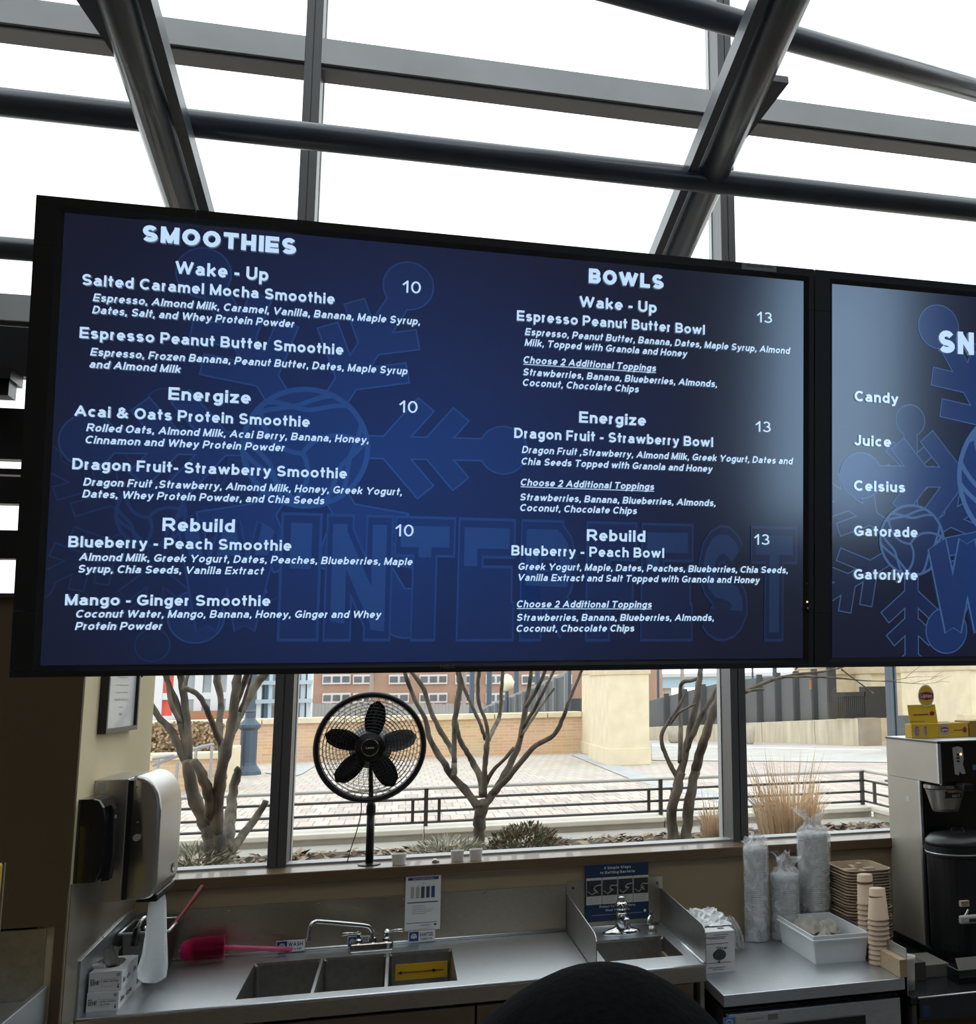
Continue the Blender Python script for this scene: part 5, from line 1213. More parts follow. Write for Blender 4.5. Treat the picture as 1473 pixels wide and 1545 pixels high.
# ================================================================ three compartment sink unit
CF, CB, CL, CR = 2.977, 3.52, WX+.002, .5095
su = thing('sink_counter', 'long stainless counter with three compartment sink under the window', 'counter', ((CL+CR)/2, 3.2, ZG))
sx = [aty(0, 0, 1).x]*0
bx = [atz(385, 1453, .9).x, 0, 0, atz(681.5, 1432, .9).x]; by0, by1 = 3.037, 3.405
x_0, x_3 = bx[0], bx[3]; x_1 = x_0+(x_3-x_0)/3; x_2 = x_0+2*(x_3-x_0)/3; g = .004
def rim_top(nm, x0, x1, y0, y1, holes, par, m, z=.9, th=.004):
    """flat sheet with rectangular holes side by side"""
    bm = NB(); hx0, hx1, hy0, hy1 = holes[0][0], holes[-1][1], holes[0][2], holes[0][3]
    box(bm, x0, x1, y0, hy0, z-th, z); box(bm, x0, x1, hy1, y1, z-th, z); box(bm, x0, hx0, hy0, hy1, z-th, z); box(bm, hx1, x1, hy0, hy1, z-th, z)
    for a, b in zip(holes, holes[1:]): box(bm, a[1], b[0], hy0, hy1, z-th-.002, z-.001)
    return obj(nm, bm, m, par)
holes = [(x_0, x_1-g, by0, by1), (x_1+g, x_2-g, by0, by1), (x_2+g, x_3, by0, by1)]
rim_top('worktop', CL, CR, CF, CB, holes, su, steel)
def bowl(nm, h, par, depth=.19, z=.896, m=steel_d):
    a, b, c_, d_ = h; bm = NB(); r = .010
    vs = []
    def ring(x0, x1, y0, y1, z_, rr_):
        o = []
        for cx, cy_, st in ((x1-rr_, y1-rr_, 0), (x0+rr_, y1-rr_, 90), (x0+rr_, y0+rr_, 180), (x1-rr_, y0+rr_, 270)):
            for k in range(5): t = math.radians(st+k*22.5); o.append(bm.verts.new((cx+math.cos(t)*rr_, cy_+math.sin(t)*rr_, z_)))
        return o
    rs = [ring(a, b, c_, d_, z+.004, .003), ring(a+.001, b-.001, c_+.001, d_-.001, z-.004, r), ring(a+.003, b-.003, c_+.003, d_-.003, z-depth+.02, r*1.5), ring(a+.02, b-.02, c_+.02, d_-.02, z-depth, r*1.5)]
    for p, q in zip(rs, rs[1:]):
        for k in range(20): bm.faces.new((p[k], q[k], q[(k+1) % 20], p[(k+1) % 20]))
    bm.faces.new(rs[-1])
    return obj(nm, bm, m, par, smooth=False)
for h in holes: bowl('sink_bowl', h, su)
obj('front_apron', box(NB(), CL, CR, CF, CF+.012, .857, .8955, .002), steel_w, su)
obj('front_bead', tube(NB(), [(CL, CF+.004, .8975), (CR, CF+.004, .8975)], .0045, 10), steel, su, smooth=True)
bz = 1.038
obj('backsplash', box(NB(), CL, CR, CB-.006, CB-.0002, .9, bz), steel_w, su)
obj('backsplash_cove', tube(NB(), [(CL, CB-.008, .904), (CR, CB-.008, .904)], .006, 10), steel, su, smooth=True)
bm = NB()
for x, y in ((346, 1373), (481, 1365), (673, 1354)):
    q = aty(x, y if x != 481 else 1364, CB-.006); 
for x, y in ((346, 1373), (481, 1364), (608, 1356), (732, 1348), (851, 1341)): q = aty(x, y, CB-.006); obj('screw', lathe(NB(), [(.0035, 0), (.003, -.0016), (0, -.002)], q, 10, 'y'), chrome, su)
# left splash on the side wall: sloping top
a, b = atx(104.5, 1441, WX), atx(197, 1379, WX)
obj('side_splash', prism(NB(), [(WX+.0035, CF, .9), (WX+.0035, CB-.006, .9), (WX+.0035, CB-.006, bz+.01), (WX+.0035, 3.40, bz+.012), (WX+.0035, CF-.06+.06, 1.03)], (.004, 0, 0)), steel, su)
for p in ((107, 1449), (155, 1414)): q = atx(*p, WX+.0075); q.y = max(q.y, CF+.008); obj('screw', lathe(NB(), [(.0035, 0), (.003, .0016), (0, .002)], q, 10, 'x'), chrome, su)
bm = NB(); box(bm, CL, CR, CF+.03, 3.5, ZG+.08, .857) if False else None; bm.free()
# cabinet carcass with doors below
cab = thing('base_cabinet', 'tan laminate base cabinet under the three compartment sink', 'cabinet', (-.1, 3.1, ZG))
bm = NB(); box(bm, CL, CL+.02, CF+.045, 3.5, ZG, .857); box(bm, CR-.02, CR, CF+.045, 3.5, ZG, .857); box(bm, CL+.02, CR-.02, 3.48, 3.5, ZG, .857); box(bm, CL+.02, CR-.02, CF+.045, 3.48, ZG, ZG+.08); obj('carcass', bm, beige_d, cab)
xd = [CL+.002, -.32, .205, CR-.002]
for i, (a, b) in enumerate(zip(xd, xd[1:])):
    dr = obj('door', box(NB(), a+.003, b-.003, CF+.03, CF+.044, ZG+.09, .842, .001), beige_d, cab)
    if i == 2:
        obj('handle', tube(NB(), smooth_path([(a+.02, CF+.03, .80), (a+.024, CF+.016, .80), (a+.055, CF+.012, .80), (a+.088, CF+.016, .80), (a+.092, CF+.03, .80)], 3), .003, 8), black_pl, dr, smooth=True)
        obj('lock', lathe(NB(), [(.009, 0), (.009, -.006), (.004, -.007), (0, -.007)], (a+.022, CF+.03, .775), 16, 'y'), chrome, dr)
# main faucet
fa = thing('sink_faucet', 'chrome swing spout faucet behind the three compartment sink', 'faucet', (atz(560, 1434, .9).x, 3.455, .9))
fx0, fx1 = atz(528, 1438, .9).x, atz(593, 1433, .9).x
obj('deck_body', box(NB(), fx0, fx1, 3.435, 3.475, .9, .925, .004), chrome, fa)
sp_ = [aty(562.5, 1424, 3.45), aty(562, 1408, 3.45), aty(559, 1400, 3.445), aty(551, 1396.5, 3.44), aty(520, 1393.5, 3.42), aty(482, 1390.5, 3.395), aty(474, 1392, 3.39), aty(468.5, 1398, 3.385), aty(466, 1408, 3.385), aty(465, 1416, 3.385)]
obj('spout', tube(NB(), smooth_path(sp_, 4), pxr(sp_[0], 3.5), 14), chrome, fa, smooth=True)
obj('aerator', tube(NB(), [sp_[-1]+Vector((0, 0, .004)), sp_[-1]-Vector((0, 0, .006))], pxr(sp_[0], 4.4), 12), chrome, fa)
obj('spout_nut', lathe(NB(), [(.011, 0), (.011, .012), (.007, .016), (0, .016)], (sp_[0].x, 3.455, .924), 14), chrome, fa)
for x, dx in ((541, -1), (583, 1)):
    c_ = aty(x, 1427, 3.455); c_.z = .924
    hd = obj('valve_handle', lathe(NB(), [(.011, 0), (.011, .008), (.008, .012), (.008, .024), (.010, .028), (.006, .034), (0, .034)], c_, 14), chrome, fa, smooth=False)
    obj('lever', tube(NB(), [c_+Vector((0, 0, .026)), c_+Vector((dx*.03, -.006, .029)), c_+Vector((dx*.046, -.008, .028))], [.005, .0045, .006], 8), chrome, hd, smooth=True)

# pink brush
b0, b1, b2 = aty(270, 1437, 3.452), aty(341, 1431, 3.462), aty(441, 1433, 3.47)
R_ = pxr(b0, 19); dr_ = (b1-b0).normalized(); b0.z = max(b0.z, .9+R_+.001)
b1.z = b0.z+.002; dr_ = (b1-b0).normalized()
pk = mat('pink bristle', (.78, .045, .23), .5); pk2 = mat('pink plastic', (.50, .07, .17), .4)
br = thing('bottle_brush', 'bright pink bottle brush with long handle leaning behind the sink', 'brush', (b0.x, b0.y, .9))
bm = NB(); L = (b1-b0).length; up_ = dr_.orthogonal().normalized(); sd_ = dr_.cross(up_)
for i in range(60):
    t = i/59; dome = max(0, (.3-t)/.3); rad = R_*math.sqrt(max(.04, 1-dome**2)); c_ = b0+dr_*(L*(.02+.95*t)+R_*.3*dome)
    for k in range(30):
        a = 2*PI*(k+.5*(i % 2))/30; d = (up_*math.cos(a)+sd_*math.sin(a)-dr_*(.9*dome)).normalized(); e = c_+d*rad*random.uniform(.92, 1.02); s_ = d.cross(dr_).normalized()*.0016
        v = [bm.verts.new(p) for p in (c_-s_, c_+s_, e+s_*1.2, e-s_*1.2)]; bm.faces.new(v)
obj('bristles', bm, pk, br, kind='stuff')
obj('core', tube(NB(), [b0, b1], .006, 8), pk2, br)
hp_ = [b1-dr_*.01, b1+(b2-b1)*.15, b1+(b2-b1)*.6, b2]; obj('handle', tube(NB(), hp_, [.006, .0065, .007, .008], 10), pk2, br, smooth=True)
obj('hang_hole', tube(NB(), [b2+Vector((-.018, -.0087, 0)), b2+Vector((-.008, -.0088, 0))], .0025, 6), black_pl, br)

# steel pan with ladle and red stick at the left end
py0 = 3.30; pa, pb = aty(184, 1409, py0), aty(251, 1408, py0); pz = pa.z; pa.x = max(pa.x, WX+.012)
pn = thing('steel_pan', 'deep stainless pan at the left end of the sink counter', 'pan', ((pa.x+pb.x)/2, 3.38, .9))
bm = NB(); Yb2 = 3.47
hexa(bm, [(pa.x+.012, py0+.01, .9), (pb.x-.012, py0+.01, .9), (pb.x-.012, Yb2-.01, .9), (pa.x+.012, Yb2-.01, .9)], [(pa.x, py0, pz), (pb.x, py0, pz), (pb.x, Yb2, pz), (pa.x, Yb2, pz)])
bm.faces.ensure_lookup_table(); tf = max(bm.faces, key=lambda f: f.calc_center_median().z); bm.faces.remove(tf); bmesh.ops.solidify(bm, geom=bm.faces[:], thickness=-.0015); obj('pan_body', bm, steel_d, pn)
bm = NB(); 
for a, b in (((pa.x-.006, py0-.006), (pb.x+.006, py0-.006)), ((pb.x+.006, py0-.006), (pb.x+.006, Yb2+.006)), ((pb.x+.006, Yb2+.006), (pa.x-.006, Yb2+.006)), ((pa.x-.006, Yb2+.006), (pa.x-.006, py0-.006))): tube(bm, [(*a, pz), (*b, pz)], .0035, 8)
obj('rolled_rim', bm, steel, pn, smooth=True)
q0, q1, q2 = aty(214, 1388, 3.30), aty(207, 1400, 3.285), aty(202, 1427, 3.283)
ld = thing('scoop', 'scoop with black handle hooked over the steel pan rim', 'scoop', q2)
obj('handle', tube(NB(), [q1, q2], [.0085, .0095], 12), black_pl, ld, smooth=True)
obj('neck', tube(NB(), smooth_path([q1, q0, q0+Vector((.006, .02, .002)), q0+Vector((.01, .045, -.02))], 4), .0045, 10), chrome, ld, smooth=True)
obj('bowl', lathe(NB(), [(0, -.018), (.014, -.012), (.018, 0), (.0165, 0), (.013, -.011), (0, -.016)], q0+Vector((.012, .055, -.028)), 16), chrome, ld, smooth=True)
q0, q1 = aty(262, 1396, 3.40), aty(306, 1337, 3.49)
q0 = q0+(q0-q1)*.35
single('red_stick', tube(NB(), [q0, q1], pxr(q0, 3.6), 10), mat('dark red plastic', (.16, .012, .014), .4), 'dark red stick leaning from the steel pan up to the sill', 'stick')

# glove boxes on the counter
gw = mat('glove box card', (.56, .57, .58), .65)
def tbox(name, label, x0, x1, y0, y1, z0, z1, rot, m, grp=None):
    t = thing(name, label, 'box', ((x0+x1)/2, (y0+y1)/2, z0), grp); return t
ga, gb, gc = atz(117.5, 1527, .9), atz(178, 1524, .9), atz(228.5, 1482, .9)
ga.x = WX+.012; gy = gb.y; gh = aty(180, 1495, gy).z-.9
def glovebox(label, x0, x1, y0, y1, z0, h, l1, l2, opened):
    t = thing('glove_box', label, 'box', ((x0+x1)/2, (y0+y1)/2, z0), 'glove boxes at the left end')
    if not opened: obj('carton', box(NB(), x0, x1, y0, y1, z0, z0+h, .0008), gw, t)
    else:
        bm = NB(); box(bm, x0, x1, y0, y1, z0, z0+h-.001); obj('carton', bm, gw, t)
        z = z0+h; c_ = ((x0+x1)/2, (y0+y1)/2+.01); bm = NB()
        n = 20; hole = [(c_[0]+.020*math.cos(2*PI*k/n), c_[1]+.055*math.sin(2*PI*k/n)) for k in range(n)]; out = []
        for k in range(n):
            a = 2*PI*k/n; dx, dy = math.cos(a), math.sin(a); s = min((x1-x0)/2/max(abs(dx), 1e-6), (y1-y0)/2/max(abs(dy), 1e-6)); out.append(((x0+x1)/2+dx*s, (y0+y1)/2+dy*s))
        H0 = [bm.verts.new((*p, z)) for p in hole]; O0 = [bm.verts.new((*p, z)) for p in out]
        for k in range(n): bm.faces.new((H0[k], H0[(k+1) % n], O0[(k+1) % n], O0[k]))
        obj('lid_panel', bm, gw, t)
        obj('opening', prism(NB(), [(*p, z-.0006) for p in hole], (0, 0, .0002)), ink, t)
        bm = NB(); gl_ = [bm.verts.new(p) for p in ()]
        rows = []
        for i in range(7):
            row = []
            for k in range(9):
                u, v_ = (k/8-.5), i/6
                row.append(bm.verts.new((c_[0]-.006+u*.046*(1-.45*v_)+.004*math.sin(v_*7+k), c_[1]-.035+.01*math.sin(k*1.3+i)+.03*v_, z-.004+.043*math.sin(v_*PI*.55)+.003*math.sin(k*2.1+i*1.7))))
            rows.append(row)
        for a, b in zip(rows, rows[1:]):
            for k in range(8): bm.faces.new((a[k], a[k+1], b[k+1], b[k]))
        bmesh.ops.solidify(bm, geom=bm.faces[:], thickness=.004); obj('pulled_glove', bm, mat('translucent vinyl', (.55, .54, .52), .5), t, smooth=True, label='pale glove pulled up through the opening')
        obj('torn_flap', hexa(NB(), [(c_[0]-.036, c_[1]-.05, z+.001), (c_[0]-.012, c_[1]-.052, z+.001), (c_[0]-.012, c_[1]-.03, z+.003), (c_[0]-.03, c_[1]-.03, z+.003)], [(c_[0]-.046, c_[1]-.05, z+.008), (c_[0]-.014, c_[1]-.052, z+.004), (c_[0]-.014, c_[1]-.03, z+.006), (c_[0]-.034, c_[1]-.03, z+.009)]), gw, t)
    bm = NB(); yy = y0-.0004; w = x1-x0
    put_text(bm, 'Silver', Vector((x0+w*.05, yy, z0+h*.33)), UX, UZ, h*.34, w*.27, .015)
    box(bm, x0+w*.385, x0+w*.392, yy-.0001, yy, z0+h*.22, z0+h*.72)
    for i, s in enumerate(l1): put_text(bm, s, Vector((x0+w*.43, yy, z0+h*(.46-.14*i))), UX, UZ, h*.085, w*l2[i], .02)
    box(bm, x0+w*.44, x0+w*.84, yy-.0001, yy, z0+h*.60, z0+h*.612); box(bm, x0+w*.44, x0+w*.70, yy-.0001, yy, z0+h*.24, z0+h*.25)
    lathe(bm, [(h*.055, -.0002), (h*.055, 0)], (x0+w*.9, yy, z0+h*.18), 12, 'y', .8); lathe(bm, [(h*.04, -.0002), (h*.04, 0)], (x0+w*.9, yy, z0+h*.29), 12, 'y', .8)
    torus(bm, (x0+w*.89, yy, z0+h*.82), h*.07, h*.012, 'y', 16, 4)
    UYd = Vector((0, 1, 0)); xx = x1+.0004; LY = y1-y0
    put_text(bm, 'Silver', Vector((xx, y0+LY*.06, z0+h*.3)), UYd, UZ, h*.3, LY*.16, .015); put_text(bm, 'GLOVES', Vector((xx, y0+LY*.30, z0+h*.32)), UYd, UZ, h*.2, LY*.22, .015)
    put_text(bm, 'Silver', Vector((xx, y0+LY*.72, z0+h*.3)), UYd, UZ, h*.3, LY*.18, .015)
    obj('print', bm, ink, t); return t
glovebox('lower glove box at the left end of the sink counter, printed ultra synthetic gloves', ga.x, gb.x, gy, gc.y, .9, gh, ['ULTRA SYNTHETIC', 'GLOVES'], [.5, .3], False)
glovebox('upper opened vinyl glove box with a glove pulled out of the top', ga.x+.001, gb.x+.003, gy+.004, gy+.17, .9+gh+.0008, gh*1.02, ['VINYL GLOVES'], [.48], True)

# notices
def plate(name, label, cat, p0, p1, Y, m, th=.002, r=.004):
    a, b = aty(*p0, Y), aty(*p1, Y); t = thing(name, label, cat, ((a.x+b.x)/2, Y, b.z))
    obj('board', box(NB(), a.x, b.x, Y-th, Y, b.z, a.z, .0008), m, t); return t, a.x, b.x, b.z, a.z, Y-th-.0003
t, x0, x1, z0, z1, yy = plate('sanitizer_chart', 'white laminated test strip chart with five colour bars above the faucet', 'sign', (612.5, 1321), (664, 1401.5), CB-.007, paper)
w, h = x1-x0, z1-z0; P2 = lambda u, v: Vector((x0+w*u, yy, z0+h*v))
obj('blue_header', box(NB(), x0+w*.07, x1-w*.07, yy-.0001, yy, z0+h*.905, z0+h*.955), blue_i, t)
bm = NB(); put_text(bm, 'Test for Quat Sanitizer', P2(.2, .918)-Vector((0, .0003, 0)), UX, UZ, h*.025, w*.6, .01); obj('header_text', bm, pale_i, t)
for i, c_ in enumerate(((.36, .35, .31), (.33, .34, .31), (.05, .06, .06), (.035, .06, .10), (.02, .05, .20))): u = .15+i*.145; obj('colour_bar', box(NB(), x0+w*u, x0+w*(u+.10), yy-.0002, yy, z0+h*.58, z0+h*.785), mat('bar tone %d' % i, c_, .6), t)
bm = NB()
for i, s in enumerate(('0', '100', '200', '300', '400')): put_text(bm, s, P2(.2+i*.145, .80), UX, UZ, h*.012, None, .01, align='C')
put_text(bm, 'PPM', P2(.5, .835), UX, UZ, h*.018, None, .02, align='C')
for i in range(5): box(bm, x0+w*(.2 if i else .22), x0+w*(.55, .6, .8, .75, .6)[i], yy-.0001, yy, z0+h*(.44-.035*i), z0+h*(.445-.035*i))
box(bm, x0+w*.45, x0+w*.75, yy-.0001, yy, z0+h*.09, z0+h*.098)
obj('fine_print', bm, grey_i, t)
bm = NB(); box(bm, x0+w*.06, x0+w*.92, yy-.0001, yy, z0+h*.495, z0+h*.512); box(bm, x0+w*.06, x0+w*.90, yy-.0001, yy, z0+h*.135, z0+h*.143); lathe(bm, [(h*.02, -.0002), (h*.02, 0)], (x0+w*.86, yy, z0+h*.095), 14, 'y', 1.3); obj('blue_rules', bm, blue_i, t)
def label_plate(label, p0, p1, words, Y=CB-.014, lean=0):
    t, x0, x1, z0, z1, yy = plate('sink_label', label, 'sign', p0, p1, Y, paper, .001); w, h = x1-x0, z1-z0
    obj('blue_square', box(NB(), x0+w*.03, x0+w*.38, yy-.0001, yy, z0+h*.06, z1-h*.06), blue_i, t)
    bm = NB()
    for k in range(7): a = PI*k/6; put = Vector((x0+w*.205+math.cos(a)*w*.085, yy-.0003, z0+h*.42+math.sin(a)*h*.28)); lathe(bm, [(h*.09, -.0001), (h*.09, 0)], put, 8, 'y')
    lathe(bm, [(h*.14, -.0002), (h*.14, 0)], (x0+w*.205, yy-.0003, z0+h*.42), 10, 'y'); obj('hand_symbol', bm, pale_i, t)
    bm = NB(); put_text(bm, words[0], Vector((x0+w*.42, yy, z0+h*.46)), UX, UZ, h*.36, w*.5, .03); put_text(bm, words[1], Vector((x0+w*.46, yy, z0+h*.12)), UX, UZ, h*.2, w*.42, .02); obj('label_text', bm, blue_i, t)
label_plate('small blue and white wash label behind the pink brush handle', (417, 1420), (460, 1434), ('WASH', 'LAVAR'), CB-.016)
label_plate('small blue and white rinse label hidden behind the faucet handles', (525, 1413), (558, 1427), ('RINSE', 'ENJUAGAR'), CB-.016)
label_plate('small blue and white sanitize label below the test strip chart', (616.5, 1405.5), (656.5, 1418.5), ('SANITIZE', 'DESINFECTAR'), CB-.016)
# yellow arrow strip inside the right bowl
a, b = aty(597, 1455, by1-.006), aty(675, 1475, by1-.006)
t = thing('arrow_sticker', 'yellow sticker with double ended arrow inside the right sink bowl', 'sticker', ((a.x+b.x)/2, by1-.005, b.z))
obj('strip', hexa(NB(), [(a.x, by1-.0065, b.z+.003), (b.x, by1-.0065, b.z+.003), (b.x, by1-.0045, b.z+.003), (a.x, by1-.0045, b.z+.003)], [(a.x, by1-.0045, a.z-.002), (b.x, by1-.0045, a.z-.002), (b.x, by1-.0025, a.z-.002), (a.x, by1-.0025, a.z-.002)]), mat('yellow vinyl', (.55, .33, .01), .5), t)
bm = NB(); zc = (a.z+b.z)/2; yy = by1-.0075
box(bm, a.x+.012, b.x-.012, yy, yy+.0006, zc-.001, zc+.001); prism(bm, [(a.x+.006, yy, zc), (a.x+.018, yy, zc+.005), (a.x+.018, yy, zc-.005)], (0, .0006, 0)); prism(bm, [(b.x-.03, yy, zc), (b.x-.042, yy, zc+.005), (b.x-.042, yy, zc-.005)], (0, .0006, 0)); obj('arrow', bm, ink, t)

# ================================================================ hand wash sink
HL, HR = .512, .8135
hs_ = thing('hand_sink', 'stainless hand wash sink between two splash guards', 'sink', ((HL+HR)/2, 3.2, ZG))
hh = (.560, .7815, 3.10, 3.352)
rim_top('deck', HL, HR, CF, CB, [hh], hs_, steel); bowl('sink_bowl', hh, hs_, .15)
obj('front_apron', box(NB(), HL, HR, CF, CF+.012, .857, .8955, .002), steel_w, hs_)
obj('front_bead', tube(NB(), [(HL, CF+.004, .8975), (HR, CF+.004, .8975)], .0045, 10), steel, hs_, smooth=True)
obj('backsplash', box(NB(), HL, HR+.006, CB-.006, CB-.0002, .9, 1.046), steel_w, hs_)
obj('backsplash_cove', tube(NB(), [(HL+.004, CB-.008, .904), (HR-.004, CB-.008, .904)], .005, 10), steel, hs_, smooth=True)
for x in (HL+.006, HR-.0045): obj('side_bead', tube(NB(), [(x, CF+.01, .902), (x, CB-.01, .902)], .0045, 10), steel, hs_, smooth=True)
for x in (HL, HR-.002):
    obj('splash_guard', prism(NB(), [(x, CF, .9), (x, CB-.006, .9), (x, CB-.006, 1.008), (x, CB-.04, 1.010), (x, CF+.035, .999), (x, CF+.008, .992), (x, CF, .982)], (.0025, 0, 0)), steel_d, hs_)
for p in ((865, 1340), (992, 1332)): q = aty(*p, CB-.006); obj('screw', lathe(NB(), [(.004, 0), (.0035, -.0016), (0, -.002)], q, 10, 'y'), black_pl, hs_)
hf = atz(944, 1416, .9); fy = 3.415
t = thing('hand_sink_faucet', 'short chrome centerset faucet on the hand wash sink', 'faucet', (hf.x, fy, .9))
bm = NB(); n = 24; pr = [(.058, 0), (.060, .006), (.054, .012), (.036, .018), (.02, .024), (0, .026)]; lathe(bm, pr, (hf.x, fy, .9), n, 'z', 1, .42); obj('deck_plate', bm, chrome, t, smooth=True)
obj('body', lathe(NB(), [(.021, .015), (.019, .05), (.017, .062), (.012, .066), (0, .066)], (hf.x, fy, .9), 20), chrome, t, smooth=True)
obj('spout', tube(NB(), smooth_path([(hf.x, fy-.005, .945), (hf.x+.002, fy-.04, .952), (hf.x+.004, fy-.07, .948)], 3), [.012]*3+[.011]*4, 14), chrome, t, smooth=True)
obj('aerator', lathe(NB(), [(.009, -.016), (.010, -.014), (.010, .008), (0, .008)], (hf.x+.004, fy-.068, .944), 14), chrome, t)
obj('top_handle', lathe(NB(), [(.008, 0), (.018, .006), (.022, .016), (.017, .028), (.007, .034), (.012, .038), (.012, .044), (0, .046)], (hf.x, fy, .966), 18), chrome, t, smooth=True)
q = atz(986, 1410, .9)
t = thing('soap_pump', 'small chrome soap pump right of the hand sink faucet', 'soap pump', (q.x, 3.40, .9))
obj('base', lathe(NB(), [(.0165, 0), (.015, .010), (.011, .022), (0, .023)], (q.x, 3.40, .9), 18), mat('dull chrome', (.4, .4, .4), .35, 1), t, smooth=True)
obj('spout', tube(NB(), smooth_path([(q.x, 3.40, .92), (q.x-.002, 3.40, .945), (q.x-.004, 3.395, .952), (q.x-.014, 3.38, .945), (q.x-.014, 3.375, .932)], 3), .005, 10), chrome, t, smooth=True)
obj('pump_top', lathe(NB(), [(.005, 0), (.005, .012), (.009, .014), (.009, .018), (0, .019)], (q.x, 3.40, .946), 14), chrome, t)
# bacteria sign
t, x0, x1, z0, z1, yy = plate('hand_washing_sign', 'dark blue hand washing sign with four photo panels above the hand sink', 'sign', (883, 1305.5), (979, 1385), CB-.012, mat('navy sign', (.006, .021, .065), .45), .002)
x1 = aty(980, 1340, CB-.012).x; z0 = aty(930, 1383, CB-.012).z; z1 = aty(930, 1302, CB-.012).z; w, h = x1-x0, z1-z0
bm = NB(); put_text(bm, '4 Simple Steps', Vector((x0+w*.5, yy, z0+h*.895)), UX, UZ, h*.05, w*.42, .02, align='C'); put_text(bm, 'to Battling Bacteria', Vector((x0+w*.5, yy, z0+h*.81)), UX, UZ, h*.05, w*.54, .02, align='C')
put_text(bm, 'Protect Yourself & Others,', Vector((x0+w*.5, yy, z0+h*.185)), UX, UZ, h*.04, w*.56, .015, align='C'); put_text(bm, 'Wash Your Hands.', Vector((x0+w*.5, yy, z0+h*.115)), UX, UZ, h*.04, w*.38, .015, align='C')
lathe(bm, [(h*.028, -.0002), (h*.028, 0)], (x0+w*.925, yy, z0+h*.08), 14, 'y'); box(bm, x0+w*.1, x0+w*.88, yy-.0001, yy, z0+h*.05, z0+h*.054)
obj('sign_text', bm, mat('grey white print', (.55, .58, .64), .6), t)
skin_i = mat('photo hands', (.20, .19, .17), .7)
for i in range(4):
    a = x0+w*(.018+.243*i); b = a+w*.235; pc = obj('photo_card', box(NB(), a, b, yy-.0004, yy, z0+h*.25, z0+h*.745, .0003), mat('card grey', (.48, .48, .45), .7), t)
    obj('photo', box(NB(), a+.0012, b-.0012, yy-.0008, yy-.0004, z0+h*.41, z0+h*.70), ink, pc)
    bm = NB(); w2, hh2 = b-a, h*.29; zb_ = z0+h*.41; Q = lambda u, v: (a+w2*u, yy-.0012, zb_+hh2*v)
    tube(bm, [Q(.97, .68-.1*(i % 2)), Q(.6, .62), Q(.5, .45)], [.0022, .002, .0026], 5); tube(bm, [Q(.1, .3), Q(.35, .1), Q(.7, .28+.06*i)], [.002, .002, .003], 5); tube(bm, [Q(.5, .4), Q(.72, .2+.1*(i % 3))], [.004, .003], 6)
    obj('hands_picture', bm, skin_i, pc)
    bm = NB()
    for k in range(4): box(bm, a+w2*.1, a+w2*(.85-.1*(k % 2)), yy-.0006, yy-.0004, z0+h*(.375-.03*k), z0+h*(.38-.03*k))
    put_text(bm, str(i+1), Vector((a+w2*.5, yy-.0007, z0+h*.71)), UX, UZ, h*.025, None, .02, align='C'); obj('card_text', bm, grey_i, pc)
# small cabinet below hand sink
t = thing('base_cabinet', 'narrow tan cabinet below the hand wash sink', 'cabinet', ((HL+HR)/2, 3.1, ZG))
bm = NB(); box(bm, HL, HL+.015, CF+.045, 3.5, ZG, .857); box(bm, HR-.04, HR-.025, CF+.045, 3.5, ZG, .857); box(bm, HL+.015, HR-.04, 3.48, 3.5, ZG, .857); obj('carcass', bm, beige_d, t)
obj('door', box(NB(), HL+.003, HR-.03, CF+.03, CF+.044, ZG+.09, .848, .001), beige_d, t)
obj('side_filler', box(NB(), HR-.012, HR-.001, CF+.02, 3.5, ZG, .857), mat('grey filler strip', (.30, .28, .24), .5), t)

# ================================================================ work table fridge
TZ = .85; TL, TR_, TF, TB = .8275, 1.343, 2.862, 3.50
tb = thing('worktop_refrigerator', 'low stainless topped undercounter refrigerator right of the hand sink', 'refrigerator', ((TL+TR_)/2, 3.2, ZG))
obj('worktop', box(NB(), TL, TR_, TF, TB, TZ-.030, TZ, .0025), steel, tb)
obj('cabinet_body', box(NB(), TL+.008, TR_-.01, TF+.03, TB-.01, ZG+.06, TZ-.045), black_pl, tb)
obj('shadow_gap', box(NB(), TL+.02, TR_-.02, TF+.05, TB-.02, TZ-.045, TZ-.030), ink, tb)
dr = obj('door', box(NB(), TL+.012, TR_-.014, TF+.004, TF+.028, ZG+.1, TZ-.050, .003), steel, tb)
obj('door_recess', box(NB(), TL+.115, TR_-.12, TF-.001, TF+.003, ZG+.2, TZ-.085), black_pl, dr)
a = aty(1091, 1525, TF+.003); obj('energy_sticker', box(NB(), a.x, a.x+.033, TF+.002, TF+.0038, TZ-.094, TZ-.056), mat('energy blue', (.06, .19, .42), .5), dr, label='small blue energy sticker')
bm = NB(); torus(bm, (a.x+.016, TF+.0015, TZ-.071), .009, .0009, 'y', 16, 4); tube(bm, [(a.x+.006, TF+.0015, TZ-.074), (a.x+.016, TF+.0015, TZ-.069), (a.x+.028, TF+.0015, TZ-.074)], .0008, 4); obj('sticker_mark', bm, pale_i, dr)
bm = NB(); box(bm, a.x+.036, a.x+.155, TF+.002, TF+.0038, TZ-.073, TZ-.056); obj('spec_sticker', bm, mat('grey sticker pale', (.38, .38, .37), .6), dr)
bm = NB(); put_text(bm, 'ENERGY', Vector((a.x+.062, TF+.0015, TZ-.067)), UX, UZ, .004, .05, .02); box(bm, a.x+.122, a.x+.15, TF+.0014, TF+.002, TZ-.071, TZ-.058); obj('spec_text', bm, grey_i, dr)
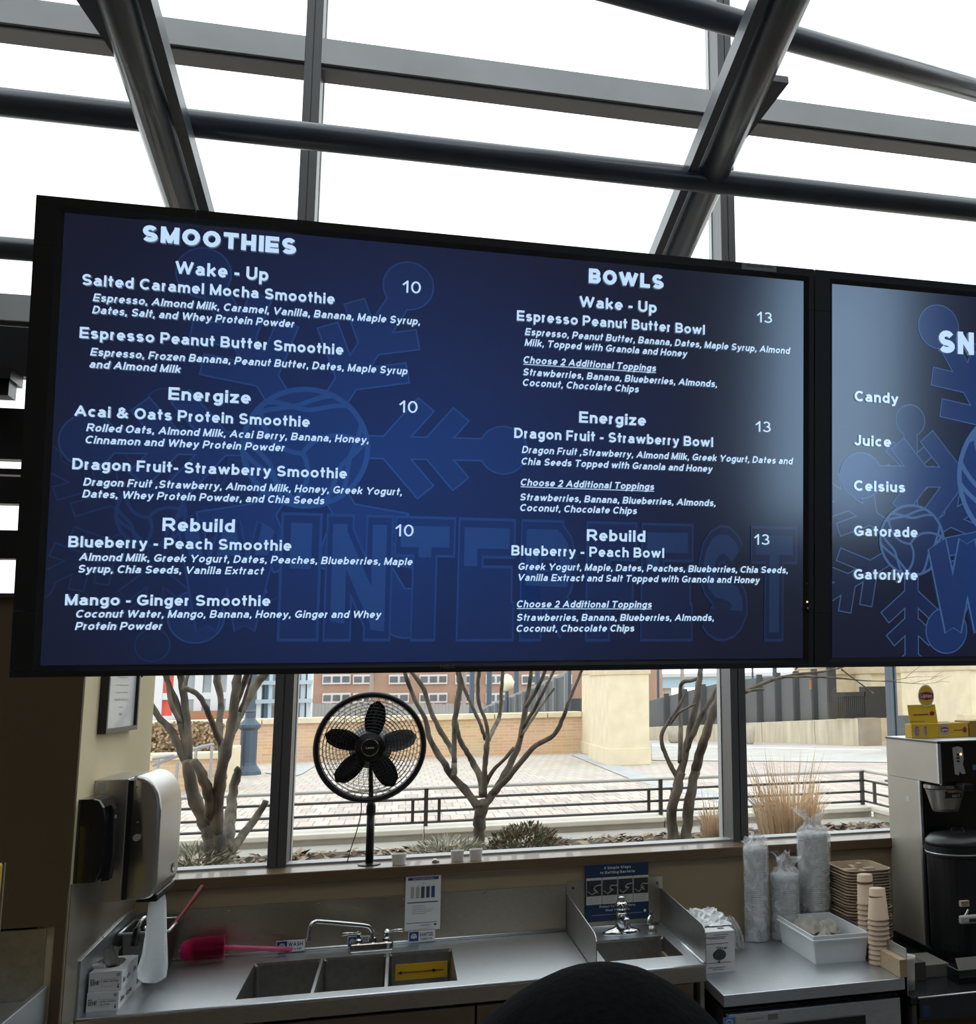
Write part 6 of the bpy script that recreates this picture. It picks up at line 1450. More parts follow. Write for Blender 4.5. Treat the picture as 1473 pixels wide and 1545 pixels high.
# side board and steel strip at the right of the table
zb0 = aty(1351, 1448, TF+.01).z
t = thing('side_board', 'tan edged wooden side board with steel strip at the right end of the table', 'board', (TR_+.007, 3.1, .78))
obj('board', box(NB(), TR_-.012, TR_+.010, TF+.004, TB, TZ+.0005, zb0, .0008), mat('plywood tan', (.38, .28, .17), .6, var=.08, scale=20, stretch=(8, 1, 8)), t)
obj('steel_strip', box(NB(), TR_+.011, TR_+.013, TF+.01, TB, .80, zb0+.026), steel, t)
bm = NB()
for y in (2.95, 3.15, 3.3): lathe(bm, [(.0015, -.0004), (.0015, .0006)], (TR_+.0108, y, zb0+.014), 8, 'x')
obj('rivet', bm, ink, t)

# glove box 2, tall, on the table against the guard
q0, q1 = atz(1073, 1468, TZ), atz(1109.7, 1465.4, TZ)
gx0, gx1, gy0 = TL+.004, q1.x, q1.y; gzt = aty(1107.4, 1403.4, gy0).z; gy1 = gy0+.30
t = thing('liner_box', 'white carton overflowing with clear plastic beside the hand sink guard', 'box', ((gx0+gx1)/2, (gy0+gy1)/2, TZ))
obj('carton', box(NB(), gx0, gx1, gy0, gy1, TZ, gzt, .0008), gw, t)
bm = NB(); yy = gy0-.0004; w, h = gx1-gx0, gzt-TZ; P3 = lambda u, v: (gx0+w*u, yy, TZ+h*v)
for u0, u1, v in ((.35, .8, .91), (.1, .75, .855), (.2, .7, .82), (.05, .8, .70), (.1, .85, .235), (.15, .7, .125)): box(bm, gx0+w*u0, gx0+w*u1, yy-.0001, yy, TZ+h*v, TZ+h*(v+.012))
put_text(bm, 'Oliver', Vector(P3(.42, .56)), UX, UZ, h*.07, w*.35, .01); put_text(bm, '250 bags', Vector(P3(.3, .07)), UX, UZ, h*.03, w*.35, .01)
obj('print', bm, ink, t)
bm = NB(); lathe(bm, [(h*.13, -.0004), (h*.13, 0)], P3(.52, .43), 20, 'y', 1.35, 1); lathe(bm, [(h*.03, -.0005), (h*.03, 0)], P3(.5, .26), 10, 'y'); obj('fruit_emblem', bm, mat('dark olive print', (.03, .035, .035), .6), t)
for y in (gy0+.035, gy1-.03): obj('slot', box(NB(), gx1-.04, gx1-.022, y-.008, y+.008, gzt, gzt+.0005), ink, t)
bm = NB(); rows = []
for i in range(24):
    row = []
    for k in range(12):
        u, v = k/11, i/23; e = min(1, 6*min(u+.08, 1-u+.08))*min(1, 5*min(v+.02, 1-v+.02)); row.append(bm.verts.new((gx0+.004+(w+.006)*u+random.uniform(-.003, .003), gy0+.055+(gy1-gy0-.1)*v+random.uniform(-.004, .004), gzt+.002+e*(.008+random.random()*.018))))
    rows.append(row)
for a, b in zip(rows, rows[1:]):
    for k in range(11): bm.faces.new((a[k], a[k+1], b[k+1], b[k]))
obj('crumpled_film', bm, mat('crinkled white film', (.55, .58, .60), .2, spec=.8), t, kind='stuff', label='crumpled clear plastic film')

# clear lids leaning behind the carton
t = None
lidc = atz(1112, 1424, TZ)
for k in range(3):
    c_ = Vector((.975+k*.014, 3.30+k*.01, TZ+.052)); bm = NB(); lathe(bm, [(.050, -.002), (.052, 0), (.050, .002), (.042, .008), (0, .009)], (0, 0, 0), 26, 'x')
    for v in bm.verts: v.co = Matrix.Rotation(-.18-.08*k, 3, 'Y') @ v.co + c_
    single('salad_cover', bm, film_mat('clear lid plastic', (.55, .57, .58), .35), 'clear round plastic cover leaning upright between the carton and bagged cups', 'cover', 'clear covers leaning by the carton', smooth=True)

# bagged clear cups
clearp = film_mat('clear cup plastic', (.78, .81, .84), .46, .25)
bagm = film_mat('clear bag film', (.88, .90, .93), .30, .12)
def proto_cup(name, r0, r1, h, m, lip=.0018):
    bm = NB(); lathe(bm, [(0, 0), (r0, 0), (r1, h-.004), (r1+lip, h-.003), (r1+lip, h), (r1-.001, h), (r0-.001, .002), (0, .002)], (0, 0, 0), 20)
    for v in bm.verts: v.co = v.co*S
    me = bpy.data.meshes.new(name); bm.to_mesh(me); bm.free(); me.materials.append(m)
    for p in me.polygons: p.use_smooth = True
    return me
def cup_stack(me, name, base, n, pitch, label, group, cat='cup', jit=.001, flip=False, top_label=None, h=0):
    for i in range(n):
        o = bpy.data.objects.new(name, me); COL.objects.link(o); p = Vector(base)+Vector((random.uniform(-jit, jit), random.uniform(-jit, jit), pitch*i+(h if flip else 0))); o.location = W(p)
        if flip: o.rotation_euler = (PI, 0, 0)
        tag(o, top_label if (top_label and i == n-1) else label, cat, group)
def bag(label, c, r, z0, z1, zt, seed, flare=.9):
    random.seed(seed); bm = NB(); seg = 26; rings = []
    prof = [(r*.6, z0+.001), (r*1.05, z0+.004), (r*1.08, z0+(z1-z0)*.3), (r*1.04, z0+(z1-z0)*.6), (r*1.10, z1-.01), (r*1.05, z1+.004), (r*.7, z1+(zt-z1)*.3), (r*.35, z1+(zt-z1)*.5), (r*.55, z1+(zt-z1)*.75), (r*flare, zt)]
    ph = [random.uniform(0, 6) for _ in range(4)]
    for i, (rr_, z) in enumerate(prof):
        ring = []
        for k in range(seg):
            a = 2*PI*k/seg; am = .05 if i < 6 else .38; f = 1+am*(math.sin(3*a+ph[0]+i*.4)+.6*math.sin(7*a+ph[1]-i)+.4*random.uniform(-1, 1))
            if i < 2: f = 1
            zz_ = z+(random.uniform(-.012, .012)+.012*math.sin(2*a+ph[2]) if i > 6 else 0)
            ring.append(bm.verts.new((c[0]+math.cos(a)*rr_*f, c[1]+math.sin(a)*rr_*f*(.75 if i > 6 else 1), zz_)))
        rings.append(ring)
    for a, b in zip(rings, rings[1:]):
        for k in range(seg): bm.faces.new((a[k], a[(k+1) % seg], b[(k+1) % seg], b[k]))
    bm.faces.new(rings[0][::-1])
    return single('plastic_bag', bm, bagm, label, 'bag', smooth=True)
def bagged(xc, ybot, ytop_st, ytop, wpx, label_b, label_c, group, pitch, ch, seed, Y=None, taper=.8):
    b = atz(xc, ybot, TZ)
    if Y: b = aty(xc, ybot, Y); b.z = TZ
    r = pxr(b, wpx/2)/1.06; zt = aty(xc, ytop_st, b.y).z; z2 = aty(xc, ytop, b.y).z
    me = proto_cup('clear_cup', r*taper, r-.002, ch, clearp); n = max(2, int((zt-TZ-ch)/pitch)+1)
    cup_stack(me, 'clear_cup', (b.x, b.y, TZ+.002), n, pitch, label_c, group)
    bag(label_b, (b.x, b.y), r, TZ, zt, z2, seed); return b, r
bagged(1143, 1419, 1277, 1262, 38, 'tall clear bag of nested cups, leftmost of the three bags', 'clear plastic cup nested in the leftmost bag', 'cups in the leftmost bag', .0062, .07, 1)
bagged(1187, 1414, 1318, 1291, 44, 'short crumpled clear bag of cups between two taller bags', 'clear plastic cup nested in the short middle bag', 'cups in the middle bag', .0062, .06, 2, Y=3.40)
bagged(1231, 1414, 1256, 1226, 50, 'tallest clear bag of cups with a twisted top, before the window', 'clear plastic cup nested in the tallest bag', 'cups in the tallest bag', .0062, .08, 3, Y=3.43)
random.seed(21)
# cup carriers
BK = .80
fib = mat('moulded fibre', (.40, .31, .22), .9, bump=.2, scale=200)
cx0 = aty(1262, 1300, 3.27).x+.01; cx0 = max(cx0, TR_+.016); cw = aty(1345, 1310, 3.27).x-cx0; cd = .19; cy0 = 3.27
ztop_c = aty(1290, 1312, cy0).z
bm = NB()
def ringr(x0, x1, y0, y1, z, r, n=4):
    o = []
    for cx, cy_, st in ((x1-r, y1-r, 0), (x0+r, y1-r, 90), (x0+r, y0+r, 180), (x1-r, y0+r, 270)):
        for k in range(n): t = math.radians(st+k*90/(n-1)); o.append(bm.verts.new((cx+math.cos(t)*r, cy_+math.sin(t)*r, z)))
    return o
hc = .035
rs = [ringr(-.006+.02, cw-.014, .014, cd-.014, 0, .02), ringr(0, cw, 0, cd, hc, .03), ringr(-.005, cw+.005, -.005, cd+.005, hc, .032), ringr(-.005, cw+.005, -.005, cd+.005, hc-.003, .032), ]
for a, b in zip(rs, rs[1:]):
    n = len(a)
    for k in range(n): bm.faces.new((a[k], a[(k+1) % n], b[(k+1) % n], b[k]))
bm.faces.new(rs[0])
pk_ = hc*.98
box(bm, cw*.44, cw*.56, cd*.12, cd*.88, .001, pk_*.8, .004); box(bm, cw*.12, cw*.88, cd*.44, cd*.56, .001, pk_*.8, .004)
hexa(bm, [(cw*.40, cd*.38, 0), (cw*.60, cd*.38, 0), (cw*.60, cd*.62, 0), (cw*.40, cd*.62, 0)], [(cw*.45, cd*.45, pk_*1.25), (cw*.55, cd*.45, pk_*1.25), (cw*.55, cd*.55, pk_*1.25), (cw*.45, cd*.55, pk_*1.25)])
for v in bm.verts: v.co = v.co*S
me = bpy.data.meshes.new('cup_carrier'); bmesh.ops.recalc_face_normals(bm, faces=bm.faces); bm.to_mesh(me); bm.free(); me.materials.append(fib)
pitch = .0088; n = int((ztop_c-BK-hc)/pitch)+1
for i in range(n):
    o = bpy.data.objects.new('cup_carrier', me); COL.objects.link(o); p = Vector((cx0+random.uniform(-.003, .003), cy0+random.uniform(-.002, .002), BK+.001+pitch*i)); o.location = W(p)
    tag(o, 'moulded fibre four cup carrier nested in the tall stack' if i < n-1 else 'topmost moulded fibre cup carrier of the tall stack', 'cup carrier', 'cup carriers stacked at the right')
# paper cups
kraft = mat('tan paper cup', (.55, .42, .31), .75)
def paper_stack(xc, ytop, wtop, wrim, ybase_px, Y, nn, lab, grp):
    b = aty(xc, 1400, Y); zt = aty(xc, ytop, Y).z; rB = pxr(b, wtop/2); rR = pxr(b, wrim/2); ch = .085
    me = proto_cup('paper_cup', rB, rR-.0018, ch, kraft)
    pitch = (zt-BK-ch)/(nn-1)
    for i in range(nn):
        o = bpy.data.objects.new('paper_cup', me); COL.objects.link(o); o.location = W((b.x+random.uniform(-.0006, .0006), Y, BK+ch+pitch*i)); o.rotation_euler = (PI, 0, 0)
        tag(o, 'tan paper cup nested upside down in the %s stack' % lab if i < nn-1 else 'topmost upside down tan paper cup of the %s stack' % lab, 'cup', grp)
    bm = NB(); lathe(bm, [(rB+.0016, -.003), (rB+.0018, .003)], (b.x, Y, zt-.022), 20); o = single('cup_band', bm, mat('brown band', (.16, .10, .06), .7), 'thin brown band around the top cup of the %s stack' % lab, 'band')
paper_stack(1308, 1319, 23, 27, 0, 3.16, 14, 'left taller', 'left stack of paper cups')
paper_stack(1326, 1340, 24, 33, 0, 3.02, 14, 'right nearer', 'right stack of paper cups')
# white bin with cloth
zr = TZ+.078
A_, B_, D_ = atz(1231, 1455, TZ), atz(1319, 1448, TZ), atz(1180, 1423, TZ)
ux = (B_-A_); ux.z = 0; ux.x = min(ux.x, .155); uy = (D_-A_); uy.z = 0; lnx = ux.length; lny = .29; ux.normalize(); uy = Vector((uy.x*.0-.005, 1, 0)).normalized()
t = thing('white_bin', 'white plastic bin holding folded pale cloths on the steel table', 'bin', A_+ux*lnx/2+uy*lny/2)
bm = NB()
def rr4(o, a, b, z, g): return [o-ux*g-uy*g+UZ*z, o+ux*(a+g)-uy*g+UZ*z, o+ux*(a+g)+uy*(b+g)+UZ*z, o-ux*g+uy*(b+g)+UZ*z]
def loop(pts): return [bm.verts.new(p) for p in pts]
hB = zr-TZ
R1 = [loop(rr4(A_, lnx, lny, z, g)) for z, g in ((0, 0), (hB*.80, .006), (hB*.82, .012), (hB*.86, .012), (hB*.87, .007), (hB, .008), (hB, .004), (.006, -.004), (.005, -.006))]
for a, b in zip(R1, R1[1:]):
    for k in range(4): bm.faces.new((a[k], a[(k+1) % 4], b[(k+1) % 4], b[k]))
bm.faces.new(R1[0][::-1]); bm.faces.new(R1[-1])
bmesh.ops.bevel(bm, geom=[e for e in bm.edges if abs(e.verts[0].co.z-e.verts[1].co.z) > .02], offset=.005, segments=3, profile=.5, affect='EDGES')
obj('bin_body', bm, white_p, t)
def cloth(label, o, wx, wy, hz, seed, rot=0, amp=.6):
    random.seed(seed); bm = NB(); rows = []; N = 18; ph = [random.uniform(0, 6) for _ in range(6)]
    for i in range(N):
        row = []
        for k in range(N):
            u, v = k/(N-1)-.5, i/(N-1)-.5; e = max(0, 1-(abs(u)*2)**4)*max(0, 1-(abs(v)*2)**4)
            z = hz*(e*.75+amp*.35*e*(math.sin(u*13+ph[0]+3*math.sin(v*4+ph[1]))+.6*math.sin(v*15+u*6+ph[2])))+.002
            x, y = u*wx*(1+.1*math.sin(v*8+ph[3])), v*wy*(1+.12*math.sin(u*9+ph[4])); c_, s_ = math.cos(rot), math.sin(rot)
            row.append(bm.verts.new(Vector(o)+Vector((x*c_-y*s_, x*s_+y*c_, max(.001, z)))))
        rows.append(row)
    for a, b in zip(rows, rows[1:]):
        for k in range(N-1): bm.faces.new((a[k], a[k+1], b[k+1], b[k]))
    bmesh.ops.solidify(bm, geom=bm.faces[:], thickness=-.0025)
    return single('cloth', bm, mat('pale terry cloth', (.58, .55, .50), .95, bump=.5, scale=260), label, 'cloth', smooth=True)
cloth('pale cloth spread across the bottom of the white bin', A_+ux*lnx*.5+uy*.145+UZ*.006, lnx*.86, .235, .066, 5, 0, .5)
cloth('crumpled cloth heaped at the back of the white bin', A_+ux*lnx*.40+uy*.20+UZ*.052, lnx*.55, .12, .034, 6, .3, .8)
cloth('small folded cloth at the right end inside the bin', A_+ux*lnx*.70+uy*.165+UZ*.055, lnx*.36, .10, .026, 8, -.2, .7)
random.seed(31)

# ================================================================ black counter with brewer
bc = thing('black_counter', 'black counter with steel edge at the lower right', 'counter', (1.9, 3.2, ZG))
BX = TR_+.0135
obj('worktop', box(NB(), BX, 2.9, 2.858, 3.518, BK-.02, BK, .002), mat('black laminate', (.012, .013, .016), .22), bc)
obj('edge_trim', tube(NB(), [(BX+.02, 2.856, BK-.003), (2.9, 2.856, BK-.003)], .0028, 8), steel, bc, smooth=True)
obj('front_apron', box(NB(), BX+.022, 2.9, 2.852, 2.857, BK-.06, BK-.006), mat('black gloss edge', (.02, .022, .025), .2), bc)
obj('side_post', box(NB(), BX+.004, BX+.016, 2.86, 3.5, ZG, BK-.021), mat('grey post', (.09, .085, .08), .4, .4), bc)
obj('cabinet_front', box(NB(), BX+.03, 2.9, 2.88, 3.5, ZG, BK-.062), brown, bc)
obj('blue_sticker', box(NB(), BX+.03, BX+.052, 2.8508, 2.8518, BK-.052, BK-.022), mat('dark blue sticker', (.01, .03, .10), .5), bc)
# white tub
q = atz(1371, 1492, BK)
bm = NB(); r = .0205; q.x = max(q.x, BX+.0240)
lathe(bm, [(0, 0), (r*.9, 0), (r*.95, .03), (r, .068), (r*1.12, .080), (r*1.12, .088), (r*1.02, .088), (r*.9, .08), (r*.8, .01), (0, .01)], q, 24)
single('white_tub', bm, mat('frosted tub', (.62, .60, .56), .5), 'white round plastic tub beside the wooden side board', 'tub', smooth=True)
# small dark boxes behind the tub
def dbox(nm, label, x0, x1, y0, y1, z0, h, m): return single(nm, box(NB(), x0, x1, y0, y1, z0, z0+h, .001), m, label, 'box')
dk = mat('dark carton', (.05, .045, .038), .6); dk2 = mat('grey brown carton', (.13, .12, .10), .6)
dbox('tea_carton', 'long dark carton lying on the black counter behind the tub', 1.42, 1.475, 3.0, 3.2, BK, .05, dk)
dbox('tea_carton', 'grey brown carton lying flat beside the brewer base', 1.48, 1.56, 3.02, 3.16, BK, .035, dk2)
# coffee brewer
XB = 1.62
yF = XB/.5155; yK = XB/.4602
ztop = aty(1414, 1119, yF).z; zlow = aty(1418, 1183, yF).z
xR = XB+.34
cbw = thing('coffee_brewer', 'tall steel and black coffee brewer at the right edge', 'coffee maker', (XB+.15, (yF+yK)/2, BK))
sp = mat('brewer side steel', (.50, .47, .41), .4, .3, var=.06, scale=5)
obj('head_side', box(NB(), XB, XB+.006, yF+.008, yK, zlow, ztop-.004, .001), sp, cbw)
obj('top_plate', box(NB(), XB-.002, xR+.002, yF-.004, yK+.002, ztop-.006, ztop, .001), black_pl, cbw)
obj('top_tray', box(NB(), XB+.004, xR-.004, yF+.006, yK-.004, ztop, ztop+.0015), steel, cbw)
obj('head_front', box(NB(), XB+.008, xR, yF, yF+.012, zlow-.004, ztop-.006), black_gl, cbw)
obj('corner_trim', box(NB(), XB-.001, XB+.010, yF-.003, yF+.008, zlow, ztop-.006, .001), steel, cbw)
obj('head_bottom', box(NB(), XB+.006, xR, yF+.012, yK, zlow-.002, zlow+.006), black_pl, cbw)
yM = XB/.4923
obj('column_side', box(NB(), XB, XB+.006, yM, yK, BK+.01, zlow-.001, .001), sp, cbw)
obj('column_edge', box(NB(), XB, XB+.008, yM-.012, yM-.0005, BK+.01, zlow), steel, cbw)
obj('column_front', box(NB(), XB+.006, xR, yM+.02, yM+.03, BK+.01, zlow), black_pl, cbw)
obj('back_panel', box(NB(), XB+.006, xR, yK-.008, yK, BK+.01, ztop-.006), black_pl, cbw)
obj('base', box(NB(), XB-.004, xR, yF-.03, yK, BK, BK+.022, .003), black_pl, cbw)
bm = NB(); q = atx(1369, 1202, XB-.0004); box(bm, XB-.0006, XB-.0001, q.y-.02, q.y+.012, q.z-.014, q.z+.002); obj('rating_label', bm, paper, cbw)
q = aty(1434, 1126, yF-.0015)
pts = [(1437, 1128), (1445, 1126), (1452, 1128), (1454, 1145), (1453, 1153), (1457, 1167), (1452, 1168), (1448, 1164), (1447, 1170), (1441, 1168)]
obj('control_plate', prism(NB(), [aty(x, y, yF-.0002) for x, y in pts], (0, -.0015, 0)), mat('worn silver decal', (.30, .30, .30), .5), cbw)
for k, y in enumerate((1138.5, 1143.5, 1148.5)): p = aty(1446, y, yF-.0018); obj('button', box(NB(), p.x-.005, p.x+.005, yF-.003, yF-.0017, p.z-.0025, p.z+.0025, .001), black_pl, cbw)
p = aty(1450, 1138, yF-.003); obj('indicator', lathe(NB(), [(.003, 0), (.002, -.002), (0, -.0025)], p, 10, 'y'), mat('amber indicator', (1, .7, .2), .4, emit=(1, .62, .2), es=6), cbw)
p = aty(1468, 1157, yF-.0018); obj('side_badge', box(NB(), p.x, p.x+.03, yF-.002, yF, p.z-.01, p.z+.006), mat('blue rim badge', (.06, .10, .22), .5), cbw)
# brew funnel
fcx = aty(1440, 1200, yF+.07); fz1 = aty(1440, 1190, yF).z; fz0 = aty(1440, 1226, yF).z; fx = aty(1432, 1200, yF+.06)
fr_ = pxr(fcx, 31); cc = (aty(1434, 1200, yF+.02).x, yF+.055, 0)
bm = NB(); lathe(bm, [(0, fz0), (fr_*.60, fz0), (fr_*.66, fz0+.008), (fr_*.94, fz1-.004), (fr_*1.0, fz1), (fr_*1.0, zlow-.006), (0, zlow-.006)], cc, 32); fn = obj('brew_funnel', bm, mat('dark funnel steel', (.36, .35, .33), .28, 1), cbw, smooth=False)
bm = NB(); put_text(bm, 'CAUTION', Vector((cc[0]-.02, cc[1]-fr_*.93, fz1-.012)), UX, UZ, .004, .035, .02); obj('caution_text', bm, mat('orange print', (.55, .22, .03), .6), fn)
bm = NB(); hexa(bm, [(cc[0]-.03, cc[1]-fr_*.90, fz1-.028), (cc[0]+.026, cc[1]-fr_*.90, fz1-.028), (cc[0]+.026, cc[1]-fr_*.86, fz1-.028), (cc[0]-.03, cc[1]-fr_*.86, fz1-.028)], [(cc[0]-.03, cc[1]-fr_*.97, fz1-.014), (cc[0]+.026, cc[1]-fr_*.97, fz1-.014), (cc[0]+.026, cc[1]-fr_*.93, fz1-.014), (cc[0]-.03, cc[1]-fr_*.93, fz1-.014)]); obj('warning_label', bm, ink, fn)
bm = NB(); put_text(bm, 'HOT', Vector((cc[0]-.008, cc[1]-fr_*.975, fz1-.025)), UX, (UZ*.97-Vector((0, .25, 0))*.5).normalized(), .008, .028, .03); obj('warning_text', bm, pale_i, fn)
obj('funnel_handle', box(NB(), cc[0]+.006, cc[0]+.04, cc[1]-fr_*1.0-.05, cc[1]-fr_*.9, fz1-.004, fz1+.018, .004), black_pl, fn)
# thermal server
vx = aty(1455, 1350, yF+.03).x; vy = yF+.035; vr = vx-aty(1404, 1330, vy-.0).x
vz1 = aty(1405, 1275, vy).z; vz0 = BK+.022
sv = thing('thermal_server', 'black insulated coffee server standing under the brew funnel', 'coffee server', (vx, vy, vz0))
obj('body', lathe(NB(), [(0, 0), (vr*.92, 0), (vr*.95, .02), (vr*.97, (vz1-vz0)*.9), (vr*1.0, (vz1-vz0)*.9+.002), (vr*1.0, vz1-vz0), (0, vz1-vz0)], (vx, vy, vz0), 36), mat('server black', (.012, .013, .015), .35, .2), sv, smooth=False)
obj('steel_band', lathe(NB(), [(vr*1.005, -.001), (vr*1.01, .001), (vr*1.005, .003)], (vx, vy, vz1-.022), 36), steel, sv)
obj('lid', lathe(NB(), [(vr*1.0, 0), (vr*.99, .012), (vr*.85, .028), (vr*.5, .036), (vr*.42, .038), (0, .038)], (vx, vy, vz1+.0005), 36), mat('satin black lid', (.012, .013, .016), .35), sv, smooth=True)
obj('lid_knob', lathe(NB(), [(.022, 0), (.022, .012), (.015, .017), (0, .017)], (vx-.01, vy, vz1+.038), 20), black_gl, sv)
bm = NB(); p = aty(1455, 1363, vy-vr*.95); box(bm, p.x-.014, p.x+.014, vy-vr*1.0-.001, vy-vr*.9, p.z-.008, p.z+.008); lb = obj('caution_label', bm, mat('label cream', (.45, .42, .38), .6), sv)
bm = NB(); box(bm, p.x-.012, p.x+.012, vy-vr-.0016, vy-vr-.001, p.z+.001, p.z+.006); obj('label_stripe', bm, mat('label red', (.35, .08, .04), .6), lb)
bm = NB(); put_text(bm, 'HOT', Vector((p.x-.009, vy-vr-.0016, p.z-.006)), UX, UZ, .005, .018, .02); obj('label_text', bm, ink, lb)
hz = aty(1455, 1385, vy-vr).z; hx = aty(1448, 1385, vy-vr-.02).x
hd = obj('faucet_handle', box(NB(), hx, hx+.07, vy-vr*1.0-.03, vy-vr*1.0-.012, hz-.012, hz+.012, .005), mat('pale tap handle', (.42, .42, .40), .4), sv)
obj('faucet_slot', box(NB(), hx+.026, hx+.055, vy-vr-.031, vy-vr-.0299, hz-.006, hz+.003), ink, hd)
obj('faucet_lever', tube(NB(), [(hx+.02, vy-vr-.02, hz+.010), (hx+.03, vy-vr-.022, hz+.028)], [.004, .003], 8), steel, hd)
obj('faucet_stem', box(NB(), hx+.03, hx+.05, vy-vr-.014, vy-vr+.01, hz-.03, hz+.004, .002), black_pl, sv)
q = aty(1460, 1456, vy-vr-.04)
t = thing('name_card', 'small grey folded card standing in front of the coffee server', 'card', (q.x, q.y, BK)); 
px0 = aty(1444, 1450, 2.93); cz1 = aty(1446, 1447, 2.93).z; cz0 = aty(1448, 1464, 2.93).z
obj('tray', box(NB(), px0.x+.002, px0.x+.12, 2.925, 3.0, BK, cz0, .002), black_gl, t)
obj('card_face', hexa(NB(), [(px0.x+.003, 2.926, cz0), (px0.x+.1, 2.926, cz0), (px0.x+.1, 2.928, cz0), (px0.x+.003, 2.928, cz0)], [(px0.x, 2.938, cz1), (px0.x+.1, 2.938, cz1), (px0.x+.1, 2.94, cz1), (px0.x, 2.94, cz1)]), mat('grey card', (.22, .21, .19), .6), t)

# tea boxes on the brewer
yel = mat('yellow tea carton', (.62, .40, .015), .5); red_i = mat('crimson print', (.25, .01, .06), .5); wht_i = mat('white print', (.7, .68, .6), .6)
yt = XB/.487+.002; zT0 = ztop+.002
a, b = aty(1373, 1114, yt), aty(1414, 1114, yt); zf = aty(1400, 1092, yt).z; zl = aty(1400, 1063, yt+.02).z
tx0, tx1 = max(a.x, XB+.005), aty(1417, 1114, yt).x
t = thing('tea_box', 'yellow tea display box with raised lid and round badge on the brewer', 'tea box', ((tx0+tx1)/2, yt+.08, zT0))
obj('tray', box(NB(), tx0, tx1, yt, yt+.05, zT0, zf, .0008), yel, t)
lid = obj('lid', hexa(NB(), [(tx0-.001, yt+.008, zf+.0003), (tx1+.004, yt+.008, zf+.0003), (tx1+.004, yt+.011, zf+.0003), (tx0-.001, yt+.011, zf+.0003)], [(tx0-.001, yt+.02, zl), (tx1+.002, yt+.02, zl), (tx1+.002, yt+.023, zl), (tx0-.001, yt+.023, zl)]), yel, t)
c_ = aty(1397.5, 1050, yt+.018); rb = pxr(c_, 13)
bd = obj('badge', lathe(NB(), [(0, -.001), (rb, -.001), (rb, .001), (0, .001)], c_, 30, 'y', 1, 1.28), wht_i, t)
obj('badge_face', lathe(NB(), [(0, -.0016), (rb*.88, -.0016), (rb*.88, -.001)], c_, 30, 'y', 1, 1.28), yel, bd)
bm = NB(); zc = c_.z-.000; prism(bm, [(c_.x-rb*.9, c_.y-.0024, zc-rb*.28), (c_.x, c_.y-.0024, zc-rb*.48), (c_.x+rb*.9, c_.y-.0024, zc-rb*.28), (c_.x+rb*.9, c_.y-.0024, zc+rb*.28), (c_.x, c_.y-.0024, zc+rb*.48), (c_.x-rb*.9, c_.y-.0024, zc+rb*.28)], (0, .0006, 0)); obj('badge_band', bm, red_i, bd)
bm = NB(); put_text(bm, 'Lipton', Vector((c_.x, c_.y-.0027, zc-rb*.2)), UX, UZ, rb*.42, rb*1.45, .03, align='C'); obj('badge_text', bm, wht_i, bd)
ly = yt+.0135; LV = Vector((0, .012, zl-zf)).normalized(); P4 = lambda u, v, e=.0006: Vector((tx0+(tx1-tx0)*u, yt+.008+.012*v-e, zf+(zl-zf)*v))
bm = NB(); quad(bm, [P4(.15, .44), P4(.72, .46), P4(.72, .52), P4(.15, .50)]); lathe(bm, [(.008, -.0006), (.008, 0)], P4(.86, .52), 12, 'y', 1.1); obj('lid_print', bm, red_i, lid)
bm = NB(); put_text(bm, '100 TEA BAGS', P4(.03, .1), UX, LV, .0032, .05, .01); obj('lid_text', bm, ink, lid)
def tea_side(x0, x1, yy, z0, z1, par):
    w, h = x1-x0, z1-z0; bm = NB(); lathe(bm, [(h*.42, -.0003), (h*.42, 0)], (x0+w*.2, yy, z0+h*.5), 18, 'y', .62); lathe(bm, [(h*.40, -.0003), (h*.40, 0)], (x0+w*.5, yy, z0+h*.5), 16, 'y', .4); obj('pale_patch', bm, mat('patch grey', (.36, .34, .24), .6), par)
    bm = NB(); box(bm, x0+w*.15, x0+w*.25, yy-.0008, yy-.0004, z0+h*.2, z0+h*.8); put_text(bm, 'LOVE', Vector((x0+w*.56, yy-.0006, z0+h*.2)), UZ, -UX, h*.16, h*.6, .03); obj('print', bm, red_i, par)
    bm = NB(); put_text(bm, 'Lipton', Vector((x0+w*.222, yy-.0011, z0+h*.25)), UZ, -UX, w*.05, h*.5, .02); obj('small_text', bm, wht_i, par)
tea_side(tx0, tx1, yt, zT0, zf, t)
x2, x3 = tx1+.001, aty(1462, 1110, yt).x; zs = aty(1440, 1091, yt).z
t = thing('tea_box', 'open yellow tea tray box right of the raised lid box', 'tea box', ((x2+x3)/2, yt+.07, zT0)); w, h = x3-x2, zs-zT0
bm = NB(); box(bm, x2, x3, yt+.001, yt+.0025, zT0, zs); box(bm, x2, x3, yt+.137, yt+.139, zT0, zs); box(bm, x2, x2+.0015, yt+.0025, yt+.137, zT0, zs); box(bm, x3-.0015, x3, yt+.0025, yt+.137, zT0, zs); box(bm, x2, x3, yt+.0025, yt+.137, zT0, zT0+.0015); obj('tray', bm, yel, t)
bm = NB()
for k in range(16): y = yt+.008+k*.008; box(bm, x2+.003, x3-.003, y, y+.0055, zT0+.002, zs-.001-random.random()*.003)
obj('tea_sachets', bm, wht_i, t, kind='stuff')
bm = NB(); lathe(bm, [(h*.44, -.0003), (h*.44, 0)], (x2+w*.2, yt+.001, zT0+h*.55), 20, 'y', 1); obj('pale_patch', bm, MATS['patch grey'], t)
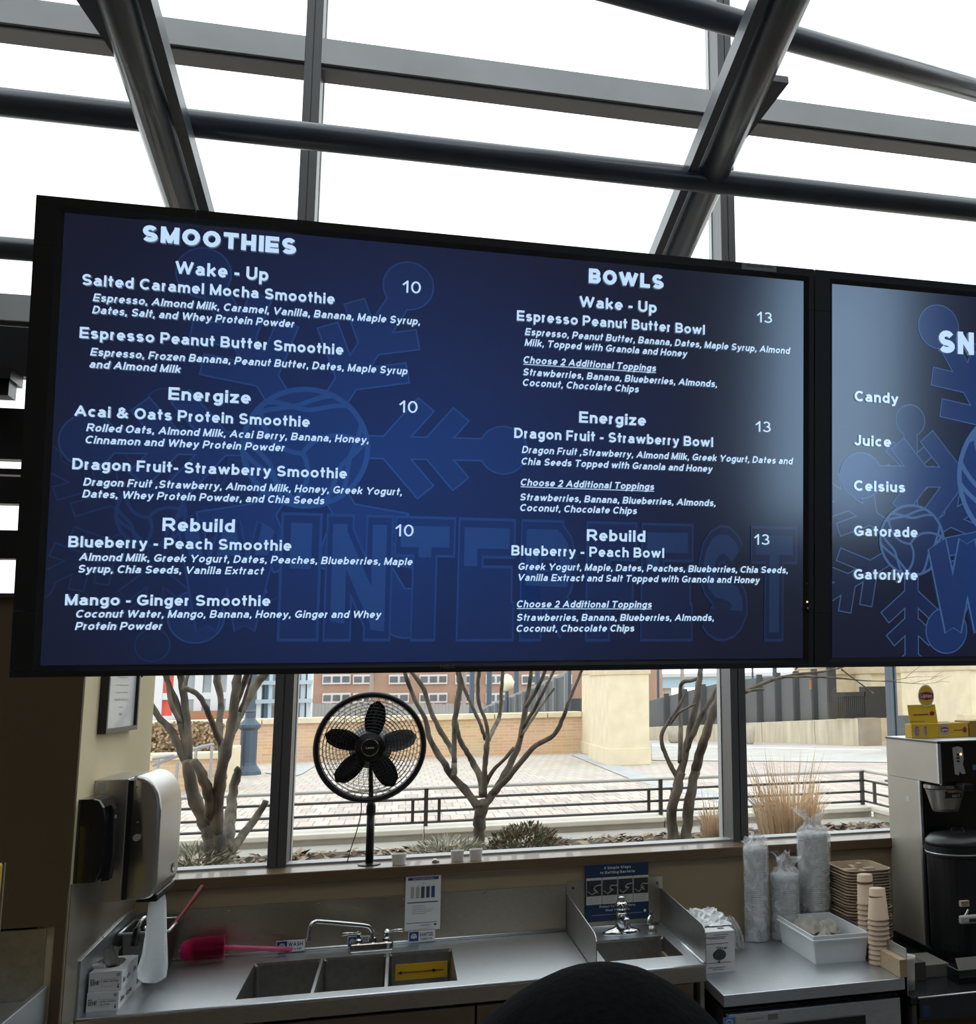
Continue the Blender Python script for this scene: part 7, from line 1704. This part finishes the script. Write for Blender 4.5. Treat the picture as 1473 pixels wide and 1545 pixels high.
bm = NB(); cx_, cz_ = x2+w*.2, zT0+h*.55; yy = yt+.0005; prism(bm, [(cx_-h*.3, yy, cz_-h*.12), (cx_, yy, cz_-h*.2), (cx_+h*.3, yy, cz_-h*.12), (cx_+h*.3, yy, cz_+h*.12), (cx_, yy, cz_+h*.2), (cx_-h*.3, yy, cz_+h*.12)], (0, .0002, 0)); box(bm, x2+w*.5, x2+w*.8, yy-.0001, yy+.0003, zT0+h*.45, zT0+h*.52); lathe(bm, [(h*.22, -.0003), (h*.22, 0)], (x2+w*.88, yt+.001, zT0+h*.5), 12, 'y', .8); obj('print', bm, red_i, t)
bm = NB(); put_text(bm, 'Lipton', Vector((cx_, yy-.0003, cz_-h*.08)), UX, UZ, h*.17, h*.5, .03, align='C'); obj('small_text', bm, wht_i, t)
single('tea_box', box(NB(), x3+.004, x3+.09, yt-.002, yt+.1, zT0, zs+.006, .0008), mat('brown gold carton', (.30, .17, .02), .5), 'brown gold carton cut off by the right edge of the brewer top', 'tea box')

# ================================================================ lower left steel counter and yellow carton
cz = aty(75, 1483, YC).z; cxr = aty(77, 1483, YC).x
t = thing('side_counter', 'stainless side counter with raised edge at the lower left corner', 'counter', (-1.1, 2.6, ZG))
obj('worktop', box(NB(), -1.8, cxr-.012, 2.0, YC-.018, cz-.04, cz-.03), steel, t)
obj('raised_edge', box(NB(), cxr-.012, cxr, 2.0, YC-.018, cz-.075, cz, .002), steel, t)
obj('backsplash', box(NB(), -1.8, cxr-.0125, YC-.017, YC-.0125, cz-.03, RZ-.004), steel_d, t)
obj('side_panel', box(NB(), cxr-.008, cxr-.002, 2.02, YC-.02, ZG, cz-.076), mat('side panel grey', (.16, .145, .12), .6), t)
q = aty(10, 1302, 2.55); q2 = aty(5, 1395, 2.55)
t = thing('yellow_bag', 'yellow printed snack bag peeking in at the left frame edge', 'bag', (q.x-.05, 2.6, cz-.03))
bm = NB(); box(bm, q.x-.16, q.x-.020, 2.56, 2.60, cz-.0299, q.z-.004, .006); obj('bag_body', bm, mat('yellow bag print', (.45, .30, .02), .5, var=.2, scale=10), t)
obj('dark_panel', box(NB(), q.x-.15, q.x-.024, 2.5585, 2.5600, aty(9, 1376, 2.55).z, aty(9, 1345, 2.55).z), mat('dark wine print', (.03, .01, .012), .5), t)
obj('white_stand', box(NB(), q.x-.0055, q.x-.003, 2.553, 2.557, cz-.0299, q.z, .0008), mat('board edge tan', (.22, .18, .12), .6), t)

# ================================================================ person in front, seen from behind
hp0 = aty(903, 1474, .52)                   # crown of the head
HW = W(hp0); hx_, hy_, hz_ = HW
sk_m = mat('dark jacket', (.012, .013, .017), .9); hair_m = mat('black hair', (.0035, .004, .005), .95, spec=.08, bump=.15, scale=60, stretch=(3, 3, .6), var=.4)
t = bpy.data.objects.new('person', None); COL.objects.link(t); t.location = (hx_, hy_, ZG*0+0); tag(t, 'person with short black hair in dark clothing, seen from behind at the bottom', 'person')
hgt = hz_
J = {'pel': (0, 0, .53), 'sp1': (0, .0, .62), 'sp2': (0, .01, .70), 'ch': (0, .0, .775), 'nk': (0, -.01, .845), 'hd': (0, 0, .885), 'hd2': (0, .01, .94),
     'shl': (-.10, 0, .80), 'shr': (.10, 0, .80), 'ell': (-.135, -.01, .64), 'elr': (.135, -.01, .64), 'wrl': (-.13, .05, .51), 'wrr': (.13, .05, .51),
     'hpl': (-.055, 0, .51), 'hpr': (.055, 0, .51), 'knl': (-.06, .01, .28), 'knr': (.06, .01, .28), 'anl': (-.06, -.01, .045), 'anr': (.06, -.01, .045), 'tol': (-.065, .09, .02), 'tor': (.065, .09, .02)}
Rr = {'pel': .088, 'sp1': .078, 'sp2': .085, 'ch': .088, 'nk': .034, 'hd': .036, 'hd2': .04, 'shl': .045, 'shr': .045, 'ell': .03, 'elr': .03, 'wrl': .02, 'wrr': .02, 'hpl': .052, 'hpr': .052, 'knl': .036, 'knr': .036, 'anl': .024, 'anr': .024, 'tol': .022, 'tor': .022}
E_ = [('pel', 'sp1'), ('sp1', 'sp2'), ('sp2', 'ch'), ('ch', 'nk'), ('nk', 'hd'), ('hd', 'hd2'), ('ch', 'shl'), ('ch', 'shr'), ('shl', 'ell'), ('ell', 'wrl'), ('shr', 'elr'), ('elr', 'wrr'), ('pel', 'hpl'), ('pel', 'hpr'), ('hpl', 'knl'), ('knl', 'anl'), ('anl', 'tol'), ('hpr', 'knr'), ('knr', 'anr'), ('anr', 'tor')]
def skinned(name, J, R, E, m, parent, scale=1, root='pel', sub=2):
    me = bpy.data.meshes.new(name); ks = list(J); me.from_pydata([Vector(J[k])*scale for k in ks], [(ks.index(a), ks.index(b)) for a, b in E], [])
    o = bpy.data.objects.new(name, me); COL.objects.link(o); md = o.modifiers.new('s', 'SKIN'); md.use_smooth_shade = True
    for i, k in enumerate(ks): me.skin_vertices[0].data[i].radius = (R[k]*scale, R[k]*scale); me.skin_vertices[0].data[i].use_root = (k == root)
    s_ = o.modifiers.new('d', 'SUBSURF'); s_.levels = s_.render_levels = sub
    bpy.context.view_layer.update(); me2 = bpy.data.meshes.new_from_object(o.evaluated_get(bpy.context.evaluated_depsgraph_get())); bpy.data.objects.remove(o)
    for v in me2.vertices:
        if v.co.z > .03*scale and .45*scale < v.co.z < .84*scale and abs(v.co.x) < .115*scale: v.co.y *= .72
    me2.materials.clear(); return obj(name, me2, m, parent, smooth=True)
body = skinned('body', J, Rr, E_, sk_m, t, hgt)
def hand(sx):
    b = Vector(J['wrl' if sx < 0 else 'wrr'])*hgt; Jh = {'w': b, 'p': b+Vector((0, .02, -.06))}; Rh = {'w': .028, 'p': .032}; Eh = [('w', 'p')]
    for i in range(4):
        o_ = b+Vector((0, .0+.02*(i-1.0), -.085)); Jh['f%da' % i] = o_; Jh['f%db' % i] = o_+Vector((-sx*.004, .012, -.035)); Jh['f%dc' % i] = o_+Vector((-sx*.016, .02, -.06+.006*abs(i-1.5)))
        for s, r_ in (('a', .0095), ('b', .0085), ('c', .007)): Rh['f%d%s' % (i, s)] = r_
        Eh += [('p', 'f%da' % i), ('f%da' % i, 'f%db' % i), ('f%db' % i, 'f%dc' % i)]
    Jh['ta'] = b+Vector((-sx*.01, .04, -.03)); Jh['tb'] = b+Vector((-sx*.02, .062, -.062)); Rh['ta'] = .012; Rh['tb'] = .009; Eh += [('p', 'ta'), ('ta', 'tb')]
    return skinned('hand', Jh, Rh, Eh, mat('skin tone', (.35, .20, .13), .6), t, 1, 'w', 1)
hand(-1); hand(1)
# head with face (turned away), ears and hair
R0 = .078; hc_ = Vector((0, .012, hgt-.118))
bm = NB(); bmesh.ops.create_uvsphere(bm, u_segments=28, v_segments=20, radius=1)
for v in bm.verts:
    x, y, z = v.co; k = 1-.22*max(0, -z)**1.5; v.co = Vector((x*R0*.98*k, y*.094*k+(.012*max(0, -z) if y > 0 else 0), z*.112))+hc_
    if y > .9 and abs(x) < .25 and -.35 < z < .05: v.co.y += .018
obj('head', bm, MATS['skin tone'], body, smooth=True, raw=True) if False else None
for v in bm.verts: v.co += t.location
hdo = obj('head', bm, mat('skin tone', (.35, .20, .13), .6), t, smooth=True, raw=True)
def rawpart(nm, bm, m, par, smooth=True):
    for v in bm.verts: v.co += t.location
    return obj(nm, bm, m, par, smooth=smooth, raw=True)
for s in (-1, 1):
    rawpart('ear', lathe(NB(), [(0, 0), (.016, .003), (.02, .01), (.012, .016), (0, .012)], hc_+Vector((s*.074, -.005, -.01)), 12, 'x', .7, 1.3), MATS['skin tone'], hdo)
    rawpart('eye', lathe(NB(), [(0, -.01), (.010, 0), (0, .008)], hc_+Vector((s*.03, .085, .002)), 12, 'y'), ink, hdo)
rawpart('mouth', box(NB(), hc_.x-.022, hc_.x+.022, hc_.y+.082, hc_.y+.09, hc_.z-.062, hc_.z-.052, .002), mat('lips', (.3, .09, .08), .5), hdo)
bm = NB(); bmesh.ops.create_uvsphere(bm, u_segments=64, v_segments=40, radius=1)
for v in bm.verts:
    x, y, z = v.co; a = math.atan2(y, x); cut = 1
    if y > .35 and z < .35: cut = .86
    if z < -.55: cut *= .9
    n_ = 1+.012*math.sin(9*a+3*z)+.008*math.sin(23*a-4*z)+.02*math.sin(2.3*a+1)*max(0, z)
    v.co = Vector((x*.104*cut*n_, y*.112*cut*n_-.004, z*.115*cut*(1+.03*math.sin(3.1*x+1.2)*max(0, z))))+hc_+Vector((0, 0, .004))
bump_c = hc_+Vector((-.038, -.03, .098))
for v in bm.verts:
    d = (v.co-bump_c).length
    if d < .05: v.co += Vector((0, 0, .006))*(1-d/.05)
rawpart('hair', bm, hair_m, t)
